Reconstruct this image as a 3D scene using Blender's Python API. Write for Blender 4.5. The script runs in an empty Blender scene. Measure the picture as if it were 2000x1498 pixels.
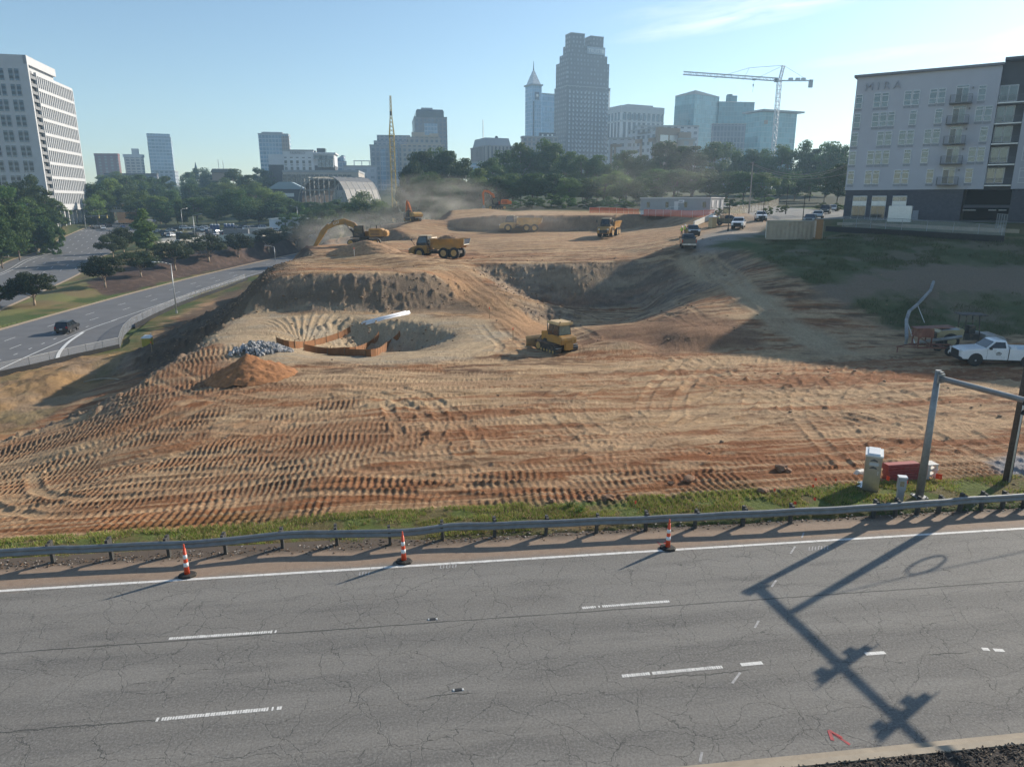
import bpy, bmesh, math, random
import numpy as np
from math import sin, cos, tan, atan2, pi, sqrt, radians
from mathutils import Vector, Matrix, Euler
from mathutils.geometry import delaunay_2d_cdt
random.seed(7); rng = np.random.default_rng(7)
SC = bpy.context.scene; COL = SC.collection
# ---------------------------------------------------------------- camera model: a drone 12 m above the road
F, CX, CY, H = 1380.0, 1000.0, 749.0, 12.0
PT_ = radians(14.4); CP, SP = cos(PT_), sin(PT_)
def ray(px, py):
    u = (px-CX)/F; v = (py-CY)/F
    return u, CP-v*SP, -(v*CP+SP)
def PT(px, py, t):
    a = ray(px, py); return Vector((a[0]*t, a[1]*t, H+a[2]*t))
def PZ(px, py, z):
    a = ray(px, py); return PT(px, py, (z-H)/a[2])
def proj(p):
    d = p[1]*CP-(p[2]-H)*SP; up = p[1]*SP+(p[2]-H)*CP
    return CX+F*p[0]/d, CY-F*up/d
cam = bpy.data.cameras.new('camera'); co = bpy.data.objects.new('camera', cam); COL.objects.link(co)
co.location = (0, 0, H); co.rotation_euler = (pi/2-PT_, 0, 0)
cam.sensor_fit = 'HORIZONTAL'; cam.angle_x = 2*math.atan(1000/F); cam.clip_end = 8000; cam.clip_start = .5
SC.camera = co
# ---------------------------------------------------------------- mesh builder
class MB:
    def __init__(s): s.v = []; s.f = []; s.m = []; s.T = Matrix()
    def add(s, vs, fs, mi=0):
        b = len(s.v); s.v += [tuple(s.T @ Vector(p)) for p in vs]
        s.f += [tuple(b+i for i in f) for f in fs]; s.m += [mi]*len(fs); return s
    def box(s, c, d, rz=0, mi=0, rx=0, ry=0, top=1.0, topx=None):
        R = Euler((rx, ry, rz)).to_matrix(); tx = top if topx is None else topx; vs = []
        for z in (-1, 1):
            for x, y in ((-1, -1), (1, -1), (1, 1), (-1, 1)):
                k = (tx, top) if z > 0 else (1, 1)
                vs.append(Vector(c)+R @ Vector((x*d[0]/2*k[0], y*d[1]/2*k[1], z*d[2]/2)))
        return s.add(vs, [(3, 2, 1, 0), (4, 5, 6, 7), (0, 1, 5, 4), (1, 2, 6, 5), (2, 3, 7, 6), (3, 0, 4, 7)], mi)
    def tube(s, p0, p1, r0, r1=None, n=8, mi=0, cap=True):
        r1 = r0 if r1 is None else r1; p0 = Vector(p0); p1 = Vector(p1); d = (p1-p0).normalized()
        a = d.cross(Vector((0, 0, 1)) if abs(d.z) < .95 else Vector((1, 0, 0))).normalized(); b = d.cross(a)
        vs = [p+(a*cos(2*pi*i/n)+b*sin(2*pi*i/n))*r for p, r in ((p0, r0), (p1, r1)) for i in range(n)]
        fs = [(i, (i+1) % n, n+(i+1) % n, n+i) for i in range(n)]
        if cap: fs += [tuple(range(n-1, -1, -1)), tuple(range(n, 2*n))]
        return s.add(vs, fs, mi)
    def path(s, pts, r, n=6, mi=0):
        for a, b in zip(pts, pts[1:]): s.tube(a, b, r if not callable(r) else r(a), r if not callable(r) else r(b), n, mi)
        return s
    def prism(s, poly, y0, y1, mi=0, axis='y'):   # polygon given in (x,z), extruded along y (or z / x)
        n = len(poly)
        g = {'y': lambda a, b, t: (a, t, b), 'z': lambda a, b, t: (a, b, t), 'x': lambda a, b, t: (t, a, b)}[axis]
        vs = [g(a, b, y0) for a, b in poly]+[g(a, b, y1) for a, b in poly]
        fs = [(i, (i+1) % n, n+(i+1) % n, n+i) for i in range(n)]+[tuple(range(n-1, -1, -1)), tuple(range(n, 2*n))]
        return s.add(vs, fs, mi)
    def loft(s, rings, mi=0, cap=True):
        n = len(rings[0]); vs = [p for r in rings for p in r]; fs = []
        for k in range(len(rings)-1):
            fs += [(k*n+i, k*n+(i+1) % n, (k+1)*n+(i+1) % n, (k+1)*n+i) for i in range(n)]
        if cap: fs += [tuple(range(n-1, -1, -1)), tuple(range((len(rings)-1)*n, len(rings)*n))]
        return s.add(vs, fs, mi)
    def quad(s, a, b, c, d, mi=0): return s.add([a, b, c, d], [(0, 1, 2, 3)], mi)
    def build(s, name, mats, parent=None, smooth=False, bevel=0, label=None, kind=None):
        me = bpy.data.meshes.new(name); me.from_pydata(s.v, [], s.f); me.update()
        for m in (mats if isinstance(mats, (list, tuple)) else [mats]): me.materials.append(m)
        if len(me.materials) > 1: me.polygons.foreach_set('material_index', s.m)
        bm = bmesh.new(); bm.from_mesh(me); bmesh.ops.recalc_face_normals(bm, faces=bm.faces)
        if bevel: bmesh.ops.bevel(bm, geom=[e for e in bm.edges if len(e.link_faces) == 2 and e.calc_face_angle(0) > .5], offset=bevel, segments=2, affect='EDGES', clamp_overlap=True)
        bm.to_mesh(me); bm.free()
        if smooth: me.shade_smooth()
        return link(name, me, parent, label, kind)
def link(name, me, parent=None, label=None, kind=None):
    o = bpy.data.objects.new(name, me); COL.objects.link(o)
    if parent: o.parent = parent
    if label: o['label'] = label
    if kind: o['kind'] = kind
    return o
def thing(name, label, cat, loc=(0, 0, 0), rz=0, group=None, rx=0, ry=0):
    o = bpy.data.objects.new(name, None); COL.objects.link(o); o.empty_display_size = .2
    o.location = loc; o.rotation_euler = (rx, ry, rz); return tag(o, label, cat, group)
def tag(o, label, cat, group=None):
    o['label'] = label; o['category'] = cat
    if group: o['group'] = group
    return o
def dup(root, loc, rz=0, label=None, group=None, scale=None, swap=None, rx=0, ry=0):
    r = root.copy(); COL.objects.link(r); r.location = loc; r.rotation_euler = (rx, ry, rz)
    if label: r['label'] = label
    if group: r['group'] = group
    if scale is not None: r.scale = (scale,)*3 if not hasattr(scale, '__len__') else scale
    def kids(a, b):
        for ch in a.children:
            c = ch.copy(); COL.objects.link(c); c.parent = b
            if swap and c.data and len(c.data.materials) and c.data.materials[0].name in swap:
                c.data = c.data.copy(); c.data.materials[0] = swap[c.data.materials[0].name]
            kids(ch, c)
    kids(root, r); return r
# ---------------------------------------------------------------- materials
def nt(m):
    m.use_nodes = True; t = m.node_tree; return t, t.nodes, t.links, t.nodes['Principled BSDF']
MC = {}
def M(name, col=(.5, .5, .5), rough=.6, metal=0., var=.12, scale=3., bump=0., spec=.5, dirt=None, dirtamt=.5, coat=0):
    if name in MC: return MC[name]
    m = bpy.data.materials.new(name); MC[name] = m; t, N, L, P = nt(m)
    tc = N.new('ShaderNodeTexCoord'); nz = N.new('ShaderNodeTexNoise'); nz.inputs['Scale'].default_value = scale
    nz.inputs['Detail'].default_value = 5; nz.inputs['Roughness'].default_value = .65; L.new(tc.outputs['Object'], nz.inputs['Vector'])
    mx = N.new('ShaderNodeMix'); mx.data_type = 'RGBA'
    mr = N.new('ShaderNodeMapRange'); mr.inputs['From Min'].default_value = .3; mr.inputs['From Max'].default_value = .7
    L.new(nz.outputs['Fac'], mr.inputs['Value']); L.new(mr.outputs[0], mx.inputs['Factor'])
    mx.inputs['A'].default_value = (*[c*(1-var) for c in col], 1); mx.inputs['B'].default_value = (*[min(1, c*(1+var)) for c in col], 1)
    out = mx.outputs['Result']
    if dirt:
        n2 = N.new('ShaderNodeTexNoise'); n2.inputs['Scale'].default_value = scale*.6; n2.inputs['Detail'].default_value = 8; n2.inputs['Roughness'].default_value = .7
        L.new(tc.outputs['Object'], n2.inputs['Vector']); r2 = N.new('ShaderNodeMapRange'); r2.inputs['From Min'].default_value = .62-.3*dirtamt; r2.inputs['From Max'].default_value = .72
        r2.inputs['To Max'].default_value = .35+.5*dirtamt; L.new(n2.outputs['Fac'], r2.inputs['Value'])
        m2 = N.new('ShaderNodeMix'); m2.data_type = 'RGBA'; L.new(r2.outputs[0], m2.inputs['Factor']); L.new(out, m2.inputs['A']); m2.inputs['B'].default_value = (*dirt, 1); out = m2.outputs['Result']
    L.new(out, P.inputs['Base Color']); P.inputs['Roughness'].default_value = rough; P.inputs['Metallic'].default_value = metal
    P.inputs['Specular IOR Level'].default_value = spec
    if coat: P.inputs['Coat Weight'].default_value = coat; P.inputs['Coat Roughness'].default_value = .08
    if bump:
        b = N.new('ShaderNodeBump'); b.inputs['Strength'].default_value = bump; b.inputs['Distance'].default_value = .05; L.new(nz.outputs['Fac'], b.inputs['Height']); L.new(b.outputs[0], P.inputs['Normal'])
    return m
DUST = (.36, .25, .15)
# ---------------------------------------------------------------- light
SUN_AZ, SUN_EL = radians(53.2), radians(25.2)    # azimuth measured from the view direction (+Y) to the right (+X)
w = bpy.data.worlds.new('World'); SC.world = w; w.use_nodes = True
WT = w.node_tree; WN, WL = WT.nodes, WT.links; bg = WN['Background']
sky = WN.new('ShaderNodeTexSky'); sky.sky_type = 'NISHITA'; sky.sun_disc = False; sky.sun_elevation = SUN_EL; sky.sun_rotation = SUN_AZ
sky.altitude = 100; sky.air_density = 1.; sky.dust_density = .35; sky.ozone_density = 2.3
bg.inputs['Strength'].default_value = .10
# thin cirrus streaks low on the right of the sky, procedural by direction
tc = WN.new('ShaderNodeTexCoord')
def vmath(op, a, b=None):
    n = WN.new('ShaderNodeVectorMath'); n.operation = op
    WL.new(a, n.inputs[0])
    if b is not None: n.inputs[1].default_value = b
    return n
def wmath(op, a, b=None, c=None):
    n = WN.new('ShaderNodeMath'); n.operation = op
    for i, x in enumerate((a, b, c)):
        if x is None: continue
        if hasattr(x, 'is_linked') or hasattr(x, 'links'): WL.new(x, n.inputs[i])
        else: n.inputs[i].default_value = x
    return n.outputs[0]
sep = WN.new('ShaderNodeSeparateXYZ'); WL.new(tc.outputs['Generated'], sep.inputs[0])
az = wmath('ARCTAN2', sep.outputs[0], sep.outputs[1]); el = wmath('ARCSINE', sep.outputs[2])
def streak(a0, e0, slope, ha, he, seed, amt):
    da = wmath('SUBTRACT', az, a0); ea = wmath('SUBTRACT', wmath('SUBTRACT', el, e0), wmath('MULTIPLY', da, slope))
    cb = WN.new('ShaderNodeCombineXYZ'); WL.new(wmath('MULTIPLY', da, 9.), cb.inputs[0]); WL.new(wmath('MULTIPLY', ea, 60.), cb.inputs[1]); cb.inputs[2].default_value = seed
    nz = WN.new('ShaderNodeTexNoise'); nz.inputs['Scale'].default_value = 1.4; nz.inputs['Detail'].default_value = 6; nz.inputs['Roughness'].default_value = .6; nz.inputs['Distortion'].default_value = .5; WL.new(cb.outputs[0], nz.inputs['Vector'])
    r = wmath('ADD', wmath('POWER', wmath('ABSOLUTE', wmath('DIVIDE', da, ha)), 2.), wmath('POWER', wmath('ABSOLUTE', wmath('DIVIDE', ea, he)), 2.))
    env = wmath('MAXIMUM', wmath('SUBTRACT', 1., r), 0.)
    mr = WN.new('ShaderNodeMapRange'); mr.inputs['From Min'].default_value = .3; mr.inputs['From Max'].default_value = .75; WL.new(nz.outputs['Fac'], mr.inputs['Value'])
    return wmath('MULTIPLY', wmath('MULTIPLY', env, mr.outputs[0]), amt)
cl = wmath('ADD', streak(.315, .222, .12, .20, .016, 1., .6), streak(.66, .178, .10, .13, .016, 4., .7))
cl = wmath('ADD', cl, streak(.45, .165, .05, .1, .009, 7., .35)); cl = wmath('ADD', cl, streak(.30, .238, .1, .2, .016, 9., .3))
cl = wmath('MINIMUM', cl, 1.)
cm = WN.new('ShaderNodeMix'); cm.data_type = 'RGBA'; WL.new(cl, cm.inputs['Factor']); tint = WN.new('ShaderNodeMix'); tint.data_type = 'RGBA'; tint.blend_type = 'MULTIPLY'; tint.inputs['Factor'].default_value = 1.; WL.new(sky.outputs[0], tint.inputs['A']); tint.inputs['B'].default_value = (.96, .985, .945, 1); WL.new(tint.outputs['Result'], cm.inputs['A']); cm.inputs['B'].default_value = (9.5, 9.3, 8.9, 1)
WL.new(cm.outputs['Result'], bg.inputs['Color'])
sl = bpy.data.lights.new('sun', 'SUN'); sl.energy = 4.2; sl.angle = radians(.53); sl.color = (1., .9, .76)
so = bpy.data.objects.new('sun', sl); COL.objects.link(so)
SD = Vector((sin(SUN_AZ)*cos(SUN_EL), cos(SUN_AZ)*cos(SUN_EL), sin(SUN_EL)))
so.rotation_euler = SD.to_track_quat('Z', 'Y').to_euler(); so.location = SD*300
SC.view_settings.view_transform = 'Standard'; SC.view_settings.look = 'None'; SC.view_settings.gamma = 1; SC.view_settings.exposure = .72
SC.cycles.max_bounces = 6; SC.cycles.diffuse_bounces = 3; SC.cycles.glossy_bounces = 3; SC.cycles.transmission_bounces = 4; SC.cycles.transparent_max_bounces = 8; SC.cycles.volume_bounces = 1
SC.cycles.use_denoising = True; SC.cycles.volume_step_rate = 2.; SC.cycles.volume_max_steps = 128; SC.cycles.use_adaptive_sampling = True; SC.cycles.adaptive_threshold = .02
# ---------------------------------------------------------------- terrain: base heights from surveyed points
RA = radians(7.1); RE = Vector((cos(RA), sin(RA))); RN = Vector((-sin(RA), cos(RA)))
def road_pt(s, n, z=0): return Vector((RE.x*s+RN.x*n, RE.y*s+RN.y*n, z))
pix = [ # photo x, photo y, height
(0,1030,-.6),(150,1022,-.5),(300,1015,-.3),(600,1000,0),(1000,985,.1),(1500,962,.15),(2000,935,.15),(2000,800,0),(1700,800,0),(1300,800,0),(1000,800,0),(700,800,0),(450,800,-.1),
(0,940,-2),(150,930,-1.5),(300,900,-.8),(0,862,-3.6),(70,832,-3.2),(150,822,-2.4),(200,782,-1.5),(260,752,-.9),(310,716,-.6),(340,702,-.3),(300,800,-.5),
(1900,715,0),(1750,692,0),(1600,690,0),(1300,690,0),(1100,700,-.1),(1000,720,0),(2000,740,0),(850,730,0),
# ditch and left bank
(0,850,-6.6),(0,780,-6.3),(0,738,-6.9),(60,815,-6.9),(110,780,-6.9),(190,746,-7.1),(240,716,-7.2),(280,700,-7.2),(90,745,-5.9),(160,715,-5.6),(215,696,-5.5),(150,735,-6.2),
# foot of the mound's left slope
(300,658,-7.2),(350,622,-7.3),(440,572,-7.3),(490,548,-6.8),
(400,655,.1),(450,622,.6),(480,612,.8),(560,606,.9),(650,608,.9),(740,610,.7),(800,606,.8),(860,602,.8),(960,614,.4),(1010,640,.1),
# mound crest and plateau
(510,542,4.0),(560,536,4.4),(620,530,4.65),(680,527,4.85),(740,530,4.6),(810,531,4.4),(550,512,3.7),(600,506,3.5),(520,522,3.0),(900,500,3.5),(840,508,3.4),(1000,493,3.8),(1200,488,4.2),
(610,497,4.0),(660,488,5.0),(700,482,5.6),(740,484,5.4),(775,496,4.2),(590,480,4.4),(640,465,4.6),
# ramp
(850,527,3.7),(880,542,3.1),(940,582,1.7),(1000,622,.4),(1050,655,-.2),(930,560,2.3),
(905,512,4.1),(950,540,3.1),(980,568,2.2),(1005,598,1.0),
# bowl
(960,510,3.9),(1050,513,4.0),(1100,514,4.0),(1200,508,4.2),(1280,506,4.4),(1340,516,4.5),(1390,540,4.0),(1420,570,3.1),
(1040,590,-.6),(1090,600,-1.3),(1180,606,-1.6),(1260,606,-1.6),(1330,600,-1.2),(1380,602,-.3),(1420,620,.4),(1100,640,-1.3),(1200,630,-1.4),(1350,622,-1.0),
(1140,668,-.7),(1150,650,.2),(1200,642,.7),(1300,632,1.1),(1400,634,1.2),(1460,646,.9),(1140,676,-.1),(1175,657,.75),(1250,652,1.15),(1320,650,1.25),(1400,650,1.25),(1462,656,.95),(1250,679,-.05),(1350,681,0),(1450,680,.05),(1200,676,-.2),(1300,680,-.1),(1400,680,0),(1485,668,.2),
# haul road on the right, gravel pad
(1330,500,5.0),(1400,525,4.5),(1450,572,3.0),(1520,622,1.4),(1600,672,.2),(1345,482,6.0),(1400,462,6.9),(1443,446,7.6),(1487,431,8.4),(1540,415,9.6),(1440,510,5.4),(1460,480,6.4),(1500,580,3.0),(1560,630,1.5),(1650,672,.3),
# grass slope below the white apartment house
(1500,500,5.9),(1550,469,6.2),(1640,470,6.6),(1700,450,8.2),(1850,458,7.9),(2000,468,7.6),(1600,560,3.6),(1700,520,5.0),(1800,545,4.2),(1900,540,4.3),(2000,545,4.0),(1700,600,2.0),(1750,645,.5),(1850,660,.2),(1850,600,2.0),(2000,600,2.0),(2000,655,.3),
# upper site
(1190,462,5.4),(1000,470,5.0),(960,453,5.5),(1030,453,5.5),(1100,453,5.5),(1200,452,5.55),(1290,451,5.65),(1330,458,6.2),(975,421,9.05),(1030,421,9.05),(1100,421,9.05),(1200,421,9.05),(1310,421,9.1),(1250,419,9.2),(1400,419,9.1),(1000,414,9.6),(940,407,10.4),(1000,406,10.4),(1060,409,10.0),(880,408,10.3),(1335,440,7.3),
(900,450,5.8),(870,430,7.9),(910,424,8.7),(830,428,8.1),(800,432,7.6),(770,445,6.6),(740,438,6.8),(700,450,5.2),(880,412,9.8),(820,470,4.6),(900,470,4.8),(760,470,4.8),
# basin
(380,690,.2),(450,705,.1),(520,715,.2),(450,670,.35),(470,645,.5),(420,665,.3),(530,640,.6),(545,672,.35),(600,614,.75),(650,617,.75),(700,622,.7),(760,626,.45),(800,631,.3),(860,644,.0),(905,660,-.15),(870,684,.1),(810,700,.2),(920,640,.2),(860,625,.4),(750,704,.25),(680,706,.25),(600,702,.25),(555,690,.3),
(560,664,.1),(580,674,-.5),(615,674,-.7),(650,680,-1.35),(700,685,-2.2),(760,685,-2.25),(800,685,-2.2),(840,680,-1.7),(640,690,-1.2),(720,695,-2.1),(780,694,-2.0),
]
P3 = [PZ(*p) for p in pix]
for q in ((550,512,3.7),(520,522,3.2),(510,542,4.0),(480,612,.8),(450,622,.6),(400,655,.1),(340,702,-.3),(310,716,-.6),(260,752,-.9),(200,782,-1.5),(150,822,-2.4)):
    p = PZ(*q); hh = min(4.6, p.z+6.6); P3.append(Vector((p.x-hh*1.05, p.y+hh*.35, p.z-hh)))
wor = [(-20,-5,0),(20,-5,0),(-150,-5,0),(150,-5,0),(-40,16,-.1),(40,24,0),(-150,5,0),(150,30,0),(0,22,0),(-25,19,0),(25,24,0),(60,28,0),(60,50,0),(100,60,0),(150,80,.5),
(-60,20,-3),(-90,15,-4),(-60,40,-5.5),(-110,40,-6.5),(-150,60,-7),(-52,60,-6.6),(-58,80,-7.4),
# left roads and median
(-64,80,-7.5),(-80,90,-7.5),(-66,120,-7.5),(-84,130,-7.5),(-69,160,-7.5),(-87,165,-7.5),(-68,205,-7.3),(-87,205,-7.3),(-60,260,-6),(-78,250,-6),(-95,120,-7),(-100,150,-6.4),(-96,180,-5.4),(-100,200,-4.0),(-93,215,-3.5),(-85,232,-2.6),
(-128,120,-7),(-112,150,-7),(-115,178,-7),(-141,196,-7),(-128,222,-5),(-163,253,-4.5),(-138,245,-4.5),(-183,299,-1),(-157,299,-1),(-112,222,-2.5),(-105,245,-1.2),(-80,250,-.6),(-50,240,-.5),(-150,310,0),(-100,310,1.4),(-50,310,1.6),(-30,260,1.5),(-200,360,2.5),(-160,380,2),(-60,380,6),
(-170,200,-5),(-200,260,-1),(-220,200,0),(-220,300,3),(-160,150,-6),(-230,120,-3),(-170,120,-6.5),(-180,70,-7),
(-46,125,-6.5),(-50,150,-6.8),(-50,175,-6.5),(-45,200,-5),(-25,215,1),(-35,170,-1),(-30,150,1.5),(-38,130,0),(-20,185,5.5),(-28,195,2),
# back of the site, street, beyond
(0,200,9.5),(30,200,9.6),(60,190,10),(75,190,10.4),(0,260,10.5),(50,260,12),(100,260,12.5),(0,380,15),(100,380,18),(-20,330,8),(200,380,18),
(56,119,9.3),(70,108,9.1),(86,96,9.0),(70,140,9.6),(100,130,9.5),(140,110,9),(150,200,11),(200,200,11),(66,165,9.9),(50,150,9.2),(92,80,6),(120,70,3)]
P3 += [Vector(p) for p in wor]
X0, X1, Y0, Y1, DR = -240., 210., -6., 390., .6
NX, NY = int((X1-X0)/DR)+1, int((Y1-Y0)/DR)+1
for cxy in ((X0-1, Y0-1, 0), (X1+1, Y0-1, 0), (X0-1, Y1+1, 3), (X1+1, Y1+1, 18)): P3.append(Vector(cxy))
cv, _, cf, orig, _, _ = delaunay_2d_cdt([Vector((p.x, p.y)) for p in P3], [], [], 0, 1e-4, True)
cz = [P3[o[0]].z for o in orig]
BASE = np.zeros((NY, NX))
for tri in cf:
    (xa, ya), (xb, yb), (xc, yc) = (cv[i] for i in tri); za, zb, zc = (cz[i] for i in tri)
    i0 = max(0, int((min(xa, xb, xc)-X0)/DR)); i1 = min(NX-1, int((max(xa, xb, xc)-X0)/DR)+1)
    j0 = max(0, int((min(ya, yb, yc)-Y0)/DR)); j1 = min(NY-1, int((max(ya, yb, yc)-Y0)/DR)+1)
    if i1 < i0 or j1 < j0: continue
    gx, gy = np.meshgrid(X0+DR*np.arange(i0, i1+1), Y0+DR*np.arange(j0, j1+1))
    den = (yb-yc)*(xa-xc)+(xc-xb)*(ya-yc)
    if abs(den) < 1e-9: continue
    l1 = ((yb-yc)*(gx-xc)+(xc-xb)*(gy-yc))/den; l2 = ((yc-ya)*(gx-xc)+(xa-xc)*(gy-yc))/den; l3 = 1-l1-l2
    k = (l1 > -1e-6) & (l2 > -1e-6) & (l3 > -1e-6)
    BASE[j0:j1+1, i0:i1+1][k] = (l1*za+l2*zb+l3*zc)[k]
def blur(A, sg):
    r = int(3*sg+1); kr = np.exp(-.5*(np.arange(-r, r+1)/sg)**2); kr /= kr.sum()
    for ax in (0, 1):
        Pd = np.pad(A, [(r, r) if a == ax else (0, 0) for a in (0, 1)], mode='edge')
        A = sum(kr[i]*(Pd[i:i+A.shape[0], :] if ax == 0 else Pd[:, i:i+A.shape[1]]) for i in range(2*r+1))
    return A
gyy = (Y0+DR*np.arange(NY))[:, None]
B1, B2 = blur(BASE, 1.3), blur(BASE, 5.0)
gxx = (X0+DR*np.arange(NX))[None, :]
wl = np.clip((-gxx-46)/14, 0, 1)*1.0           # smoother on the left roads, sharper in the site
wl = np.maximum(wl, np.clip((gxx-17)/4, 0, 1)*np.clip((gyy-52)/4, 0, 1)*np.clip((112-gyy)/6, 0, 1))
BASE = B1*(1-wl)+B2*wl
def bsamp(x, y, A=None):
    A = BASE if A is None else A
    fx = np.clip((np.asarray(x)-X0)/DR, 0, NX-1.001); fy = np.clip((np.asarray(y)-Y0)/DR, 0, NY-1.001)
    i = fx.astype(int); j = fy.astype(int); a = fx-i; b = fy-j
    return (A[j, i]*(1-a)+A[j, i+1]*a)*(1-b)+(A[j+1, i]*(1-a)+A[j+1, i+1]*a)*b
# ---------------------------------------------------------------- roads on the left (centre line, half width)
ROADS = {'ramp': [(-70, 40, -7.2), (-70.5, 82, -7.5), (-74, 110, -7.5), (-76.2, 140, -7.5), (-77.6, 165, -7.5), (-78, 200, -7.35), (-73, 240, -6.3), (-60, 290, -4)],
         'avenue': [(-92, 90, -7.1), (-128, 187, -7.0), (-142, 222, -5.4), (-151, 249, -4.4), (-170, 299, -1.1), (-186, 345, 1.5), (-200, 385, 3)]}
RHW = {'ramp': 8.4, 'avenue': 12.4}
def cr(pts, step=2.0):            # Catmull-Rom resample
    P = [Vector(p) for p in pts]; P = [2*P[0]-P[1]]+P+[2*P[-1]-P[-2]]; out = []
    for i in range(1, len(P)-2):
        n = max(2, int((P[i+1]-P[i]).length/step))
        for k in range(n):
            t = k/n; a, b, c, d = P[i-1:i+3]
            out.append(.5*((2*b)+(c-a)*t+(2*a-5*b+4*c-d)*t*t+(3*b-a-3*c+d)*t**3))
    return out+[P[-2]]
ROADC = {k: cr(v) for k, v in ROADS.items()}
def seg_field(x, y, pts, rad):
    """distance, arc length, side and height of the closest point of a polyline"""
    D = np.full(x.shape, 1e9); S = np.zeros(x.shape); Z = np.zeros(x.shape); W = np.zeros(x.shape); s0 = 0.
    for a, b in zip(pts, pts[1:]):
        L = sqrt((b.x-a.x)**2+(b.y-a.y)**2)
        if L < 1e-6: continue
        k = np.nonzero((x > min(a.x, b.x)-rad) & (x < max(a.x, b.x)+rad) & (y > min(a.y, b.y)-rad) & (y < max(a.y, b.y)+rad))
        if len(k[0]):
            dx, dy = (b.x-a.x)/L, (b.y-a.y)/L; qx, qy = x[k]-a.x, y[k]-a.y
            t = np.clip(qx*dx+qy*dy, 0, L); ex, ey = qx-t*dx, qy-t*dy; d = np.hypot(ex, ey)
            m = d < D[k]; kk = tuple(q[m] for q in k)
            D[kk] = d[m]; S[kk] = s0+t[m]; Z[kk] = a.z+(b.z-a.z)*t[m]/L; W[kk] = (dx*ey-dy*ex)[m]
        s0 += L
    return D, S, W, Z
gX, gY = np.meshgrid(X0+DR*np.arange(NX), Y0+DR*np.arange(NY))
for k, c in ROADC.items():
    D, S, W, Z = seg_field(gX, gY, c, RHW[k]+8)
    f = np.clip(1-(D-RHW[k]-.4)/6, 0, 1); f = f*f*(3-2*f); BASE = BASE*(1-f)+(Z-.0)*f
def gz(x, y): return float(bsamp(x, y))
def ground(px, py, z0=0., it=60):
    """where the ray through a photo pixel meets the ground"""
    a = ray(px, py); t = 20.; last = t
    while t < 420:
        p = (a[0]*t, a[1]*t, H+a[2]*t)
        if p[2] < gz(p[0], p[1]): 
            lo, hi = last, t
            for _ in range(20):
                m = (lo+hi)/2; lo, hi = (m, hi) if H+a[2]*m > gz(a[0]*m, a[1]*m) else (lo, m)
            return Vector((a[0]*hi, a[1]*hi, gz(a[0]*hi, a[1]*hi)))
        last = t; t += .5
    return PT(px, py, 420)
# ---------------------------------------------------------------- noise
def vnoise(x, y, seed=0):
    r = np.random.default_rng(seed).random((256, 256)); xi = np.floor(x).astype(int); yi = np.floor(y).astype(int)
    fx = x-xi; fy = y-yi; fx = fx*fx*(3-2*fx); fy = fy*fy*(3-2*fy)
    g = lambda i, j: r[j & 255, i & 255]
    return (g(xi, yi)*(1-fx)+g(xi+1, yi)*fx)*(1-fy)+(g(xi, yi+1)*(1-fx)+g(xi+1, yi+1)*fx)*fy
def fbm(x, y, o=4, seed=0, g=.5):
    s = 0; a = 1; n = 0
    for i in range(o): s = s+a*vnoise(x*2**i+17*i, y*2**i-9*i, seed+i); n += a; a *= g
    return s/n
def ss(a, b, x): t = np.clip((x-a)/(b-a), 0, 1); return t*t*(3-2*t)
# ---------------------------------------------------------------- the ground sheet (finer close to the road)
rows = []; y = 4.
while y < 262:
    rows.append(y); y += min(max(y*y/9200, .05), .30 if y < 120 else (.42 if y < 200 else .9))
while y < 6000: rows.append(y); y *= 1.06
rows = np.array(rows); NU = 1350
us = np.concatenate([np.linspace(-1.12, -.775, 50)[:-1], np.linspace(-.775, .775, NU-98), np.linspace(.775, 1.12, 50)[1:]])
GX = us[None, :]*(rows[:, None]*.90+9); GY = np.repeat(rows[:, None], NU, 1)
GZ = bsamp(GX, GY)
far = ss(300, 900, GY); GZ = GZ*(1-far)+far*(24+8*vnoise(GX/300, GY/300, 3))
nS = GX*RE.x+GY*RE.y; nN = GX*RN.x+GY*RN.y                     # along / across the foreground road
slope = np.hypot(np.gradient(BASE, DR, axis=1), np.gradient(BASE, DR, axis=0)); slope = blur(slope, 1.)
SLP = bsamp(GX, GY, slope)
def poly_mask(pts, soft=1.5, nz=1.5, seed=5):
    """soft inside mask of a world polygon"""
    x = GX+nz*(fbm(GX/2.5, GY/2.5, 3, seed)-.5)*2; y = GY+nz*(fbm(GX/2.5, GY/2.5, 3, seed+50)-.5)*2
    xs = [p[0] for p in pts]; ys = [p[1] for p in pts]; out = np.zeros(GX.shape)
    k = np.nonzero((GX > min(xs)-6) & (GX < max(xs)+6) & (GY > min(ys)-6) & (GY < max(ys)+6))
    if not len(k[0]): return out
    xx, yy = x[k], y[k]; ins = np.zeros(xx.shape, bool); dd = np.full(xx.shape, 1e9)
    for (ax, ay), (bx, by) in zip(pts, pts[1:]+pts[:1]):
        c = ((ay > yy) != (by > yy)) & (xx < (bx-ax)*(yy-ay)/((by-ay) if abs(by-ay) > 1e-9 else 1e-9)+ax); ins ^= c
        L2 = (bx-ax)**2+(by-ay)**2+1e-9; t = np.clip(((xx-ax)*(bx-ax)+(yy-ay)*(by-ay))/L2, 0, 1)
        dd = np.minimum(dd, np.hypot(xx-ax-t*(bx-ax), yy-ay-t*(by-ay)))
    out[k] = ss(-soft, soft, np.where(ins, dd, -dd)); return out
def gp(l, z=None): return [(lambda q: (q.x, q.y))(ground(a, b) if z is None else PZ(a, b, z)) for a, b in l]
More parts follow.
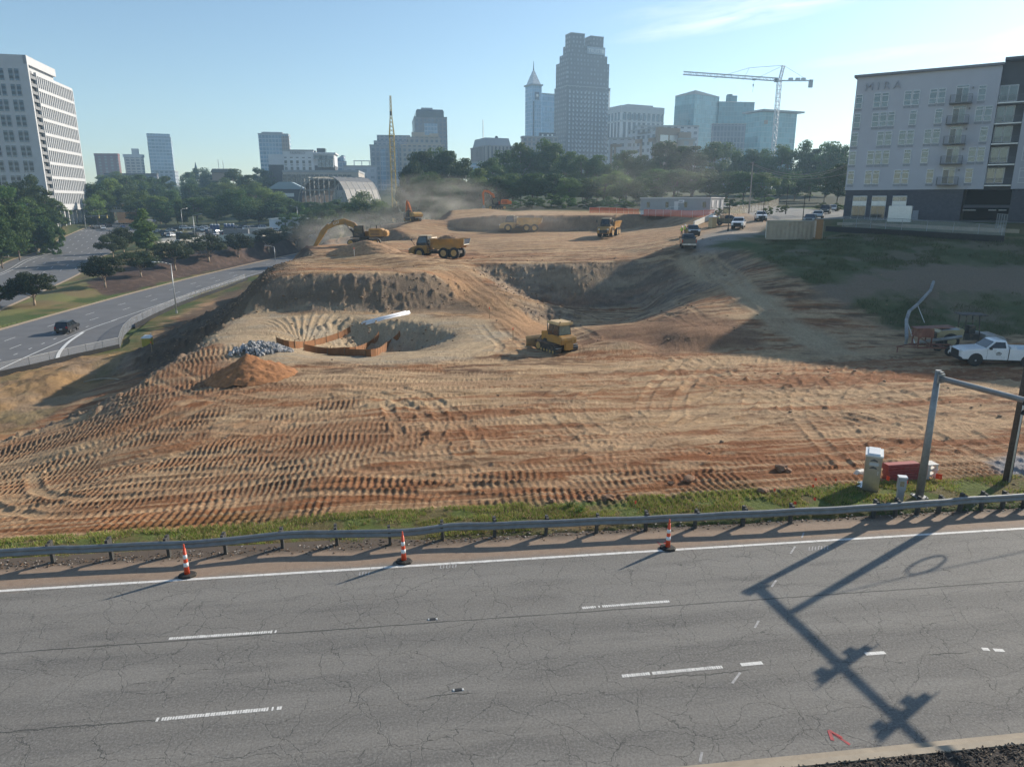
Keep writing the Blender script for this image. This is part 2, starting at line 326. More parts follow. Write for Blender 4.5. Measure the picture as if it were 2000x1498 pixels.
# --- detail height
site = poly_mask([tuple(road_pt(-33, 25.6)[:2]), tuple(road_pt(95, 25.6)[:2]), (80, 60), (58, 72), (36, 78), (28, 100), (48, 128), (60, 170), (40, 192), (-15, 195), (-42, 190), (-60, 165), (-61, 138), (-55, 106), (-48, 90), (-44, 72), (-42, 58), (-40, 46)], 2, 2, 11)
bank = poly_mask([(-36, 22), (-41, 46), (-41, 66), (-48, 84), (-50, 92), (-57, 87), (-62, 78), (-90, 55), (-90, 20)], 2, 2, 13)
dirtm = np.clip(site+bank, 0, 1)
wob0 = 1.2*(fbm(GX/11, GY/11, 2, 62)-.5); n1 = fbm(GX/6, GY/6, 4, 21); n2 = fbm(GX/1.1, GY/1.1, 4, 31); n3 = fbm(GX/.35, GY/.35, 3, 41)
nearf = 1-ss(120, 200, GY)
rough = dirtm*ss(.22, .5, SLP)*(1-.75*ss(8, 16, GX)*(1-ss(108, 116, GY)))
gul = fbm(GX/1.2+.8*n1, GY/7., 3, 77)                             # rills down the faces
n4 = fbm(nS/2.6+wob0, nN/.26, 3, 79); flow = fbm(nS/7+wob0, nN/.9, 3, 83)
DZ = dirtm*((fbm(GX/7, GY/7, 2, 21)-.5)*.22+(n2-.5)*.06+(n3-.5)*(.05+.05*rough)*nearf+(gul-.5)*.11*rough+((n4-.5)*.10+(flow-.5)*.16)*(1-rough)*(1-ss(90, 130, GY)))
clod = np.clip(fbm(GX/.55, GY/.55, 2, 91)-.58, 0, 1)*1.2; DZ += dirtm*rough*clod+bank*((fbm(GX/1.6, GY/1.6, 4, 95)-.5)*.55+(fbm(GX/.9-GY/3, GY/4, 2, 96)-.5)*.3)
# --- sheepsfoot roller passes: raised pads in lanes about 1.9 m wide
flat = (1-ss(.10, .22, SLP))
def roller(mask, per, dep, lane=2.1, seed=0, cross=.27, ph_amt=.3, k=.010):
    m_ = np.clip(-GX-10, 0, 60); s = nS+2*k*m_*(GY-40)*.8; v = nN+k*m_*m_+.9*(fbm(GX/15, GY/15, 2, seed+60)-.5)
    ln = np.floor(v/lane); ph = np.random.default_rng(seed).random(4096)[(ln.astype(int) % 4096)]; fr = v/lane-ln
    s = s+(ph-.5)*per*2*ph_amt+.30*(fbm(v/2.2, s/5, 2, seed+3)-.5)+.06*np.abs(fr-.5)
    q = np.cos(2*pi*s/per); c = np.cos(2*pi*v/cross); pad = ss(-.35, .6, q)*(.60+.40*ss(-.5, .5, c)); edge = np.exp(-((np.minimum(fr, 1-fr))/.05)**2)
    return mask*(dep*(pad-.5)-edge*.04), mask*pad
wob = 1.6*(fbm(GX/14, GY/14, 2, 61)-.5)
lf = poly_mask(gp([(20, 1000), (330, 985), (560, 962), (780, 910), (850, 850), (700, 765), (560, 720), (330, 705), (262, 745), (150, 818), (0, 865), (-160, 960)]), 1.6, 3, 71)
lf *= .15+.85*ss(.34, .50, fbm(GX/5, GY/2.2, 4, 72))
h1, p1 = roller(lf, .30, .052, 2.2, 5)
nf = poly_mask([tuple(road_pt(a, b)[:2]) for a, b in ((-30, 25.9), (40, 26.0), (40, 28.2), (20, 29.6), (0, 30.8), (-14, 31.5), (-30, 31))], .6, 1.2, 73)
nf *= .35+.65*ss(.34, .5, fbm(GX/3, GY/2, 3, 74))
h2, p2 = roller(nf*(1-lf),  .32, .052, 1.8, 15, .34, .5, 0.)
amp = .45+1.1*ss(.3, .7, fbm(GX/3.1, GY/2.1, 3, 66)); DZ += (1-ss(.30, .45, SLP))*h1*amp+flat*h2*amp
# --- machine tracks: (photo points on the flat field) half gauge, cleat length, strength
TR = [([(40,925),(160,885),(300,830),(420,775),(540,728)],.9,1.),([(140,945),(330,880),(480,815),(620,772)],.9,.9),([(200,800),(330,770),(450,740)],.9,.6),([(430,900),(560,850),(640,800),(760,770)],1.,.7),([(430,762),(600,748),(800,752),(1000,748),(1250,735),(1500,700)],1.0,.9),([(640,765),(760,762),(830,790),(880,830),(900,870)],.95,1.),([(700,760),(790,775),(830,815),(820,850),(790,800)],.9,1.),
 ([(840,812),(1050,800),(1300,770),(1550,715)],1.0,.8),([(600,830),(900,838),(1200,820),(1500,760),(1640,700)],1.05,.7),([(750,905),(1000,880),(1300,850),(1600,790),(1850,760)],1.05,.8),
 ([(900,935),(1200,915),(1500,880),(1800,850),(2050,840)],1.05,.8),([(1000,790),(1300,800),(1600,830),(1900,880),(2100,900)],1.05,.6),([(1500,690),(1620,730),(1800,790),(2050,850)],1.1,.8),
 ([(1640,690),(1800,720),(2050,760)],1.1,.7),([(300,940),(600,915),(900,890),(1150,870)],1.,.6),([(0,990),(200,960),(420,940),(640,905),(800,870)],1.,.9),([(20,950),(30,975),(120,990),(330,975),(600,945),(900,950)],1.,.9),
 ([(1000,860),(1200,880),(1500,905),(1700,895)],1.,.6),([(1440,700),(1500,780),(1450,820),(1350,850)],1.,.6),([(1560,700),(1550,760),(1600,800)],1.,.5),([(700,720),(900,705),(1050,690),(1300,700),(1560,690)],1.,.8),
 ([(560,715),(760,730),(1000,735),(1300,715)],.95,.8),([(330,735),(450,775),(640,790),(900,780)],1.,.7),([(1100,930),(1400,925),(1700,905)],1.,.7),([(500,860),(640,830),(760,800),(1000,770)],1.,.6),([(1250,700),(1500,715),(1800,745),(2000,790)],1.,.6),
 ([(1330,500),(1400,525),(1450,572),(1520,622),(1600,672),(1700,720)],1.1,1.),([(1380,505),(1430,545),(1480,590),(1560,640),(1650,680),(1800,710)],1.1,1.),([(850,527),(940,582),(1000,622),(1050,655)],1.2,.5),([(880,522),(960,580),(1030,630)],1.1,.5),
 ([(600,506),(760,500),(900,485),(1100,478),(1300,470)],1.2,.8),([(840,510),(1000,495),(1200,490),(1330,485)],1.2,.8),([(900,465),(1050,462),(1200,470),(1330,480)],1.2,.7),([(1100,640),(1130,615),(1250,612),(1350,622),(1440,650)],1.1,.5),([(1140,665),(1110,640),(1160,618),(1300,622)],1.1,.5),([(900,690),(1000,660),(1050,670)],1.,.6),([(880,700),(960,700),(1000,680),(960,640)],.9,.6)]
rt = random.Random(12)
for i in range(20):
    a_ = (rt.uniform(1300, 1720), rt.uniform(688, 712)); b_ = (rt.uniform(700, 2100), rt.uniform(770, 935)); m_ = ((a_[0]+b_[0])/2+rt.uniform(-160, 160), a_[1]*.55+b_[1]*.45+rt.uniform(-12, 12)); TR.append(([a_, m_, b_, (b_[0]+(b_[0]-m_[0])*.6, min(945, b_[1]+rt.uniform(-25, 20)))], rt.uniform(.9, 1.15), rt.uniform(.35, .9)))
TRM = np.zeros(GX.shape); CUT = np.zeros(GX.shape)
for pts, hg, st in TR:
    c = cr([ground(*p) for p in pts], 1.5); D, S, W, Z = seg_field(GX, GY, c, hg+1.2)
    dd = np.abs(np.abs(W)-hg); ok = (D < hg+1.1)
    tr = np.where(ok, np.exp(-(dd/.30)**4), 0)*st; cl = .5+.5*np.cos(2*pi*S/.34)
    rim = np.where(ok, np.exp(-((dd-.42)/.12)**2), 0)*st
    keep = 1-.8*tr; DZ = DZ*keep-tr*(.085-.055*cl)+rim*.05; TRM = np.maximum(TRM, tr*(.75+.25*cl))
# --- fan of rills in the basin's sandy face
fc = PZ(590, 678, -.6); fx, fy = GX-fc.x, GY-fc.y; fr = np.hypot(fx, fy); fa = np.arctan2(fy, fx)
fan = poly_mask(gp([(520, 625), (600, 613), (680, 618), (700, 650), (640, 668), (560, 672), (520, 655)]), .8, .6, 81)
DZ += fan*.07*np.clip(np.cos(fa*62+.6*vnoise(fr, fa*9, 4)), -.3, 1)*ss(.5, 2.0, fr)
# --- grassy verge by the guardrail, under-road trench
verge = ss(23.75, 24.5, nN)*(1-ss(26.0, 26.6, nN+.5*(n2-.5)))
DZ += verge*((n2-.5)*.10+.06)+(ss(25.9, 26.5, nN)*(1-ss(26.5, 27.3, nN)))*(.10*(n2-.3))
GZ = GZ+DZ
lowr = 1-ss(23.55, 23.95, nN+.25*(n3-.5)+.2*(n2-.5)); GZ = GZ*(1-lowr)+lowr*(-.25)+(1-lowr)*lowr*.1
isl = (1-ss(11.85, 12.0, nN)); GZ += isl*.0
for k, c in ROADC.items():
    D, S, W, Z = seg_field(GX, GY, c, RHW[k]+2.); f = (D < RHW[k]-.05); GZ = np.where(f, np.minimum(GZ, Z-.18), GZ)
tl = poly_mask([(-66, 84), (-61.7, 82.5), (-56.6, 88.3), (-53.3, 94.6), (-54.0, 97.8), (-56.3, 102), (-62.3, 121), (-68.5, 140), (-70, 120)], .5, 0, 3); GZ = np.where(tl > .4, np.minimum(GZ, -7.62), GZ)
# ---------------------------------------------------------------- colours of the soils, some sun and shade mixed in
def mixc(C, c, m): return C*(1-m[..., None])+np.array(c)*m[..., None]
tan_, pale, red, brown, grey = (.335, .205, .108), (.48, .335, .20), (.245, .100, .044), (.135, .082, .052), (.215, .175, .135)
C = np.zeros(GX.shape+(3,))+np.array((.085, .105, .04))          # rough grass / earth everywhere
gr = fbm(GX/9, GY/9, 4, 101); C = mixc(C, (.17, .14, .065), ss(.45, .62, gr)); C = mixc(C, (.06, .095, .028), ss(.5, .7, fbm(GX/4, GY/4, 3, 103))*.7)
big = fbm(nS/16, nN/5, 4, 111); st = fbm(nS/5+wob, nN/.55, 4, 113)
D_ = np.zeros(C.shape)+np.array(tan_)
D_ = mixc(D_, red, ss(.42, .58, big)*.8); D_ = mixc(D_, pale, ss(.48, .62, st)*.75*ss(.2,.5,1-big)); D_ = mixc(D_, pale, ss(.5, .62, fbm(nS/9+wob, nN/.35, 3, 118))*.7*ss(-4, 8, GX)); D_ = mixc(D_, brown, ss(.50, .62, fbm(nS/4, nN/.8, 4, 117))*.8)
D_ = mixc(D_, red, np.exp(-((nN-30.5)/4.5)**2)*ss(.15, .42, fbm(nS/6, nN/3, 3, 119))*.9)
D_ = mixc(D_, (.18, .092, .050), lf*.75); D_ = mixc(D_, (.41, .285, .17), p1*(.55+.35*ss(.4, .6, fbm(GX/7, GY/4, 3, 121)))); D_ = mixc(D_, tan_, p2*.5)  # raised roller pads coloured paler as if sunlit, hollows between them darker
D_ = mixc(D_, grey, ss(.28, .5, SLP)*.62*ss(.3, .6, n1+.15)); D_ = mixc(D_, (.26, .215, .165), np.clip(fbm(GX/2, GY/2, 3, 123)-.4, 0, 1)*rough)
hump = poly_mask(gp([(1120, 672), (1180, 640), (1300, 622), (1420, 622), (1490, 650), (1490, 676), (1300, 690)]), 1, 1.5, 137)
D_ = mixc(D_, pale, TRM*.75*(1-.3*ss(.4, .6, big))); D_ = mixc(D_, red, ss(.50, .60, fbm(nS/18+wob, nN/1.6, 4, 151))*.75*(1-ss(.2, .4, SLP))*(1-.5*lf)*(1-ss(62, 75, GY))); D_ = mixc(D_, pale, ss(.53, .62, fbm(nS/20-wob, nN/1.3, 4, 153))*.6*(1-lf)*(1-ss(62, 75, GY))); D_ = mixc(D_, (.175, .105, .066), hump*.75*ss(.3, .5, fbm(GX/3, GY/.6, 3, 155)+.12)); s6 = fbm(nS/1.6+2*wob, nN/.16, 2, 145); D_ *= (.72+.56*s6*(1-lf)+.28*lf)[..., None]; D_ = mixc(D_, pale, ss(.56, .66, fbm(nS/6+3*wob, nN/.22, 3, 147))*(1-lf)*.6*(1-ss(.15, .35, SLP)))
sand = poly_mask(gp([(340, 700), (450, 622), (560, 610), (800, 612), (960, 625), (1010, 660), (930, 700), (760, 712), (480, 712)]), 1.2, 1.5, 131)
D_ = mixc(D_, (.44, .335, .215), sand*.8); D_ = mixc(D_, (.34, .29, .22), sand*ss(.5, .7, fbm(GX/3, GY/.8, 3, 133))*.6)
ramp = poly_mask(gp([(835, 530), (900, 522), (1000, 598), (1075, 640), (1040, 668), (960, 622)]), .6, .8, 135); D_ = mixc(D_, (.38, .225, .12), ramp*.85)
D_ = mixc(D_, (.22, .125, .075), hump*.75)
hr = poly_mask(gp([(1330, 496), (1400, 516), (1470, 562), (1545, 612), (1690, 692), (1600, 692), (1500, 640), (1440, 592), (1390, 548), (1320, 514)]), 1.0, 1.2, 138); D_ = mixc(D_, (.44, .325, .205), hr*.95*(.65+.35*ss(.35, .6, fbm(GX/1.2, GY/6, 3, 149))))
padg = poly_mask(gp([(1335, 492), (1370, 455), (1430, 432), (1470, 415), (1540, 412), (1500, 470), (1440, 492)]), 1.5, 1.2, 139); D_ = mixc(D_, (.30, .27, .235), padg*.85)
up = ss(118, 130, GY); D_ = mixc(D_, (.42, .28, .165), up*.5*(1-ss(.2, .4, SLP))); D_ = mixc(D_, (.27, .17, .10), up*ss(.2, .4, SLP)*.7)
n5 = fbm(GX/.16, GY/.16, 2, 141); D_ *= (.86+.28*n5)[..., None]*(.90+.2*n2)[..., None]
gravel = poly_mask(gp([(1930, 900), (2060, 885), (2100, 930), (1990, 945), (1950, 925)]), .5, .8, 143); D_ = mixc(D_, (.30, .30, .31), gravel*.9)
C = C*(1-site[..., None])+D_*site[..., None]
Bk = np.zeros(C.shape)+np.array((.34, .215, .105)); Bk = mixc(Bk, (.30, .22, .15), ss(.45, .6, n1)*.6); Bk = mixc(Bk, (.20, .13, .075), ss(.5, .62, fbm(GX/3, GY/3, 4, 152))*.6); Bk = mixc(Bk, (.13, .13, .05), ss(.60, .70, fbm(GX/5, GY/5, 3, 151))*.35)
C = C*(1-bank[..., None])+Bk*bank[..., None]
dk = poly_mask([(q.x, q.y) for q in (PZ(330, 692, -.5), PZ(400, 654, .2), PZ(480, 610, .9), PZ(560, 530, 4.4), PZ(560, 510, 3.8), PZ(490, 546, -6.5), PZ(440, 574, -7.2), PZ(350, 624, -7.2), PZ(290, 690, -7.1), PZ(240, 712, -7.1))], 1.2, 2.5, 157); C = mixc(C, (.105, .078, .056), dk*.8)  # dark debris soil, with the left slope's shade put into the colour
fcm = poly_mask([(q.x, q.y) for q in (PZ(425, 640, .4), PZ(480, 611, .9), PZ(560, 606, .9), PZ(740, 610, .7), PZ(960, 614, .4), PZ(830, 534, 4.), PZ(740, 528, 4.9), PZ(620, 527, 5.), PZ(550, 532, 4.8), PZ(505, 540, 4.3))], .7, 1.0, 158); C = mixc(C, (.175, .130, .092), fcm*.75)  # mound front darkened in colour to stand for its shade
# slope below the apartment house: grass with bare patches
gs = poly_mask(gp([(1475, 500), (1510, 470), (1640, 462), (1960, 470), (2150, 470), (2150, 650), (1900, 655), (1760, 645), (1600, 580), (1480, 520)]), 1.5, 2, 161)
G_ = np.zeros(C.shape)+np.array((.085, .102, .045)); G_ = mixc(G_, (.135, .135, .065), ss(.4, .65, fbm(GX/2.2, GY/2.2, 3, 163))*.7)
bare = poly_mask(gp([(1480, 575), (1640, 545), (1760, 522), (1950, 512), (2150, 520), (2150, 560), (1900, 575), (1700, 585), (1560, 600)]), 1.2, 2.5, 165); G_ = mixc(G_, (.22, .165, .12), np.clip(bare*.9, 0, 1))
G_ = mixc(G_, (.22, .165, .12), ss(.48, .64, fbm(GX/4, GY/4, 4, 167))*.6)
C = C*(1-gs[..., None])+G_*gs[..., None]
V_ = np.zeros(C.shape)+np.array((.125, .15, .045)); V_ = mixc(V_, (.16, .115, .06), ss(.46, .60, fbm(GX/1.0, GY/1.0, 4, 171))*.75); V_ = mixc(V_, (.19, .13, .08), (1-ss(24.0, 24.5, nN))*.9)
C = C*(1-verge[..., None])+V_*verge[..., None]
# mulch beds and lawn on the median, paved yard, city floor
mul = poly_mask(gp([(165, 556), (205, 578), (260, 568), (330, 548), (420, 528), (500, 516), (600, 500), (640, 470), (600, 466), (512, 472), (424, 477), (392, 482), (350, 489), (300, 503), (262, 518), (215, 520)]), 1.0, 1.6, 181)
C = mixc(C, (.075, .052, .042), mul); C = mixc(C, (.11, .075, .06), mul*ss(.5, .65, n2))
md = poly_mask([(-89, 110), (-110, 150), (-114, 178), (-128, 222), (-112, 222), (-104, 200), (-90, 160), (-88, 130)], 1, 1.5, 183); C = mixc(C, (.20, .19, .075), md*(1-mul)*.8); C = mixc(C, (.19, .14, .075), md*(1-mul)*ss(.45, .6, gr)*.8)
yard = poly_mask(gp([(305, 486), (350, 481), (392, 475), (424, 471), (509, 467), (560, 460), (640, 456)])+[(-25, 300), (-60, 312), (-130, 312), (-136, 280)], 1, 1, 185); C = mixc(C, (.40, .38, .34), yard*.9)
lb = poly_mask([(-100, 90), (-160, 190), (-178, 240), (-196, 295), (-230, 300), (-230, 90)], 1, 3, 187); C = mixc(C, (.16, .095, .07), lb*.8)
fore = poly_mask([(50, 150), (58, 116), (95, 92), (110, 105), (110, 125), (75, 180), (72, 250), (58, 250), (60, 190)], 1, .6, 189); C = mixc(C, (.30, .29, .275), fore*.9)
wd_ = ss(196, 204, GY+4*(n1-.5))*ss(-40, -20, GX)*(1-fore)*(1-ss(290, 330, GY)); C = mixc(C, (.050, .052, .030), wd_); wd2 = ss(322, 330, GY)*(1-ss(600, 900, GY)); C = mixc(C, (.055, .065, .03), wd2*.85)
isle = 1-ss(11.6, 11.8, nN); C = mixc(C, (.05, .04, .033), isle)
C = np.clip(C, .01, .9)
nr = len(rows); idx = np.arange(nr*NU).reshape(nr, NU)
fa = np.stack([idx[:-1, :-1], idx[:-1, 1:], idx[1:, 1:], idx[1:, :-1]], -1).reshape(-1, 4)
me = bpy.data.meshes.new('ground'); me.vertices.add(nr*NU); me.vertices.foreach_set('co', np.stack([GX, GY, GZ], -1).astype(np.float32).ravel())
me.loops.add(fa.size); me.loops.foreach_set('vertex_index', fa.astype(np.int32).ravel()); me.polygons.add(len(fa)); me.polygons.foreach_set('loop_start', np.arange(0, fa.size, 4, dtype=np.int32)); me.polygons.foreach_set('use_smooth', np.ones(len(fa), bool))
me.update(calc_edges=True)
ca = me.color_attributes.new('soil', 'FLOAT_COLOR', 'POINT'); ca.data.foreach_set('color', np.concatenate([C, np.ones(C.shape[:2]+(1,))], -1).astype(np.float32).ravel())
m = bpy.data.materials.new('soil'); t, N, L, P = nt(m)
at = N.new('ShaderNodeVertexColor'); at.layer_name = 'soil'; tcn = N.new('ShaderNodeTexCoord')
def noise(N, L, vec, sc, det=4, ro=.6):
    n = N.new('ShaderNodeTexNoise'); n.inputs['Scale'].default_value = sc; n.inputs['Detail'].default_value = det; n.inputs['Roughness'].default_value = ro; L.new(vec, n.inputs['Vector']); return n.outputs['Fac']
a1 = noise(N, L, tcn.outputs['Object'], 6., 8, .75); mr = N.new('ShaderNodeMapRange'); mr.inputs['From Min'].default_value = .25; mr.inputs['From Max'].default_value = .75; mr.inputs['To Min'].default_value = .72; mr.inputs['To Max'].default_value = 1.28; L.new(a1, mr.inputs['Value'])
vm = N.new('ShaderNodeVectorMath'); vm.operation = 'SCALE'; L.new(at.outputs['Color'], vm.inputs[0]); L.new(mr.outputs[0], vm.inputs['Scale']); L.new(vm.outputs[0], P.inputs['Base Color'])
P.inputs['Roughness'].default_value = .95; P.inputs['Specular IOR Level'].default_value = .12
bp = N.new('ShaderNodeBump'); bp.inputs['Strength'].default_value = 1.; bp.inputs['Distance'].default_value = .12; L.new(a1, bp.inputs['Height']); L.new(bp.outputs[0], P.inputs['Normal'])
me.materials.append(m); go = link('ground', me, None, None, 'structure')
# ---------------------------------------------------------------- foreground road, kerb, island
def sheet(name, pts, z, mat, kind='structure'):
    mb = MB(); mb.add([(p[0], p[1], z) for p in pts], [tuple(range(len(pts)))]); return mb.build(name, mat, None, kind=kind)
am = bpy.data.materials.new('asphalt'); t, N, L, P = nt(am)
tcn = N.new('ShaderNodeTexCoord'); OB = tcn.outputs['Object']
def mp(vec, sx, sy, rz=0):
    n = N.new('ShaderNodeMapping'); n.inputs['Scale'].default_value = (sx, sy, 1); n.inputs['Rotation'].default_value = (0, 0, rz); L.new(vec, n.inputs['Vector']); return n.outputs[0]
def rng_(v, a, b, c=0., d=1.):
    n = N.new('ShaderNodeMapRange'); n.inputs['From Min'].default_value = a; n.inputs['From Max'].default_value = b; n.inputs['To Min'].default_value = c; n.inputs['To Max'].default_value = d; L.new(v, n.inputs['Value']); return n.outputs[0]
def mt(op, a, b=None):
    n = N.new('ShaderNodeMath'); n.operation = op
    for i, x in enumerate((a, b)):
        if x is None: continue
        if isinstance(x, (int, float)): n.inputs[i].default_value = x
        else: L.new(x, n.inputs[i])
    return n.outputs[0]
def mix(f, a, b):
    n = N.new('ShaderNodeMix'); n.data_type = 'RGBA'
    L.new(f, n.inputs['Factor']) if not isinstance(f, float) else setattr(n.inputs['Factor'], 'default_value', f)
    for k, x in (('A', a), ('B', b)):
        if isinstance(x, tuple): n.inputs[k].default_value = (*x, 1)
        else: L.new(x, n.inputs[k])
    return n.outputs['Result']
wn = N.new('ShaderNodeTexNoise'); wn.inputs['Scale'].default_value = 1.1; wn.inputs['Detail'].default_value = 5; wn.inputs['Roughness'].default_value = .6; L.new(OB, wn.inputs['Vector'])
vm = N.new('ShaderNodeVectorMath'); vm.operation = 'MULTIPLY_ADD'; L.new(wn.outputs['Color'], vm.inputs[0]); vm.inputs[1].default_value = (.9, .9, 0); L.new(OB, vm.inputs[2]); WV = vm.outputs[0]
def crack(sc, wd, sx=1, sy=1, ro=0):
    v = N.new('ShaderNodeTexVoronoi'); v.voronoi_dimensions = '2D'; v.feature = 'DISTANCE_TO_EDGE'; v.inputs['Scale'].default_value = sc; L.new(mp(WV, sx, sy, ro), v.inputs['Vector']); return rng_(v.outputs['Distance'], 0, wd, 1, 0)
br = noise(N, L, mp(OB, .35, .35), 1, 3); br2 = noise(N, L, OB, .9, 3)
c1 = mt('MULTIPLY', crack(.42, .0055), rng_(br2, .28, .48)); c2 = mt('MULTIPLY', crack(.85, .010, .8, 1.1, .4), rng_(br, .32, .52))
c3 = mt('MULTIPLY', crack(.22, .003, 1.5, .7, .7), rng_(br2, .35, .5))
cx_ = mt('MAXIMUM', mt('MAXIMUM', c1, c2), c3)
sepn = N.new('ShaderNodeSeparateXYZ'); L.new(OB, sepn.inputs[0]); sx_, sy_ = sepn.outputs[0], sepn.outputs[1]
sw = noise(N, L, mp(OB, 1.2, .01), 1, 5, .7)
def seam(n0, wd, amp=.12):
    d = mt('ABSOLUTE', mt('SUBTRACT', mt('ADD', sy_, mt('MULTIPLY', mt('SUBTRACT', sw, .5), amp)), n0)); return rng_(d, wd*.4, wd, 1, 0)
sm = mt('MULTIPLY', seam(18.56, .035), rng_(noise(N, L, mp(OB, .8, .1), 1, 3), .35, .5, .5, 1)); sm2 = mt('MULTIPLY', seam(15.33, .025, .4), rng_(noise(N, L, mp(OB, .3, .1), 1, 3), .5, .56))
cx_ = mt('MAXIMUM', cx_, mt('MAXIMUM', sm, sm2))
band = noise(N, L, mp(OB, .04, .75), 1, 4); fine = noise(N, L, OB, 16, 3, .8); mid = noise(N, L, OB, 4., 6, .7)
base = mix(rng_(band, .35, .65), (.176, .164, .146), (.224, .210, .187)); base = mix(mt('MULTIPLY', rng_(mid, .3, .7), .35), base, (.142, .137, .128))
# darker polished wheel paths
wp = mt('ADD', mt('ADD', seam(16.2, .55, .2), seam(17.8, .5, .2)), mt('ADD', seam(13.2, .5, .2), seam(14.7, .5, .2))); base = mix(mt('MULTIPLY', wp, .62), base, (.138, .131, .120)); oil = mt('MULTIPLY', rng_(noise(N, L, mp(OB, .25, 1.6), 1, 6, .7), .52, .66), .55); base = mix(oil, base, (.105, .10, .094)); ptch = rng_(noise(N, L, mp(OB, .09, .3), 1, 2), .56, .575, 0, .30); base = mix(ptch, base, (.235, .222, .20))
base = mix(rng_(fine, .5, .72, 0, .75), base, (.29, .28, .26)); base = mix(rng_(fine, .5, .3, 0, .6), base, (.085, .083, .08))
vs_ = N.new('ShaderNodeTexVoronoi'); vs_.inputs['Scale'].default_value = 9; L.new(OB, vs_.inputs['Vector']); spk = mt('MULTIPLY', rng_(vs_.outputs['Distance'], .0, .16, 1, 0), rng_(noise(N, L, OB, 6.3, 2), .55, .66)); base = mix(mt('MULTIPLY', spk, .8), base, (.30, .25, .20))
base = mix(mt('MULTIPLY', cx_, .75), base, (.035, .038, .036))
sh = mt('ADD', sy_, mt('MULTIPLY', mt('SUBTRACT', noise(N, L, mp(OB, .5, .8), 1, 6, .65), .5), .9))
sandc = mix(rng_(mid, .3, .7), (.24, .165, .115), (.33, .24, .17)); base = mix(mt('MULTIPLY', rng_(sh, 21.95, 22.4), .85), base, sandc)
base = mix(rng_(sh, 23.25, 23.6), base, (.11, .085, .065))
L.new(base, P.inputs['Base Color']); P.inputs['Roughness'].default_value = .88; P.inputs['Specular IOR Level'].default_value = .3
bp = N.new('ShaderNodeBump'); bp.inputs['Strength'].default_value = .55; bp.inputs['Distance'].default_value = .012; L.new(mt('SUBTRACT', fine, mt('MULTIPLY', cx_, .8)), bp.inputs['Height']); L.new(bp.outputs[0], P.inputs['Normal'])
def rsheet(name, s0, s1, n0, n1, z, mat, thick=0):
    mb = MB()
    if thick: mb.box(((s0+s1)/2, (n0+n1)/2, z-thick/2), (s1-s0, n1-n0, thick))
    else: mb.quad((s0, n0, z), (s1, n0, z), (s1, n1, z), (s0, n1, z))
    o = mb.build(name, mat, None, kind='structure'); o.rotation_euler.z = RA; return o
rsheet('road', -160, 160, 12.25, 24.3, 0, am)
conc = M('kerb_concrete', (.36, .30, .225), .9, 0, .18, 1.5, .3)
rsheet('gutter', -160, 160, 12.10, 12.38, .006, conc); rsheet('kerb', -160, 160, 11.94, 12.11, .13, conc, .3)
mul_m = M('mulch', (.045, .036, .030), .95, 0, .5, 9, 1.); rsheet('mulch_bed', -60, 60, -30, 11.945, .10, mul_m)
# loose bark chips near the kerb
mb = MB()
for i in range(7000):
    s, n = random.uniform(1, 17), 11.96-random.random()**1.3*2.6; p = road_pt(s, n, .11+random.random()*.03)
    mb.box(p, (random.uniform(.03, .10), random.uniform(.012, .03), .012), random.random()*6.3, rx=random.uniform(-.5, .5), ry=random.uniform(-.5, .5), mi=random.choice((0, 0, 0, 1, 2)))
mb.build('bark_chips', [M('bark_dark', (.035, .028, .024), .9), M('bark_brown', (.10, .07, .05), .9), M('bark_pale', (.22, .17, .12), .9)], None, kind='stuff')
# ---------------------------------------------------------------- painted markings
paint = M('road_paint', (.66, .64, .60), .75, 0, .15, 6, dirt=(.16, .155, .15), dirtamt=.35); redp = M('red_spray_paint', (.40, .045, .05), .8, 0, .25, 12, dirt=(.14, .13, .125), dirtamt=.6)
wpaint = M('worn_chalk_paint', (.42, .41, .40), .85, 0, .2, 10, dirt=(.15, .145, .14), dirtamt=.8)
def strip(mb, a, b, wd, z=.005):
    a = Vector(a).to_2d(); b = Vector(b).to_2d(); d = (b-a).normalized(); q = Vector((-d.y, d.x))*wd/2
    mb.quad((*(a-q), z), (*(b-q), z), (*(b+q), z), (*(a+q), z))
mb = MB(); s = -90.
while s < 90:       # right edge line, patched together with small gaps
    l = random.uniform(.35, 1.6); w_ = .135+random.uniform(-.008, .008); strip(mb, road_pt(s, 22.03), road_pt(s+l-random.choice((.006, .01, .012)), 22.03), w_, .005); s += l
mb.build('edge_line', paint, None, kind='structure')
mb = MB()
def dash(p0, p1, worn):
    a, b = PZ(*p0, 0), PZ(*p1, 0); n = int((b-a).length/.062); 
    for i in range(n):
        if random.random() < worn*.03: continue
        u0, u1 = i/n, (i+1-random.uniform(.05, .30)*worn)/n; strip(mb, a.lerp(b, u0), a.lerp(b, u1), .13*random.uniform(1-.25*worn, 1.04))
for p0, p1, wr in (((330,1247),(541,1233),1),((1137,1187),(1308,1174),1),((305,1405),(551,1382),1.),((1215,1320),(1412,1302),1),((1447,1298),(1489,1294),.1),((1690,1277),(1729,1274),.25),((1918,1267),(1932,1268),.1),((1941,1269),(1961,1270),.1)): dash(p0, p1, wr)
for k in range(1, 6): 
    for n0, off in ((18.55, 0), (15.27, 2)):
        for sgn in (-1, 1):
            s0 = sgn*(22+12.2*k)+off; strip(mb, road_pt(s0, n0), road_pt(s0+3.05, n0), .11)
mb.build('lane_dash', paint, None, kind='structure')
mb = MB()
for a, b in (((1482,1212),(1474,1226)),((1446,1313),(1430,1334)),((1553,1067),(1544,1081)),((1516,1133),(1507,1146)),((1371,1468),(1367,1488)),((1570,1040),(1566,1050))): strip(mb, PZ(*a, 0), PZ(*b, 0), .06)
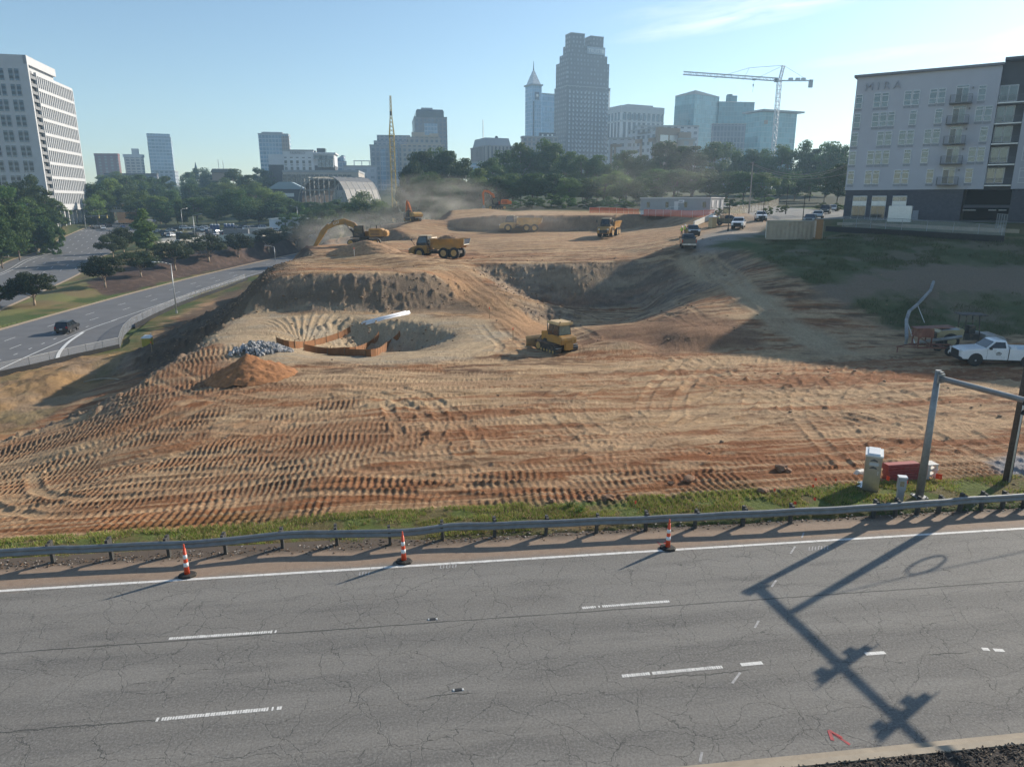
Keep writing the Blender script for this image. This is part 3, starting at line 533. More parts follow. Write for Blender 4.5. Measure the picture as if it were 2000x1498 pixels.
for x0, y0, k in ((860, 1110, 6), (702, 1124, 4), (1580, 1075, 7)):
    for i in range(k):
        x = x0+i*6; strip(mb, PZ(x, y0-i*.4, 0), PZ(x+1, y0-7-i*.4, 0), .035); strip(mb, PZ(x, y0-7*(i % 2)-i*.4, 0), PZ(x+4, y0-7*(i % 2)-i*.4, 0), .03)
mb.build('survey_mark', wpaint, None, kind='structure')
mb = MB(); strip(mb, PZ(1660, 1454, 0), PZ(1619, 1426, 0), .07); strip(mb, PZ(1619, 1426, 0), PZ(1626, 1446, 0), .08, .009); strip(mb, PZ(1619, 1426, 0), PZ(1645, 1441, 0), .06, .013)
strip(mb, PZ(1284, 1058, 0), PZ(1296, 1070, 0), .05); strip(mb, PZ(1298, 1058, 0), PZ(1299, 1071, 0), .05, .009)
mb.build('red_arrow_mark', redp, None, kind='structure')
for px, py in ((845, 1209), (895, 1347)):
    th = thing('road_stud', 'flat metal road stud on the lane line in the %s' % ('upper dashed lane row' if py < 1300 else 'nearer dashed lane row'), 'road stud', PZ(px, py, 0), RA, 'road studs')
    MB().box((0, 0, .009), (.20, .085, .018)).build('casting', M('stud_dark', (.03, .03, .03), .6), th)
    for sx in (-1, 1): MB().box((sx*.115, 0, .01), (.06, .095, .02), top=.7).build('reflector', M('stud_pale', (.5, .5, .48), .4), th)
# ---------------------------------------------------------------- guardrail
railm = M('guardrail_steel', (.20, .21, .215), .6, .4, .2, 3, .1, dirt=(.22, .18, .14), dirtamt=.3); galv = M('galvanised_steel', (.27, .28, .285), .55, .6, .18, 4, .1, dirt=(.30, .26, .21), dirtamt=.25)
postm = M('guardrail_post', (.06, .058, .055), .8, .1, .3, 8, .3); gw = thing('guardrail', 'long dented grey metal guardrail along the edge of the near road', 'guardrail', (0, 0, 0))
ctr = [PZ(x, y, .58) for x, y in ((0,1080),(150,1072),(300,1065),(380,1062),(435,1058),(480,1053),(540,1047.5),(600,1043),(680,1042),(760,1041),(820,1036),(880,1028.5),(940,1027),(1000,1026),(1150,1019),(1300,1012),(1600,997.5),(1800,984),(2000,970.5))]
e0 = road_pt(-60, 23.55, .58); e1 = road_pt(70, 23.5, .58); ctr = cr([e0, road_pt(-30, 23.6, .58)]+ctr+[road_pt(34, 23.5, .58), e1], .5)
prof = [(-.01, .155), (-.055, .13), (-.082, .10), (-.082, .06), (-.01, .015), (-.01, -.015), (-.082, -.06), (-.082, -.10), (-.055, -.13), (-.01, -.155)]
prof = prof+[(d+.012, z) for d, z in reversed(prof)]
mb = MB(); rings = []
for i, p in enumerate(ctr):
    q = (ctr[min(i+1, len(ctr)-1)]-ctr[max(i-1, 0)]); q.z = 0; q.normalize(); nn = Vector((-q.y, q.x, 0)); dz = .012*sin(i*.37)+.01*sin(i*1.3)
    rings.append([p+nn*(d+.006*sin(i*.9))+Vector((0, 0, z+dz)) for d, z in prof])
mb.loft(rings); mb.build('rail', railm, gw, True)
ss_ = [-24+1.905*k-.35 for k in range(-12, 21)]; ss_ = [s for s in ss_ if s < 17]+[17.2+.953*k for k in range(0, 24)]
ps = [p for p in ctr]; pbase = MB(); pbase.box((0, 0, .17), (.10, .15, 1.26)); pbase.box((0, -.16, .60), (.09, .16, .34)); pb0 = pbase.build('post', postm, gw)
for k, s in enumerate(ss_):
    p = min(ps, key=lambda q: abs(q.x*RE.x+q.y*RE.y-s)); nn = p.x*RN.x+p.y*RN.y+.26; o = pb0 if k == 0 else link('post', pb0.data, gw)
    o.location = road_pt(s, nn, random.uniform(-.03, .03)); o.rotation_euler = (random.uniform(-.05, .05), random.uniform(-.04, .04), RA+random.uniform(-.1, .1))
# ---------------------------------------------------------------- channelizer cones
rub = M('black_rubber', (.022, .021, .02), .85, 0, .3, 6, dirt=(.12, .09, .06), dirtamt=.4); ora = M('orange_plastic', (.72, .085, .03), .5, 0, .12, 5, dirt=(.35, .13, .07), dirtamt=.3); whi = M('reflective_white', (.78, .78, .77), .45, 0, .08, 6)
cone = None
for (px, py), lab in (((366, 1123), 'orange and white striped traffic post left of the other two, nearest the camera'), ((789, 1096), 'middle orange and white striped traffic post standing on the white edge line'), ((1304, 1070), 'orange and white striped traffic post beside the two red spray strokes')):
    p = PZ(px, py, 0.03)
    if cone is None:
        cone = thing('traffic_post', lab, 'traffic cone', (p.x, p.y, .0), .3, 'striped traffic posts along the road edge')
        mb = MB(); mb.loft([[(.30*k*cos(a)*(1 if i == 0 else .98), .24*k*sin(a), z) for a in [2*pi*j/8+pi/8 for j in range(8)]] for i, (k, z) in enumerate(((1, .005), (1, .05), (.9, .08), (.45, .10)))]); mb.build('rubber_base', rub, cone)
        R = lambda z: .095-.05*(z/1.0)
        def ring(name, z0, z1, m, ex=0): MB().tube((0, 0, z0), (0, 0, z1), R(z0)+ex, R(z1)+ex, 16).build(name, m, cone, True)
        ring('orange_body', .08, 1.0, ora); ring('white_band', .36, .50, whi, .004); ring('white_band', .64, .78, whi, .004)
        mb = MB(); mb.tube((0, 0, .99), (0, 0, 1.07), .03, .022, 10); mb.tube((0, 0, 1.07), (0, 0, 1.11), .03, .03, 10); mb.tube((0, 0, 1.11), (0, 0, 1.16), .02, .02, 8); mb.build('grip', ora, cone, True)
    else: dup(cone, (p.x, p.y, 0), random.uniform(-.5, .5), lab, rx=random.uniform(-.01, .03), ry=random.uniform(-.02, .03))
# ---------------------------------------------------------------- signal mast with two heads outside the frame
base = PZ(1795, 972, .15); arm_d = Vector((.255, -.967, 0)).normalized()
sg = thing('signal_mast', 'grey steel traffic signal mast with long horizontal arm behind the guardrail', 'signal mast', base)
mb = MB(); mb.tube((0, 0, .05), (0, 0, 5.35), .16, .112, 16); mb.build('pole', galv, sg, True)
mb = MB(); mb.tube((0, 0, 5.35), (0, 0, 5.42), .125, .11, 16); mb.build('pole_cap', galv, sg)
mb = MB(); mb.box((0, 0, .06), (.5, .5, .05)); [mb.tube((x, y, 0), (x, y, .14), .022) for x in (-.19, .19) for y in (-.19, .19)]; mb.build('base_plate', galv, sg)
mb = MB(); mb.box((-.2, 0, -.02), (1.1, 1.0, .12), .4); mb.build('footing', conc, sg)
a0 = Vector((0, 0, 5.12)); mb = MB(); mb.tube(a0+arm_d*.1, a0+arm_d*13+Vector((0, 0, .25)), .115, .06, 14); mb.build('mast_arm', galv, sg, True)
mb = MB(); mb.box(a0+arm_d*.17, (.30, .07, .36), atan2(arm_d.y, arm_d.x)+pi/2); mb.box(a0+arm_d*.12+Vector((0, 0, .24)), (.16, .2, .05)); mb.build('arm_flange', galv, sg)
blk = M('black_signal_housing', (.02, .02, .022), .5); 
for k, (dist, nm) in enumerate(((4.15, 'nearer the pole'), (6.2, 'farther along the arm'))):
    hp = base+a0+arm_d*dist+Vector((0, -.05, -.05)); hd = thing('traffic_signal', 'black three lamp traffic signal hanging from the mast arm, '+nm, 'traffic signal', hp, radians(215), 'signal heads on the mast arm')
    MB().box((0, .0, .02), (.62, .03, 1.25)).build('backplate', blk, hd); MB().box((0, -.11, .02), (.34, .2, 1.06)).build('housing', blk, hd)
    for j, cl_ in enumerate(((.3, .02, .02), (.3, .2, .02), (.02, .25, .1))):
        z = .36-.34*j; MB().tube((0, -.21, z), (0, -.22, z), .15, .15, 14).build('lens', M('signal_lens_%d' % j, cl_, .3), hd)
        mb = MB(); mb.loft([[(r*cos(a), y, z+r*sin(a)) for a in [pi*i/8 for i in range(9)]+[pi*i/8 for i in range(8, -1, -1)]] for r, y in ((.16, -.21), (.15, -.42))], cap=False); mb.build('visor', blk, hd)
# ---------------------------------------------------------------- timber utility pole with conduit, wire and coil
woodm = M('weathered_timber', (.085, .062, .047), .9, 0, .35, 12, .4); pvc = M('white_plastic_conduit', (.62, .60, .56), .5)
ub = PZ(1965, 945, .1); up_ = thing('utility_pole', 'dark timber utility pole with a pale conduit running up it', 'utility pole', ub)
mb = MB(); mb.tube((0, 0, -.2), (0, 0, 7.5), .165, .125, 14); mb.build('timber', woodm, up_, True); mb = MB(); mb.tube((-.02, -.19, 0), (-.02, -.17, 6.6), .035, .035, 8); mb.build('conduit', pvc, up_, True)
MB().tube((0, 0, 7.5), (0, 0, 7.56), .13, .11, 14).build('pole_cap', galv, up_)
cab_m = M('cable_black', (.02, .02, .02), .6); top = ub+Vector((0, 0, 7.0)); e = Vector((46, 37, 8.4))
def sagline(a, b, sag, n=14): return [a.lerp(b, i/n)-Vector((0, 0, sag*4*(i/n)*(1-i/n))) for i in range(n+1)]
tag(MB().path(sagline(top, e, .7), .022, 5).build('overhead_cable', cab_m), 'black overhead cable strung from the dark timber pole out to the right', 'cable')
cc = sagline(top, e, .7)[2]-Vector((0, 0, .55)); mb = MB(); mb.path([cc+Vector((.47*cos(a), .03*a/6.28, .5*sin(a))) for a in [6*pi*i/60 for i in range(61)]], .022, 5)
tag(mb.build('cable_coil', cab_m), 'round coil of spare black cable hanging from the overhead line', 'cable')
# ---------------------------------------------------------------- cabinet, pedestal, barriers, flags
alu = M('brushed_aluminium', (.50, .46, .40), .35, .9, .12, 3, .05, dirt=(.25, .18, .12), dirtamt=.3); lidm = M('pale_metal_lid', (.68, .68, .67), .4, .3, .06)
cb = PZ(1709, 962, .1); th = thing('control_cabinet', 'tall aluminium signal control cabinet standing on a concrete pad', 'cabinet', cb+Vector((-.05, .35, 0)), radians(-27))
MB().box((0, 0, .88), (.62, 1.02, 1.5)).build('body', alu, th, bevel=.012); MB().box((0, 0, .06), (.60, 1.0, .18)).build('plinth', alu, th)
MB().box((0, 0, 1.665), (.68, 1.08, .07)).build('lid', lidm, th); MB().box((0, 0, 1.73), (.46, .98, .06), top=.94).build('vent_cover', lidm, th)
MB().box((.02, -.515, .9), (.54, .012, 1.4)).build('door', alu, th, bevel=.004); MB().box((.20, -.53, .95), (.03, .03, .16)).build('door_handle', lidm, th)
MB().box((.02, -.526, 1.32), (.36, .008, .13)).build('notice_plate', M('grey_label', (.5, .5, .5), .5), th)
for z in (1.48, 1.16): MB().add([(-.12, -.526, z), (.0, -.526, z+.07), (.12, -.526, z+.02), (.16, -.526, z-.06), (.0, -.526, z-.03), (-.14, -.526, z-.05)], [(0, 1, 2, 3, 4, 5)]).build('scrawl', M('dark_scrawl', (.10, .10, .10), .7), th)
MB().box((-.42, .1, .09), (.30, .8, .03), ry=-.35).build('skirt_plate', lidm, th); MB().box((-.3, .25, -.03), (1.7, 1.7, .12)).build('concrete_pad', conc, th)
pd = PZ(1758, 984, .08); th = thing('meter_pedestal', 'slim grey electric meter pedestal between the cabinet and the signal mast', 'pedestal', pd+Vector((0, .1, 0)), -.25); gp_ = M('grey_painted_metal', (.36, .38, .40), .5, .3, .1)
MB().box((0, 0, .32), (.24, .20, .7)).build('stem', gp_, th); MB().box((0, -.02, .87), (.30, .26, .52)).build('meter_box', gp_, th, bevel=.01); MB().box((0, -.02, 1.15), (.33, .29, .05)).build('box_lid', lidm, th); MB().box((-.02, -.156, .88), (.16, .006, .22)).build('sticker', M('faded_sticker', (.3, .24, .14), .6, 0, .5, 20), th)
bb = PZ(1770, 944, .1); redm = M('red_barrier_plastic', (.30, .035, .025), .55, 0, .2, 4, dirt=(.22, .12, .09), dirtamt=.35); whb = M('white_barrier_plastic', (.60, .57, .52), .6, 0, .12, 5, dirt=DUST, dirtamt=.3)
for k in range(3):
    th = thing('barrier', '%s of the stacked red barrier panels behind the signal mast' % ('bottom one', 'middle one', 'topmost one')[k], 'barrier', bb+Vector((-.05*k, .35, .02+.27*k)), .16, 'stacked red barrier panels')
    mb = MB(); mb.prism([(-.22, 0), (.22, 0), (.2, .05), (.24, .10), (.2, .15), (.22, .2), (.17, .26), (-.17, .26), (-.22, .2), (-.2, .15), (-.24, .1), (-.2, .05)], -.8, .72, axis='x'); mb.build('panel', redm, th)
for k in range(3):
    th = thing('pallet', '%s of the white plastic crates beside the red barrier stack' % ('bottom', 'middle', 'top')[k], 'crate', bb+Vector((1.22, .5, .26*k)), .16, 'white crates beside the barrier stack')
    mb = MB(); mb.box((0, 0, .235), (.5, .5, .03)); [mb.box((x, y, .11), (.11, .11, .22), top=.8) for x in (-.18, .18) for y in (-.18, .18)]; mb.box((0, 0, .02), (.5, .5, .03)); mb.build('frame', whb, th)
th = thing('concrete_block', 'pale broken slab lying left of the control cabinet', 'slab', PZ(1680, 930, .05), .4); MB().box((0, 0, .15), (.6, .35, .3), top=.7, rx=.2).build('slab', whb, th, bevel=.03)
flag0 = None; orf = M('neon_orange_flag', (.95, .09, .03), .6, 0, .05); wirem = M('flag_wire', (.3, .3, .3), .4, .8)
for k, (px, py, w) in enumerate(((1736, 949, .2), (1838, 944, .24), (1771, 958, .12), (1590, 953, .12), (1585, 966, .12), (1511, 974, .12), (1554, 999, .12), (1587, 992, .12), (1632, 954, .1), (1241, 999, .12))):
    p = ground(px, py); nm = ('beside the cabinet base', 'largest, right of the signal mast', 'small, right of the pedestal', 'far one at the grass edge', 'at the grass edge below another', 'low, at the field edge', 'just above the guardrail post', 'in the grass left of the cabinet', 'left of the cabinet on the dirt', 'near the middle of the verge')[k]
    f = thing('marker_flag', 'bright orange survey flag in the verge, '+nm, 'marker flag', p, random.random()*3, 'orange survey flags'); MB().tube((0, 0, 0), (0, 0, .42), .004, .004, 4).build('wire', wirem, f)
    MB().loft([[(0, 0, .42-w), (0, .006, .42-w), (0, .006, .42), (0, 0, .42)], [(w*.5, .05, .43-w), (w*.5, .056, .43-w), (w*.5, .056, .43), (w*.5, .05, .43)], [(w, .0, .42-w), (w, .006, .42-w), (w, .006, .41), (w, 0, .41)]]).build('flag', orf, f)
def rockmesh(name, seed, m, sub=2):
    r = random.Random(seed); bm = bmesh.new(); bmesh.ops.create_icosphere(bm, subdivisions=sub, radius=1)
    ph = [(r.uniform(1, 2.5), r.uniform(1, 2.5), r.uniform(1, 2.5), r.random()*6) for _ in range(4)]
    for v in bm.verts: v.co *= 1+.16*sum(sin(a*v.co.x*2+b*v.co.y*2+c*v.co.z*2+d) for a, b, c, d in ph)/1.5; v.co.z *= .7
    me = bpy.data.meshes.new(name); bm.to_mesh(me); bm.free(); me.materials.append(m); return me
clay = M('clay_clod', (.27, .15, .085), .95, 0, .3, 3, .5)
for k, (px, py, r) in enumerate(((1187, 975, .2), (1152, 978, .16), (1528, 918, .28), (1490, 962, .2), (1345, 938, .22), (1078, 980, .14), (1310, 945, .12))):
    o = link('clod', rockmesh('clod', k, clay)); o.location = ground(px, py)+Vector((0, 0, r*.3)); o.scale = (r*1.3, r, r); o.rotation_euler.z = k
    tag(o, ('round red clay lump at the field edge, larger of a pair', 'smaller red clay lump left of a round one', 'big clay lump sitting on the pad marks left of the cabinet', 'clay lump at the edge of the bright grass', 'clay lump on the field above the right traffic post', 'small red lump near the leafy weed', 'small clay lump left of a bigger one on the field')[k], 'clay lump', 'clay lumps at the field edge')
# ---------------------------------------------------------------- verge grass (blades) and a leafy weed
def blades(name, n, sfn, hh, cols, kind='stuff', parent=None):
    b = sfn(n); ang = rng.random(n)*2*pi; h = hh*(.4+rng.random(n)); w = .012+.012*rng.random(n); lean = (rng.random((n, 2))-.5)*h[:, None]*1.2
    v = np.zeros((n, 3, 3)); v[:, 0] = b; v[:, 1] = b; v[:, 2] = b; v[:, 0, 0] -= np.cos(ang)*w; v[:, 0, 1] -= np.sin(ang)*w; v[:, 1, 0] += np.cos(ang)*w; v[:, 1, 1] += np.sin(ang)*w; v[:, 2, :2] += lean; v[:, 2, 2] += h
    me = bpy.data.meshes.new(name); me.vertices.add(n*3); me.vertices.foreach_set('co', v.astype(np.float32).ravel()); me.loops.add(n*3); me.loops.foreach_set('vertex_index', np.arange(n*3, dtype=np.int32)); me.polygons.add(n); me.polygons.foreach_set('loop_start', np.arange(0, n*3, 3, dtype=np.int32))
    for c in cols: me.materials.append(c)
    me.polygons.foreach_set('material_index', rng.integers(0, len(cols), n).astype(np.int32)); me.update(calc_edges=True); return link(name, me, parent, None, kind)
def leafmat(name, col, tr=.35, var=.35, sc=.8):
    m = M(name, col, .6, 0, var, sc); t = m.node_tree; N, L = t.nodes, t.links; P = N['Principled BSDF']; out = [n for n in N if n.type == 'OUTPUT_MATERIAL'][0]
    oi = N.new('ShaderNodeObjectInfo'); hs = N.new('ShaderNodeHueSaturation'); src = P.inputs['Base Color'].links[0].from_socket
    r1 = N.new('ShaderNodeMapRange'); r1.inputs['To Min'].default_value = .58; r1.inputs['To Max'].default_value = 1.3; L.new(oi.outputs['Random'], r1.inputs['Value']); L.new(r1.outputs[0], hs.inputs['Value'])
    r2 = N.new('ShaderNodeMapRange'); r2.inputs['To Min'].default_value = .475; r2.inputs['To Max'].default_value = .512; mm = N.new('ShaderNodeMath'); mm.operation = 'FRACT'; m2 = N.new('ShaderNodeMath'); m2.operation = 'MULTIPLY'; m2.inputs[1].default_value = 7.3; L.new(oi.outputs['Random'], m2.inputs[0]); L.new(m2.outputs[0], mm.inputs[0]); L.new(mm.outputs[0], r2.inputs['Value']); L.new(r2.outputs[0], hs.inputs['Hue'])
    L.new(src, hs.inputs['Color']); L.new(hs.outputs[0], P.inputs['Base Color']); P.inputs['Specular IOR Level'].default_value = .2
    tl = N.new('ShaderNodeBsdfTranslucent'); L.new(hs.outputs[0], tl.inputs['Color']); ms = N.new('ShaderNodeMixShader'); ms.inputs[0].default_value = tr; L.new(P.outputs[0], ms.inputs[1]); L.new(tl.outputs[0], ms.inputs[2]); L.new(ms.outputs[0], out.inputs['Surface']); return m
g1, g2, g3 = leafmat('grass_green', (.17, .25, .045)), leafmat('grass_olive', (.25, .26, .075)), leafmat('grass_straw', (.36, .27, .14))
def verge_pts(n):
    s = rng.uniform(-30, 34, n*3); q = rng.uniform(24.0, 26.5, n*3); d = fbm(s/1.1, q/.8, 3, 301); k = (d+.10*np.clip((q-25)/1.2, -1, 1)+rng.normal(0, .05, n*3) > .535); s, q = s[k][:n], q[k][:n]
    if len(s) < n: r = rng.integers(0, len(s), n); s, q = s[r]+rng.normal(0, .03, n), q[r]
    x = RE.x*s+RN.x*q; y = RE.y*s+RN.y*q
    return np.stack([x, y, GZS(x, y)], -1)
def GZS(x, y):      # height of the finished ground sheet (nearest row, linear across)
    j = np.clip(np.searchsorted(rows, y), 1, len(rows)-1); f = (y-rows[j-1])/(rows[j]-rows[j-1])
    def at_(jj): q = np.clip(np.interp(x/(rows[jj]*.90+9), us, np.arange(NU)), 0, NU-1.01); i = q.astype(int); a = q-i; return GZ[jj, i]*(1-a)+GZ[jj, i+1]*a
    return at_(j-1)*(1-f)+at_(j)*f
def zs(x, y): return float(GZS(np.array([x]), np.array([y]))[0])
blades('verge_grass', 60000, verge_pts, .10, [g1, g2, g2, g3])
for nm, px, py, h in (('upper', 1112, 994, .26), ('lower', 1132, 1003, .3)):
    p = ground(px, py); p.z = zs(p.x, p.y); mb = MB()
    for i in range(26):
        a = random.random()*6.28; r = random.uniform(.08, .26); q = Vector((cos(a)*r, sin(a)*r, h*random.uniform(.3, 1.2))); mb.tube((0, 0, 0), q, .006, .004, 4)
        for j in range(5):
            c = q*random.uniform(.5, 1.05); d = Vector((random.uniform(-1, 1), random.uniform(-1, 1), random.uniform(-.3, .8)))*.07; e_ = Vector((-d.y, d.x, .01)); mb.quad(c, c+d*.5+e_*.4, c+d, c+d*.5-e_*.4)
    tag(mb.build('weed', leafmat('weed_green', (.07, .14, .03))), 'leafy green weed above the middle of the guardrail, %s of two' % nm, 'weed', 'weeds in the verge').location = p
# litter and stones under the rail
mb = MB()
for i in range(2600):
    s = random.uniform(-32, 36); n = random.gauss(23.75, .16); 
    if n > 24.3: continue
    p = road_pt(s, n); r = random.choice((.012, .02, .03)); mb.box((p.x, p.y, max(zs(p.x, p.y), 0)+r*.3), (r*2.4, r*1.4, r), random.random()*6, rx=random.uniform(-.4, .4), mi=random.choice((0, 0, 1, 1, 2)))
mb.build('leaf_litter', [M('litter_brown', (.16, .10, .06), .9), M('litter_dark', (.06, .045, .035), .9), M('litter_pale', (.38, .33, .28), .9)], None, kind='stuff')

# survey stakes and loose clods of earth
for k, (px, py, nm) in enumerate(((297, 688, 'orange topped, beside the grey rock pile'), (956, 622, 'on the sandy shelf above the bulldozer ramp'), (1002, 668, 'left of the bulldozer blade'), (692, 500, 'white, below the excavator tracks'))):
    p = ground(px, py); p.z = zs(p.x, p.y); th = thing('survey_stake', 'thin survey stake '+nm, 'stake', p, 0, 'survey stakes'); MB().box((0, 0, .5), (.05, .05, 1.2)).build('lath', pvc if k == 3 else M('stake_wood', (.40, .27, .15), .9), th); MB().box((0, 0, 1.1), (.07, .07, .2)).build('ribbon', orf, th)
cm3 = [rockmesh('c', 300+i, clay, 1) for i in range(4)]; cmv = [(np.array([v.co for v in m_.vertices]), np.array([tuple(p.vertices) for p in m_.polygons])) for m_ in cm3]; vv, ff, nb = [], [], 0
sx = rng.uniform(-40, 45, 26000); sy = rng.uniform(27, 112, 26000); j_ = np.clip(np.searchsorted(rows, sy), 1, len(rows)-1); i_ = np.clip(np.interp(sx/(rows[j_]*.90+9), us, np.arange(NU)), 0, NU-1).astype(int)
pr_ = site[j_, i_]*(.007+.30*rough[j_, i_]+.25*dk[j_, i_]+.018*ss(.5, .7, big[j_, i_])); ok_ = np.nonzero(rng.random(26000) < pr_)[0][:4200]; zz_ = GZS(sx[ok_], sy[ok_])
for q, z in zip(ok_, zz_):
    V_c, F_c = cmv[q % 4]; r_ = rng.uniform(.025, .075)*(1.5 if rng.random() < .1 else 1)*(1+sy[q]/110); a = rng.random()*6.28; R2 = np.array([[cos(a), -sin(a), 0], [sin(a), cos(a), 0], [0, 0, 1]]); vv.append((V_c*r_) @ R2.T+np.array([sx[q], sy[q], z+r_*.25])); ff.append(F_c+nb); nb += len(V_c)
me = bpy.data.meshes.new('loose_clods'); me.from_pydata(np.concatenate(vv).tolist(), [], np.concatenate(ff).tolist()); me.materials.append(M('loose_clod', (.27, .18, .11), .95, 0, .35, .5)); link('loose_clods', me, None, 'loose clods of earth strewn over the cut banks', 'stuff')

def slope_pts(n):
    x = rng.uniform(24, 92, n*4); y = rng.uniform(58, 112, n*4); j = np.clip(np.searchsorted(rows, y), 1, len(rows)-1); i = np.clip(np.interp(x/(rows[j]*.90+9), us, np.arange(NU)), 0, NU-1).astype(int)
    k = (gs[j, i] > .6) & (bare[j, i] < .35) & (fbm(x/2.2, y/2.2, 3, 311) > .47); x, y = x[k][:n], y[k][:n]; return np.stack([x, y, GZS(x, y)], -1)
sp_ = slope_pts(60000); blades('slope_grass', len(sp_), lambda n: sp_, .26, [leafmat('slope_green', (.085, .125, .045)), leafmat('slope_olive', (.12, .125, .06))])
# ---------------------------------------------------------------- left roads
asl = M('far_asphalt', (.125, .125, .128), .9, 0, .14, .25, .0, dirt=(.17, .165, .16), dirtamt=.3)
gutm = M('sandy_gutter', (.40, .30, .20), .9, 0, .15, .8)
def offs(c, o, dz=0):
    out = []
    for i, p in enumerate(c):
        d = c[min(i+1, len(c)-1)]-c[max(i-1, 0)]; d.z = 0; d.normalize(); out.append(p+Vector((d.y, -d.x, 0))*o+Vector((0, 0, dz)))   # + = right of travel
    return out
def ribbon(name, c, o0, o1, dz, mat, mb=None):
    m = mb or MB(); a, b = offs(c, o0, dz), offs(c, o1, dz)
    for i in range(len(c)-1): m.quad(a[i], b[i], b[i+1], a[i+1])
    return None if mb else m.build(name, mat, None, kind='structure')
def arc(c, s0, s1):
    out = []; s = 0
    for a, b in zip(c, c[1:]):
        L = (b-a).length
        if s+L > s0 and s < s1: out += ([a.lerp(b, max(0, (s0-s)/L))] if not out else [])+[a.lerp(b, min(1, (s1-s)/L))]
        s += L
    return out
RC = ROADC['ramp']; AC = ROADC['avenue']
ribbon('ramp_road', RC, -6.2, 7.9, 0, asl); ribbon('gutter', RC, -7.3, -6.2, .01, gutm)
ribbon('avenue', AC, -11.6, 11.6, 0, asl); ribbon('gutter', AC, -12.4, -11.6, .05, gutm); ribbon('gutter', AC, 11.6, 12.4, .05, gutm)
fl = [PZ(*p, -7.42) for p in ((-80, 760), (0, 735), (60, 722), (136, 703), (234, 681), (238, 666), (243, 655), (258, 640), (300, 619), (345, 598), (392, 580))]
mb = MB(); lp = [q for q in offs(RC, 7.5, .02)]
for i in range(len(fl)-1):
    near = [min(lp, key=lambda q: (q-fl[k]).length) for k in (i, i+1)]; mb.add([fl[i], fl[i+1], near[1]+Vector((0, 0, .06)), near[0]+Vector((0, 0, .06))], [(0, 1, 2, 3)])
mb.build('turning_lane', asl, None, kind='structure')
lw = M('far_road_paint', (.62, .62, .60), .8, 0, .1, 2)
mb = MB(); L_ = sum((b-a).length for a, b in zip(RC, RC[1:]))
for o in (-.7, 3.0):
    s = 12+6*(o > 0)
    while s < L_: ribbon('', arc(RC, s, s+3.05), o-.07, o+.07, .03, None, mb); s += 12.2
s = 36
while s < 75: ribbon('', arc(RC, s, s+.9), 5.6, 5.75, .03, None, mb); s += 3.6
mb.build('lane_dash', lw, None, kind='structure')
mb = MB(); c = cr([PZ(*p, -7.40) for p in ((-60, 750), (0, 722), (60, 694), (110, 672), (163, 648), (200, 634), (228, 625))], 2); ribbon('', c, -.1, .1, .06, None, mb)
c = cr([PZ(*p, -7.36) for p in ((112, 705), (114, 694), (121, 682), (136, 667), (163, 649))], 1); ribbon('', c, -.22, .22, .03, None, mb); ribbon('', arc(RC, 78, 170), 6.9, 7.05, .03, None, mb); mb.build('edge_line', lw, None, kind='structure')
mb = MB(); L2 = sum((b-a).length for a, b in zip(AC, AC[1:]))
for o in (-8.0, -4.6, -1.2, 2.2, 5.6, 8.8):
    s = 110+abs(o)
    while s < 238: ribbon('', arc(AC, s, s+3), o-.08, o+.08, .03, None, mb); s += 10.5
mb.build('lane_dash', lw, None, kind='structure')
mb = MB()
for o0, o1 in ((-7.9, -8.1), (-7.5, -6.3)): a, b = offs(arc(AC, 60, 176), o0), offs(arc(AC, 60, 176), o1); ribbon('', [q.lerp(r, i/len(a)) for i, (q, r) in enumerate(zip(a, b))], -.1, .1, .03, None, mb)
for k in range(14): ribbon('', arc(AC, 241, 241.8), -11+k*1.6, -10+k*1.6, .03, None, mb)
ribbon('', arc(AC, 262, 263), -11, 11, .03, None, mb); mb.build('stop_line', lw, None, kind='structure')
def text_mesh(s, size, depth=.02, align='CENTER'):
    cu = bpy.data.curves.new('lettering', 'FONT'); cu.body = s; cu.size = size; cu.extrude = depth; cu.align_x = align; o = bpy.data.objects.new('lettering', cu); COL.objects.link(o)
    dg = bpy.context.evaluated_depsgraph_get(); me = bpy.data.meshes.new_from_object(o.evaluated_get(dg)); bpy.data.objects.remove(o); me.materials.clear(); return me
def on_road(c, s, o, me, name, sc=(1, 1, 1)):
    p = offs(arc(c, s, s+2), o, .04); d = p[-1]-p[0]; x = link(name, me, None, None, 'structure'); me.materials.append(lw); x.location = p[0]; x.rotation_euler = (0, 0, atan2(d.y, d.x)-pi/2); x.scale = sc; return x
on_road(AC, 186, -9.6, text_mesh('ONLY', 1.1, .004), 'road_lettering', (1, 2.6, 1))
def arrow_me():
    mb = MB(); mb.add([(-.07, 0, 0), (.07, 0, 0), (.07, 2.2, 0), (-.07, 2.2, 0)], [(0, 1, 2, 3)]); mb.add([(-.07, 2.0, 0), (-.07, 2.3, 0), (-.8, 2.3, 0), (-.8, 2.0, 0)], [(0, 1, 2, 3)]); mb.add([(-.8, 1.8, .001), (-1.4, 2.15, .001), (-.8, 2.5, .001)], [(0, 1, 2)])
    me = bpy.data.meshes.new('turn_arrow'); me.from_pydata(mb.v, [], mb.f); return me
on_road(AC, 158, -9.6, arrow_me(), 'turn_arrow', (1.2, 1.6, 1)); on_road(AC, 214, -9.6, arrow_me(), 'turn_arrow', (1.2, 1.6, 1))
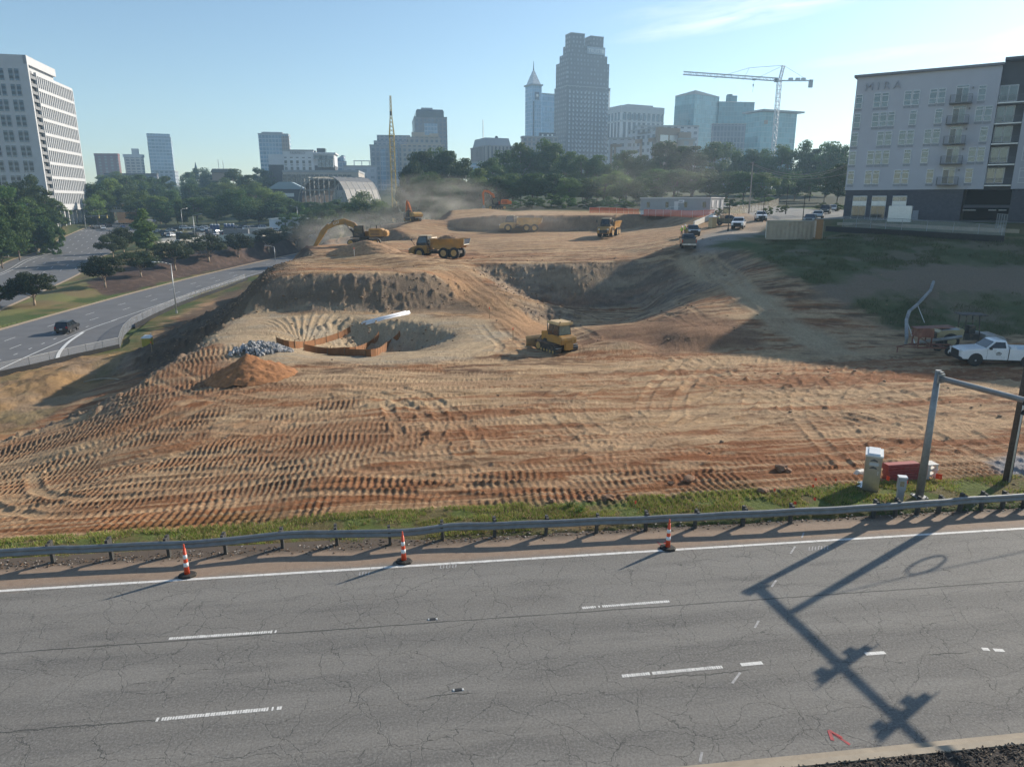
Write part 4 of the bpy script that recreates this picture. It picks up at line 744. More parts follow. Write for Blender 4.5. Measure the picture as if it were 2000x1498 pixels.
# ---------------------------------------------------------------- chain-link fence with silt fabric along the turning lane
def linkmat(name, col, alpha, sc=40):
    m = M(name, col, .6, .3); t = m.node_tree; N, L = t.nodes, t.links; P = N['Principled BSDF']; out = [n for n in N if n.type == 'OUTPUT_MATERIAL'][0]
    tr = N.new('ShaderNodeBsdfTransparent'); ms = N.new('ShaderNodeMixShader'); ms.inputs[0].default_value = alpha; L.new(tr.outputs[0], ms.inputs[1]); L.new(P.outputs[0], ms.inputs[2]); L.new(ms.outputs[0], out.inputs['Surface']); return m
lk = linkmat('chain_link_mesh', (.46, .47, .48), .22); silt = M('black_silt_fabric', (.02, .02, .021), .9, 0, .3, 3)
def fence(name, pts, h, label, mat, cat='fence', step=3., pr=.035, group=None, pm=None):
    th = thing(name, label, cat, (0, 0, 0), 0, group); pts = [Vector(p) for p in pts]; pm = pm or galv
    seg = []; 
    for a, b in zip(pts, pts[1:]):
        n = max(1, round((b-a).length/step)); seg += [a.lerp(b, i/n) for i in range(n)]
    seg.append(pts[-1]); mb = MB()
    for a, b in zip(seg, seg[1:]): mb.quad(a, b, b+Vector((0, 0, h)), a+Vector((0, 0, h)))
    mb.build('mesh_panel', mat, th); pme = None
    for p in seg:
        if pme is None: pme = MB().tube((0, 0, -.2), (0, 0, h+.04), pr, pr, 6).build('post', pm, th); pme.location = p
        else: o = link('post', pme.data, th); o.location = p
    mb = MB(); mb.path([p+Vector((0, 0, h)) for p in seg], pr*.8, 5); mb.build('top_rail', pm, th); return th
fpts = [Vector((p.x, p.y, -7.35)) for p in fl[1:]]+[PZ(440, 563, -7.3), PZ(480, 547, -7.2)]
fence('chain_link_fence', fpts, 1.45, 'galvanised chain link fence curving round the turning lane', lk)
mb = MB(); q0 = [p+Vector((.25, -.25, 0)) for p in fpts[:3]]
def strip_wall(name, pts, h, mat, label, cat, th_=.04):
    mb = MB()
    for a, b in zip(pts, pts[1:]):
        d = (b-a).normalized(); q = Vector((-d.y, d.x, 0))*th_/2; mb.loft([[a-q, a+q, a+q+Vector((0, 0, h)), a-q+Vector((0, 0, h))], [b-q, b+q, b+q+Vector((0, 0, h)), b-q+Vector((0, 0, h))]])
    return tag(mb.build(name, mat), label, cat)
strip_wall('silt_fence', [p+Vector((.3, -.5, -.3)) for p in fpts[:4]], .95, silt, 'black silt fence at the foot of the chain link fence, far left', 'silt fence')
strip_wall('silt_fence', [p+Vector((.5, 0, -.3)) for p in fpts[6:]], .9, silt, 'black silt fence below the dark mound side, past the fence corner', 'silt fence')
# ---------------------------------------------------------------- street lamps
lampm = M('street_lamp_metal', (.42, .43, .43), .45, .5, .1)
def street_lamp(px, py, ytop, arm, label, grp='street lamps along the left roads', al=2.4, rise=.5, base=None):
    b = base or ground(px, py); d = sqrt(b.x**2+b.y**2); t_ = b.y*CP-(b.z-H)*SP; h = 1.0*(py-ytop)/F*t_/cos(atan2(b.y*SP, t_)*0+.12)
    th = thing('street_lamp', label, 'street lamp', b, 0, grp); r = max(.11, h*.013)
    MB().tube((0, 0, 0), (0, 0, h), r, r*.55, 10).build('pole', lampm, th, True); MB().tube((0, 0, 0), (0, 0, .5), r*1.6, r*1.5, 10).build('base', lampm, th)
    a = Vector((cos(arm), sin(arm), 0)); mb = MB(); mb.path([Vector((0, 0, h-.1))+a*al*k+Vector((0, 0, rise*(1-(1-k)**2))) for k in (0, .25, .5, .75, 1)], .05, 6); mb.build('arm', lampm, th, True)
    mb = MB(); mb.loft([[Vector((0, 0, h-.1+rise))+a*(al+u)+Vector((-a.y*w_*sx, a.x*w_*sx, z)) for sx, z in ((-1, -.04), (1, -.04), (.7, .1), (-.7, .1))] for u, w_ in ((-.1, .1), (.25, .2), (.6, .1))]); mb.build('lamp_head', lampm, th); return th
street_lamp(345, 612, 517, radians(215), 'tall grey street lamp beside the dark mound side, nearest of the lamps')
street_lamp(538, 508, 479, radians(200), 'street lamp with its foot hidden just left of the excavator bucket', base=PZ(538, 512, -6.2))
street_lamp(383, 480, 423, radians(5), 'double height lamp with right pointing arm before the parking yard'); street_lamp(358, 452, 411, radians(60), 'thin lamp standing inside the parking yard by the tree line')
street_lamp(583, 448, 406, radians(170), 'thin lamp in front of the white site building'); street_lamp(272, 433, 410, radians(20), 'short curved lamp near the overpass ramp')
# ---------------------------------------------------------------- small round marker posts on the left bank
for k, (px, py) in enumerate(((71, 487), (47, 492), (40, 495), (17, 502))):
    b = ground(px, py); th = thing('marker_post', ('pale signpost back in the grass by the left kerb', 'white stub post right of two others on the mulch bank', 'white stub post in the middle of the mulch bank', 'leftmost white stub post on the mulch bank')[k], 'post', b); MB().tube((0, 0, 0), (0, 0, 1.0), .08, .08, 8).build('post', pvc, th)
    if k == 0: MB().box((0, -.02, 1.3), (.8, .05, .9)).build('sign_plate', lidm, th)
    else: MB().tube((0, 0, 1.), (0, 0, 1.2), .12, .06, 8).build('cap', pvc, th)
# ---------------------------------------------------------------- road vehicles (local +x is forward)
tyre = M('tyre_rubber', (.025, .024, .023), .85, 0, .2, 6, dirt=(.16, .11, .07), dirtamt=.3); rim = M('wheel_rim', (.45, .45, .46), .35, .7, .1); vglass = M('vehicle_glass', (.018, .022, .026), .08, 0, .1, 1, spec=.8)
trim = M('dark_trim', (.02, .02, .021), .6); lampw = M('headlamp_glass', (.75, .75, .72), .15, 0, .05); lampr = M('tail_lamp_glass', (.35, .02, .015), .2, 0, .1)
def paintm(name, c, dirty=.15): return M(name, c, .3, 0, .05, 2, coat=.6, dirt=(.25, .2, .15), dirtamt=dirty)
def wheel(parent, x, y, r, w, rm=None, name='wheel'):
    s = 1 if y > 0 else -1; o = MB().tube((x, y-w/2, r), (x, y+w/2, r), r, r, 20).build(name, tyre, parent, bevel=.03 if r < .6 else .06)
    mb = MB(); mb.tube((x, y+s*(w/2-.04), r), (x, y+s*(w/2+.012), r), r*.62, r*.56, 16); mb.tube((x, y+s*(w/2+.012), r), (x, y+s*(w/2+.03), r), r*.2, r*.16, 10); mb.build('rim', rm or rim, o); return o
def side_pair(fn):
    for s in (1, -1): fn(s)
def truck(paint, label, loc, rz, name='pickup_truck', crew=True, toolbox=False, group=None, detail=True, rear=False):
    th = thing(name, label, 'pickup truck', loc, rz, group); W = 1.98; L = 2.92; cb = -.95 if crew else -.35      # cab back
    ws = 1.25 if not crew else 1.30
    mb = MB(); mb.prism([(cb, .48), (2.72, .48), (2.9, .6), (2.93, .95), (2.80, 1.12), (2.3, 1.22), (ws, 1.30), (cb, 1.30)], -W/2, W/2); mb.build('front_body', paint, th, bevel=.05)
    mb = MB(); mb.box(((cb-L)/2, 0, .66), (L+cb-.02, W-.06, .36)); mb.box(((cb-L)/2, W/2-.05, 1.0), (L+cb-.02, .10, .62)); mb.box(((cb-L)/2, -W/2+.05, 1.0), (L+cb-.02, .10, .62)); mb.box((cb-.08, 0, 1.0), (.08, W-.2, .6)); mb.build('cargo_bed', paint, th, bevel=.02)
    MB().box((-L+.05, 0, 1.0), (.09, W-.22, .6)).build('tailgate', paint, th, bevel=.015)
    rf = .62 if not crew else .55; rb = cb+.18; bw, tw = W/2-.03, W/2-.22
    mb = MB(); mb.loft([[(ws, -bw, 1.29), (ws, bw, 1.29), (cb+.02, bw, 1.29), (cb+.02, -bw, 1.29)], [(rf, -tw, 1.86), (rf, tw, 1.86), (rb, tw, 1.88), (rb, -tw, 1.88)], [(rf-.18, -tw+.1, 1.93), (rf-.18, tw-.1, 1.93), (rb+.12, tw-.1, 1.94), (rb+.12, -tw+.1, 1.94)]]); mb.build('cab', paint, th, bevel=.03)
    def P(x, y, z, k=1.012): return (x, y*k, z)
    lerp = lambda a, b, t: a+(b-a)*t
    def on(xf0, xf1, xb0, xb1, t): return None
    MB().quad((lerp(ws, rf, .10)+.02, -bw*.9, 1.35), (lerp(ws, rf, .10)+.02, bw*.9, 1.35), (lerp(ws, rf, .92)+.02, tw*.95, 1.83), (lerp(ws, rf, .92)+.02, -tw*.95, 1.83)).build('windshield', vglass, th)
    yb, yt = lerp(bw, tw, .12)+.012, lerp(bw, tw, .88)+.012
    spl = [(ws-.18, rf-.06, .05 if crew else cb+.22, .05 if crew else rb+.1)]+([(-.02, -.02, cb+.2, rb+.1)] if crew else [])
    for s in (1, -1):
        for x0, x1, x2, x3 in spl: MB().quad((x0, s*yb, 1.36), (x2, s*yb, 1.36), (x3, s*yt, 1.80), (x1, s*yt, 1.80)).build('side_window', vglass, th)
        MB().box((ws-.28, s*(W/2+.1), 1.36), (.14, .2, .18)).build('mirror', trim, th)
        MB().box((2.86, s*.78, 1.02), (.16, .34, .16)).build('headlight', lampw, th); MB().box((-L+.02, s*.92, 1.05), (.08, .12, .38)).build('tail_light', lampr, th)
        for x in (1.85, -1.75): MB().tube((x, s*(W/2-.25), .46), (x, s*(W/2+.006), .46), .50, .50, 18).build('wheel_arch', trim, th)
        if detail:
            MB().box((ws-.9 if not crew else .16, s*(W/2+.006), 1.06), (.2, .02, .05)).build('door_handle', trim, th); MB().box((cb+.0, s*(W/2-.012), .9), (.02, .05, .8)).build('body_gap', trim, th); MB().box((ws-.12, s*(W/2+.001), .88), (.012, .01, .74)).build('door_gap', trim, th)
    MB().quad((cb-.005, -bw*.8, 1.38), (cb-.005, bw*.8, 1.38), (lerp(cb, rb, .8)-.005, tw*.85, 1.8), (lerp(cb, rb, .8)-.005, -tw*.85, 1.8)).build('rear_window', vglass, th)
    MB().box((2.93, 0, .86), (.05, 1.25, .42)).build('grille', trim, th); MB().box((2.86, 0, .52), (.22, 1.9, .24)).build('front_bumper', trim, th, bevel=.03); MB().box((-L-.08, 0, .60), (.16, 1.86, .20)).build('rear_bumper', rim, th, bevel=.02)
    MB().box((-L-.17, 0, .62), (.02, .32, .15)).build('number_plate', lampw, th); MB().box((0, 0, .40), (5.2, 1.2, .16)).build('chassis', trim, th)
    for x in (1.85, -1.75):
        for s in (1, -1): wheel(th, x, s*(W/2-.15), .40, .27)
    if toolbox: MB().box((cb-.35, 0, 1.33), (.46, W-.1, .22), top=.92).build('tool_box', lidm, th, bevel=.02)
    return th
def car(paint, label, loc, rz, name='parked_car', suv=False, cat='car', group=None, white_rim=False):
    th = thing(name, label, cat, loc, rz, group); W, L = (1.9, 2.38) if suv else (1.8, 2.3); hb = 1.08 if suv else .92; ht = 1.78 if suv else 1.44; rx = -2.15 if suv else -1.55
    MB().prism([(-L, .42), (L-.15, .42), (L, .55), (L-.02, hb-.25), (L-.25, hb-.10), (1.05, hb), (-L+.1, hb+.02), (-L, hb-.2)], -W/2, W/2).build('body', paint, th, bevel=.06)
    bw, tw = W/2-.04, W/2-.24; fx, bx = .35, rx+.3
    MB().loft([[(1.15, -bw, hb-.02), (1.15, bw, hb-.02), (rx-.12, bw, hb-.02), (rx-.12, -bw, hb-.02)], [(fx, -tw, ht-.06), (fx, tw, ht-.06), (bx, tw, ht-.06), (bx, -tw, ht-.06)]]).build('window', vglass, th, bevel=.02)
    MB().loft([[(fx+.08, -tw-.03, ht-.08), (fx+.08, tw+.03, ht-.08), (bx-.08, tw+.03, ht-.08), (bx-.08, -tw-.03, ht-.08)], [(fx-.1, -tw+.06, ht), (fx-.1, tw-.06, ht), (bx+.1, tw-.06, ht), (bx+.1, -tw+.06, ht)]]).build('roof', paint, th)
    for s in (1, -1):
        mb = MB(); [mb.tube((xa, s*(bw+.012), hb-.02), (xb, s*(tw+.03), ht-.05), .05, .05, 5) for xa, xb in ((1.13, fx+.03), (-.25, -.2), (rx-.08, bx-.03))+(((-1.35, -1.3),) if suv else ())]; mb.build('pillar', paint, th)
        MB().box((L-.1, s*.68, hb-.27), (.18, .34, .14)).build('headlight', lampw, th); MB().box((-L+.02, s*.78, hb-.1), (.08, .2, .26 if suv else .14)).build('tail_light', lampr, th); MB().box((.95, s*(W/2+.08), hb+.04), (.1, .16, .12)).build('mirror', trim, th)
        for x in (1.42, -1.38): MB().tube((x, s*(W/2-.2), .38), (x, s*(W/2+.006), .38), .42, .42, 16).build('wheel_arch', trim, th); wheel(th, x, s*(W/2-.12), .36, .22, lampw if white_rim else None)
    MB().box((0, 0, .34), (4.2, 1.5, .18)).build('chassis', trim, th); MB().box((-L-.01, 0, hb-.35), (.03, .4, .12)).build('number_plate', lampw, th); return th
white_p = paintm('white_paint', (.80, .81, .82), .1); black_p = paintm('black_paint', (.012, .012, .013)); grey_p = paintm('graphite_paint', (.07, .075, .08)); silv_p = paintm('silver_paint', (.50, .52, .54)); red_p = paintm('dark_red_paint', (.16, .02, .02)); blue_p = paintm('blue_paint', (.02, .12, .42)); navy_p = paintm('dark_blue_paint', (.02, .04, .10)); tanp_ = paintm('beige_paint', (.42, .36, .27))
def gpt(px, py, dz=0): p = ground(px, py); p.z = zs(p.x, p.y)+dz; return p
# white work truck on the flat field, right edge of the photo
p = gpt(1930, 716); tr = truck(white_p, 'white two door work pickup in shade at the right edge of the dirt field', p+Vector((.9, .6, 0)), radians(171), crew=False, toolbox=True)
MB().box((.35, .99+.012, .98), (.42, .004, .07)).build('door_lettering', grey_p, tr); MB().box((.35, .99+.012, .86), (.34, .004, .05)).build('door_lettering', grey_p, tr)
TRK = [((1343, 484), 80, grey_p, 'dark graphite pickup seen from behind at the top of the dirt haul road'), ((1352, 462), -98, black_p, 'black pickup facing the camera just behind the dark one on the haul road'), ((1424, 440), -18, black_p, 'black pickup half hidden behind the big white pickup on the gravel'),
       ((1442, 447), -112, white_p, 'large white pickup facing down the gravel pad, nearer of two white ones'), ((1485, 432), -104, white_p, 'white pickup farther up the gravel pad below the street')]
for (px, py), a, pm, lab in TRK: truck(pm, lab, gpt(px, py), radians(a), group='pickups on the gravel pad', detail=False)
truck(white_p, 'white pickup standing by the tree line, veiled by dust, behind the heaped dirt', gpt(879, 409), radians(10), detail=False)
p = PZ(153, 649, -7.42); car(black_p, 'black SUV driving away on the curved ramp road', p+Vector((-1.9, .5, .03)), radians(101), 'driving_suv', True, 'SUV', white_rim=True)
# ---------------------------------------------------------------- machines
cy = M('machine_yellow', (.44, .225, .045), .5, 0, .15, 1.2, dirt=(.20,.135,.08), dirtamt=.75); cyd = M('dusty_machine_yellow', (.52, .30, .08), .6, 0, .15, 1.5, dirt=DUST, dirtamt=.7); cor = M('machine_orange', (.60, .16, .035), .5, 0, .12, 1.2, dirt=DUST, dirtamt=.4)
mblk = M('machine_black', (.035, .034, .033), .6, .2, .25, 3, dirt=DUST, dirtamt=.4); steel = M('worn_steel', (.30, .28, .26), .4, .7, .2, 3, dirt=DUST, dirtamt=.4); palew = M('machine_pale_roof', (.60, .50, .36), .5, 0, .08, 2, dirt=DUST, dirtamt=.2)
def crawler(th, L, W, y, h, mat=None, shoe=.6, n=None):
    """one track: belt with shoes around idlers"""
    r = h/2; pts = [(L/2-r+r*sin(a), r+r*-cos(a)) for a in [pi*k/6 for k in range(7)]]+[(-L/2+r-r*sin(a), r+r*cos(a)) for a in [pi*k/6 for k in range(7)]]
    o = MB().prism(pts, y-W/2, y+W/2).build('track', mblk, th); mb = MB(); per = [Vector(p) for p in pts]+[Vector(pts[0])]; seg = []
    for a, b in zip(per, per[1:]):
        m_ = max(1, round((b-a).length/.2)); seg += [(a.lerp(b, (k+.5)/m_), b-a) for k in range(m_)]
    for q, d in seg: mb.box((q.x, y, q.y), (.05, W+.01, .09), ry=-atan2(d.y, d.x))
    mb.build('track_shoes', steel, o); mb = MB()
    for s in (-1, 1):
        for x in [(-L/2+r)+(L-2*r)*k/5 for k in range(6)]: mb.tube((x, y+s*(W/2-.02), r*(.45 if 0 < x+L/2-r < L-2*r-.01 else 1)), (x, y+s*(W/2+.015), r*(.45 if 0 < x+L/2-r < L-2*r-.01 else 1)), r*(.30 if 0 < x+L/2-r < L-2*r-.01 else .75), None, 12)
    mb.build('roller', cyd, o); return o
def limb(name, pts, ths, w, mat, th, y=0):
    """box-section arm through (x,z) points with a height at each point"""
    up, dn = [], []
    for i, (x, z) in enumerate(pts):
        a = Vector(pts[max(i-1, 0)]); b = Vector(pts[min(i+1, len(pts)-1)]); d = (b-a).normalized(); n = Vector((-d.y, d.x))*ths[i]/2; up.append((x+n.x, z+n.y)); dn.append((x-n.x, z-n.y))
    mb = MB(); rings = [[(u[0], y-w/2, u[1]), (u[0], y+w/2, u[1]), (d[0], y+w/2, d[1]), (d[0], y-w/2, d[1])] for u, d in zip(up, dn)]; mb.loft(rings); return mb.build(name, mat, th, bevel=.03)
def ram(th, a, b, r=.09, y=0):
    a = Vector((a[0], y, a[1])); b = Vector((b[0], y, b[1])); o = MB().tube(a, a.lerp(b, .58), r, r, 10).build('cylinder', mblk, th, True); MB().tube(a.lerp(b, .55), b, r*.55, r*.55, 8).build('piston_rod', steel, o, True)
def excavator(label, loc, rz, boom, stick, bucket, col=None, trz=0., s=1., body=None, group=None):
    th = thing('excavator', label, 'excavator', loc, rz, group); col = col or cy; body = body or col; th.scale = (s,)*3
    T = MB()
    for y in (1.3, -1.3):
        o = crawler(th, 5.0, .75, y, 1.05); o.rotation_euler.z = trz
    MB().box((0, 0, .75), (2.6, 2.0, .5)).build('undercarriage', mblk, th); MB().tube((0, 0, .95), (0, 0, 1.3), .8, .8, 20).build('slew_ring', mblk, th)
    MB().box((-.6, 0, 1.36), (5.2, 2.9, .14)).build('deck', mblk, th)
    MB().prism([(-3.3, 1.5), (-1.0, 1.45), (-1.0, 2.75), (-3.0, 2.75), (-3.35, 2.45)], -1.48, 1.48).build('engine_cover', body, th, bevel=.08); MB().prism([(-3.95, 1.5), (-3.3, 1.45), (-3.3, 2.5), (-3.75, 2.5), (-4.0, 2.2)], -1.45, 1.45).build('counterweight', body, th, bevel=.12)
    mb = MB(); [mb.box((-2.0, y, 1.75+.22*k), (1.5, .03, .08)) for y in (-1.49, 1.49) for k in range(4)]; mb.build('vent_slats', mblk, th)
    MB().box((.35, -.95, 1.85), (2.2, 1.0, .85)).build('side_body', body, th, bevel=.05); mb = MB(); mb.path([(-.9, -1.4, 2.3), (-.9, -1.4, 3.2), (-2.6, -1.4, 3.2), (-2.6, -1.4, 2.7)], .025, 5); mb.build('hand_rail', mblk, th)
    MB().tube((-2.2, .7, 2.75), (-2.2, .7, 3.25), .09, .08, 8).build('exhaust', mblk, th)
    cb = MB(); cb.prism([(-.25, 1.43), (1.55, 1.43), (1.62, 2.0), (1.2, 3.18), (-.2, 3.22)], .45, 1.45); cab = cb.build('cab', mblk, th, bevel=.05)
    for y in (1.462, .438): MB().add([(x, y, z) for x, z in ((.0, 1.95), (1.45, 2.02), (1.1, 3.02), (-.02, 3.06))], [(0, 1, 2, 3)]).build('window', vglass, cab)
    MB().quad((1.63, .55, 1.75), (1.63, 1.35, 1.75), (1.25, 1.35, 3.08), (1.25, .55, 3.08)).build('windshield', vglass, cab)
    bm = limb('boom', boom[0], boom[1], .5, col, th); a, b = boom[0][0], boom[0][len(boom[0])//2]; ram(th, (1.0, 1.35), (b[0]-.2, b[1]-.3), .11, .36); ram(th, (1.0, 1.35), (b[0]-.2, b[1]-.3), .11, -.36)
    st = limb('stick', stick[0], stick[1], .4, col, th); m_ = boom[0][-2]; s0 = stick[0][0]; ram(th, (m_[0]+.1, m_[1]+.55), (s0[0]-.1, s0[1]+.05), .09)
    e = stick[0][-1]; ram(th, (s0[0]*.75+e[0]*.25+.35, s0[1]*.75+e[1]*.25+.2), (s0[0]*.1+e[0]*.9+.35, s0[1]*.1+e[1]*.9+.1), .07)
    MB().prism(bucket, -.75, .75).build('bucket', steel, th, bevel=.02); mb = MB(); tip = bucket[0]; [mb.box((tip[0], y, tip[1]), (.12, .1, .3), top=.6) for y in (-.6, -.3, 0, .3, .6)]; mb.build('bucket_teeth', steel, th)
    return th
p = gpt(712, 480, .0)
ex1 = excavator('big yellow excavator perched on a dirt mound, long arm reaching down to the left', p, radians(182), ([(.5, 1.95), (1.6, 3.3), (3.2, 3.85), (4.6, 3.55), (6.0, 2.75)], [.55, .85, .95, .8, .5]), ([(5.6, 3.35), (6.6, 2.2), (8.6, -.95)], [.5, .85, .4]),
    [(9.4, -2.5), (9.0, -2.35), (8.55, -1.5), (8.45, -.9), (8.9, -.65), (9.6, -.95), (9.95, -1.6), (9.9, -2.2)], trz=-.0, s=1.08)
dm = text_mesh('CAT', .55, .004); dm.materials.append(M('decal_white', (.7, .7, .66), .5))
for y, r in ((.262, 0), (-.262, 1)): o = link('lettering', dm, ex1); o.location = (4.3, y, 3.45); o.rotation_euler = (pi/2, .3 if r else -.3, 0 if r else pi)
ex2 = excavator('small orange excavator on the ridge in the dust with its arm folded up', gpt(806, 433), radians(125), ([(.5, 1.9), (1.4, 3.8), (2.4, 5.2), (3.2, 5.9)], [.5, .75, .7, .45]), ([(3.0, 6.1), (3.5, 5.2), (4.0, 2.6)], [.45, .6, .35]), [(4.4, .9), (4.0, 1.1), (3.7, 2.0), (3.8, 2.6), (4.3, 2.6), (4.8, 2.0), (4.8, 1.4)], col=cor, body=cyd, s=.78)
ex3 = excavator('orange excavator on the top level in front of the trees, arm pointing straight down', Vector((PT(972, 408, 190).x, PT(972, 408, 190).y, zs(PT(972, 408, 190).x, PT(972, 408, 190).y))), radians(180), ([(.5, 1.9), (1.3, 4.0), (2.6, 4.9), (3.9, 5.1)], [.5, .75, .7, .45]), ([(3.6, 5.3), (4.1, 4.4), (3.9, 1.2)], [.45, .6, .35]), [(3.7, -.2), (3.5, .2), (3.6, 1.0), (3.9, 1.3), (4.3, 1.0), (4.5, .4), (4.3, 0)], col=cor, s=.95)
def dumper(label, loc, rz, col=None, load=True, rx=0., group=None):
    col = col or cy; th = thing('dump_truck', label, 'dump truck', loc, rz, group, ry=rx)
    for x in (3.1, -1.0, -2.75):
        for s in (1, -1): wheel(th, x, s*1.15, .84, .62, cyd)
    MB().prism([(1.6, .85), (5.0, .7), (5.15, 1.2), (4.7, 1.75), (3.6, 2.05), (1.6, 2.05)], -1.2, 1.2).build('hood', col, th, bevel=.1); MB().box((5.1, 0, 1.1), (.12, 1.5, .6)).build('grille', mblk, th)
    for s in (1, -1):
        MB().loft([[(3.1+r*cos(a), s*1.0, .84+r*sin(a)) for r in (1.0, 1.12) for a in ([pi*k/8 for k in range(9)] if r < 1.1 else [pi*k/8 for k in range(8, -1, -1)])], [(3.1+r*cos(a), s*1.5, .84+r*sin(a)) for r in (1.0, 1.12) for a in ([pi*k/8 for k in range(9)] if r < 1.1 else [pi*k/8 for k in range(8, -1, -1)])]]).build('fender', col, th)
        MB().box((5.0, s*.85, 1.5), (.2, .3, .2)).build('headlight', lampw, th); mb = MB(); mb.path([(3.9, s*1.1, 2.0), (4.2, s*1.45, 2.9), (4.2, s*1.5, 3.2)], .03, 5); mb.box((4.2, s*1.52, 3.0), (.08, .22, .5)); mb.build('mirror', mblk, th)
    cab = MB().loft([[(3.7, -.95, 1.9), (3.7, .95, 1.9), (1.75, .95, 1.9), (1.75, -.95, 1.9)], [(3.75, -.95, 2.4), (3.75, .95, 2.4), (1.75, .95, 2.4), (1.75, -.95, 2.4)], [(3.35, -.8, 3.4), (3.35, .8, 3.4), (1.85, .8, 3.45), (1.85, -.8, 3.45)]]).build('cab', mblk, th, bevel=.05)
    MB().box((2.6, 0, 3.5), (1.75, 1.7, .1)).build('roof', palew, th, bevel=.03); MB().quad((3.775, -.8, 2.45), (3.775, .8, 2.45), (3.40, .7, 3.3), (3.40, -.7, 3.3)).build('windshield', vglass, cab)
    for s in (1, -1): MB().quad((3.55, s*.962, 2.42), (2.0, s*.962, 2.42), (2.05, s*.83, 3.3), (3.25, s*.83, 3.3)).build('window', vglass, cab)
    mb = MB(); [mb.box((1.5, y, 1.2+.35*k), (.4, .3, .05)) for k in range(5) for y in (1.15,)]; mb.path([(1.3, 1.3, 1.0), (1.3, 1.3, 2.6)], .03, 5); mb.path([(1.75, 1.3, 1.0), (1.75, 1.3, 2.6)], .03, 5); mb.build('ladder', mblk, th)
    MB().box((-.6, 0, .95), (5.6, 1.0, .45)).build('rear_frame', mblk, th); MB().tube((1.35, .9, 2.0), (1.35, .9, 3.3), .12, .1, 10).build('exhaust', steel, th)
    out = [(1.25, 1.75), (1.0, 2.2), (1.15, 3.0), (-3.6, 3.0), (-4.5, 2.9), (-4.3, 2.05), (-3.7, 1.55), (-.5, 1.3)]      # side outline of the dump body
    bd = MB()
    for s in (1, -1): bd.loft([[(x, s*(1.45 if z > 2.3 else 1.15), z) for x, z in out], [(x, s*(1.36 if z > 2.3 else 1.06), z) for x, z in out]])
    bd.loft([[(x, -1.1, z), (x, 1.1, z), (x, 1.1, z+.09), (x, -1.1, z+.09)] for x, z in ((1.2, 1.75), (-.5, 1.32), (-3.7, 1.57), (-4.35, 2.02))]); bd.loft([[(1.25, -1.15, 1.75), (1.25, 1.15, 1.75), (1.15, 1.15, 1.75), (1.15, -1.15, 1.75)], [(1.1, -1.42, 2.95), (1.1, 1.42, 2.95), (1.0, 1.42, 2.95), (1.0, -1.42, 2.95)]])
    body = bd.build('dump_body', col, th); MB().box((1.35, 0, 3.05), (.7, 2.0, .12), ry=.35).build('spill_guard', palew, th)
    mb = MB(); mb.path([(-4.5, -1.4, 2.93), (-4.32, -1.12, 2.05), (-4.32, 1.12, 2.05), (-4.5, 1.4, 2.93)], .07, 6); mb.build('tail_lip', palew, body); MB().loft([[(-4.32, -1.05, 2.12), (-4.32, 1.05, 2.12), (-4.26, 1.05, 2.12), (-4.26, -1.05, 2.12)], [(-4.5, -1.36, 2.92), (-4.5, 1.36, 2.92), (-4.44, 1.36, 2.92), (-4.44, -1.36, 2.92)]]).build('tailgate', M('tailgate_blue_steel', (.07, .09, .13), .5, .3, .2, 2), body)
    for s in (1, -1): mb = MB(); mb.tube((1.6, s*.8, 1.1), (-.6, s*.9, 1.9), .1, .1, 8); mb.build('hoist_cylinder', steel, th)
    if load:
        bm = bmesh.new(); bmesh.ops.create_grid(bm, x_segments=24, y_segments=12, size=1)
        for v in bm.verts: x, y = v.co.x, v.co.y; v.co = Vector((-1.3+x*2.3, y*1.3, 2.55+max(0, 1-x*x)*max(0, 1-y*y)*.95+random.uniform(-.07, .09)))
        me = bpy.data.meshes.new('dirt_load'); bm.to_mesh(me); bm.free(); me.materials.append(M('loose_dirt', (.26, .16, .09), .95, 0, .3, 2.5, .6)); link('dirt_load', me, th)
    return th
dumper('loaded yellow dump truck seen from its side beside the yellow excavator', gpt(862, 504), pi-.32, rx=.03)
dumper('yellow dump truck coming toward the camera on the upper flat', gpt(1190, 462), radians(-111), load=False)
dumper('yellow dump truck half lost in dust by the dark cut bank', gpt(1020, 453), radians(176), cyd, load=False)
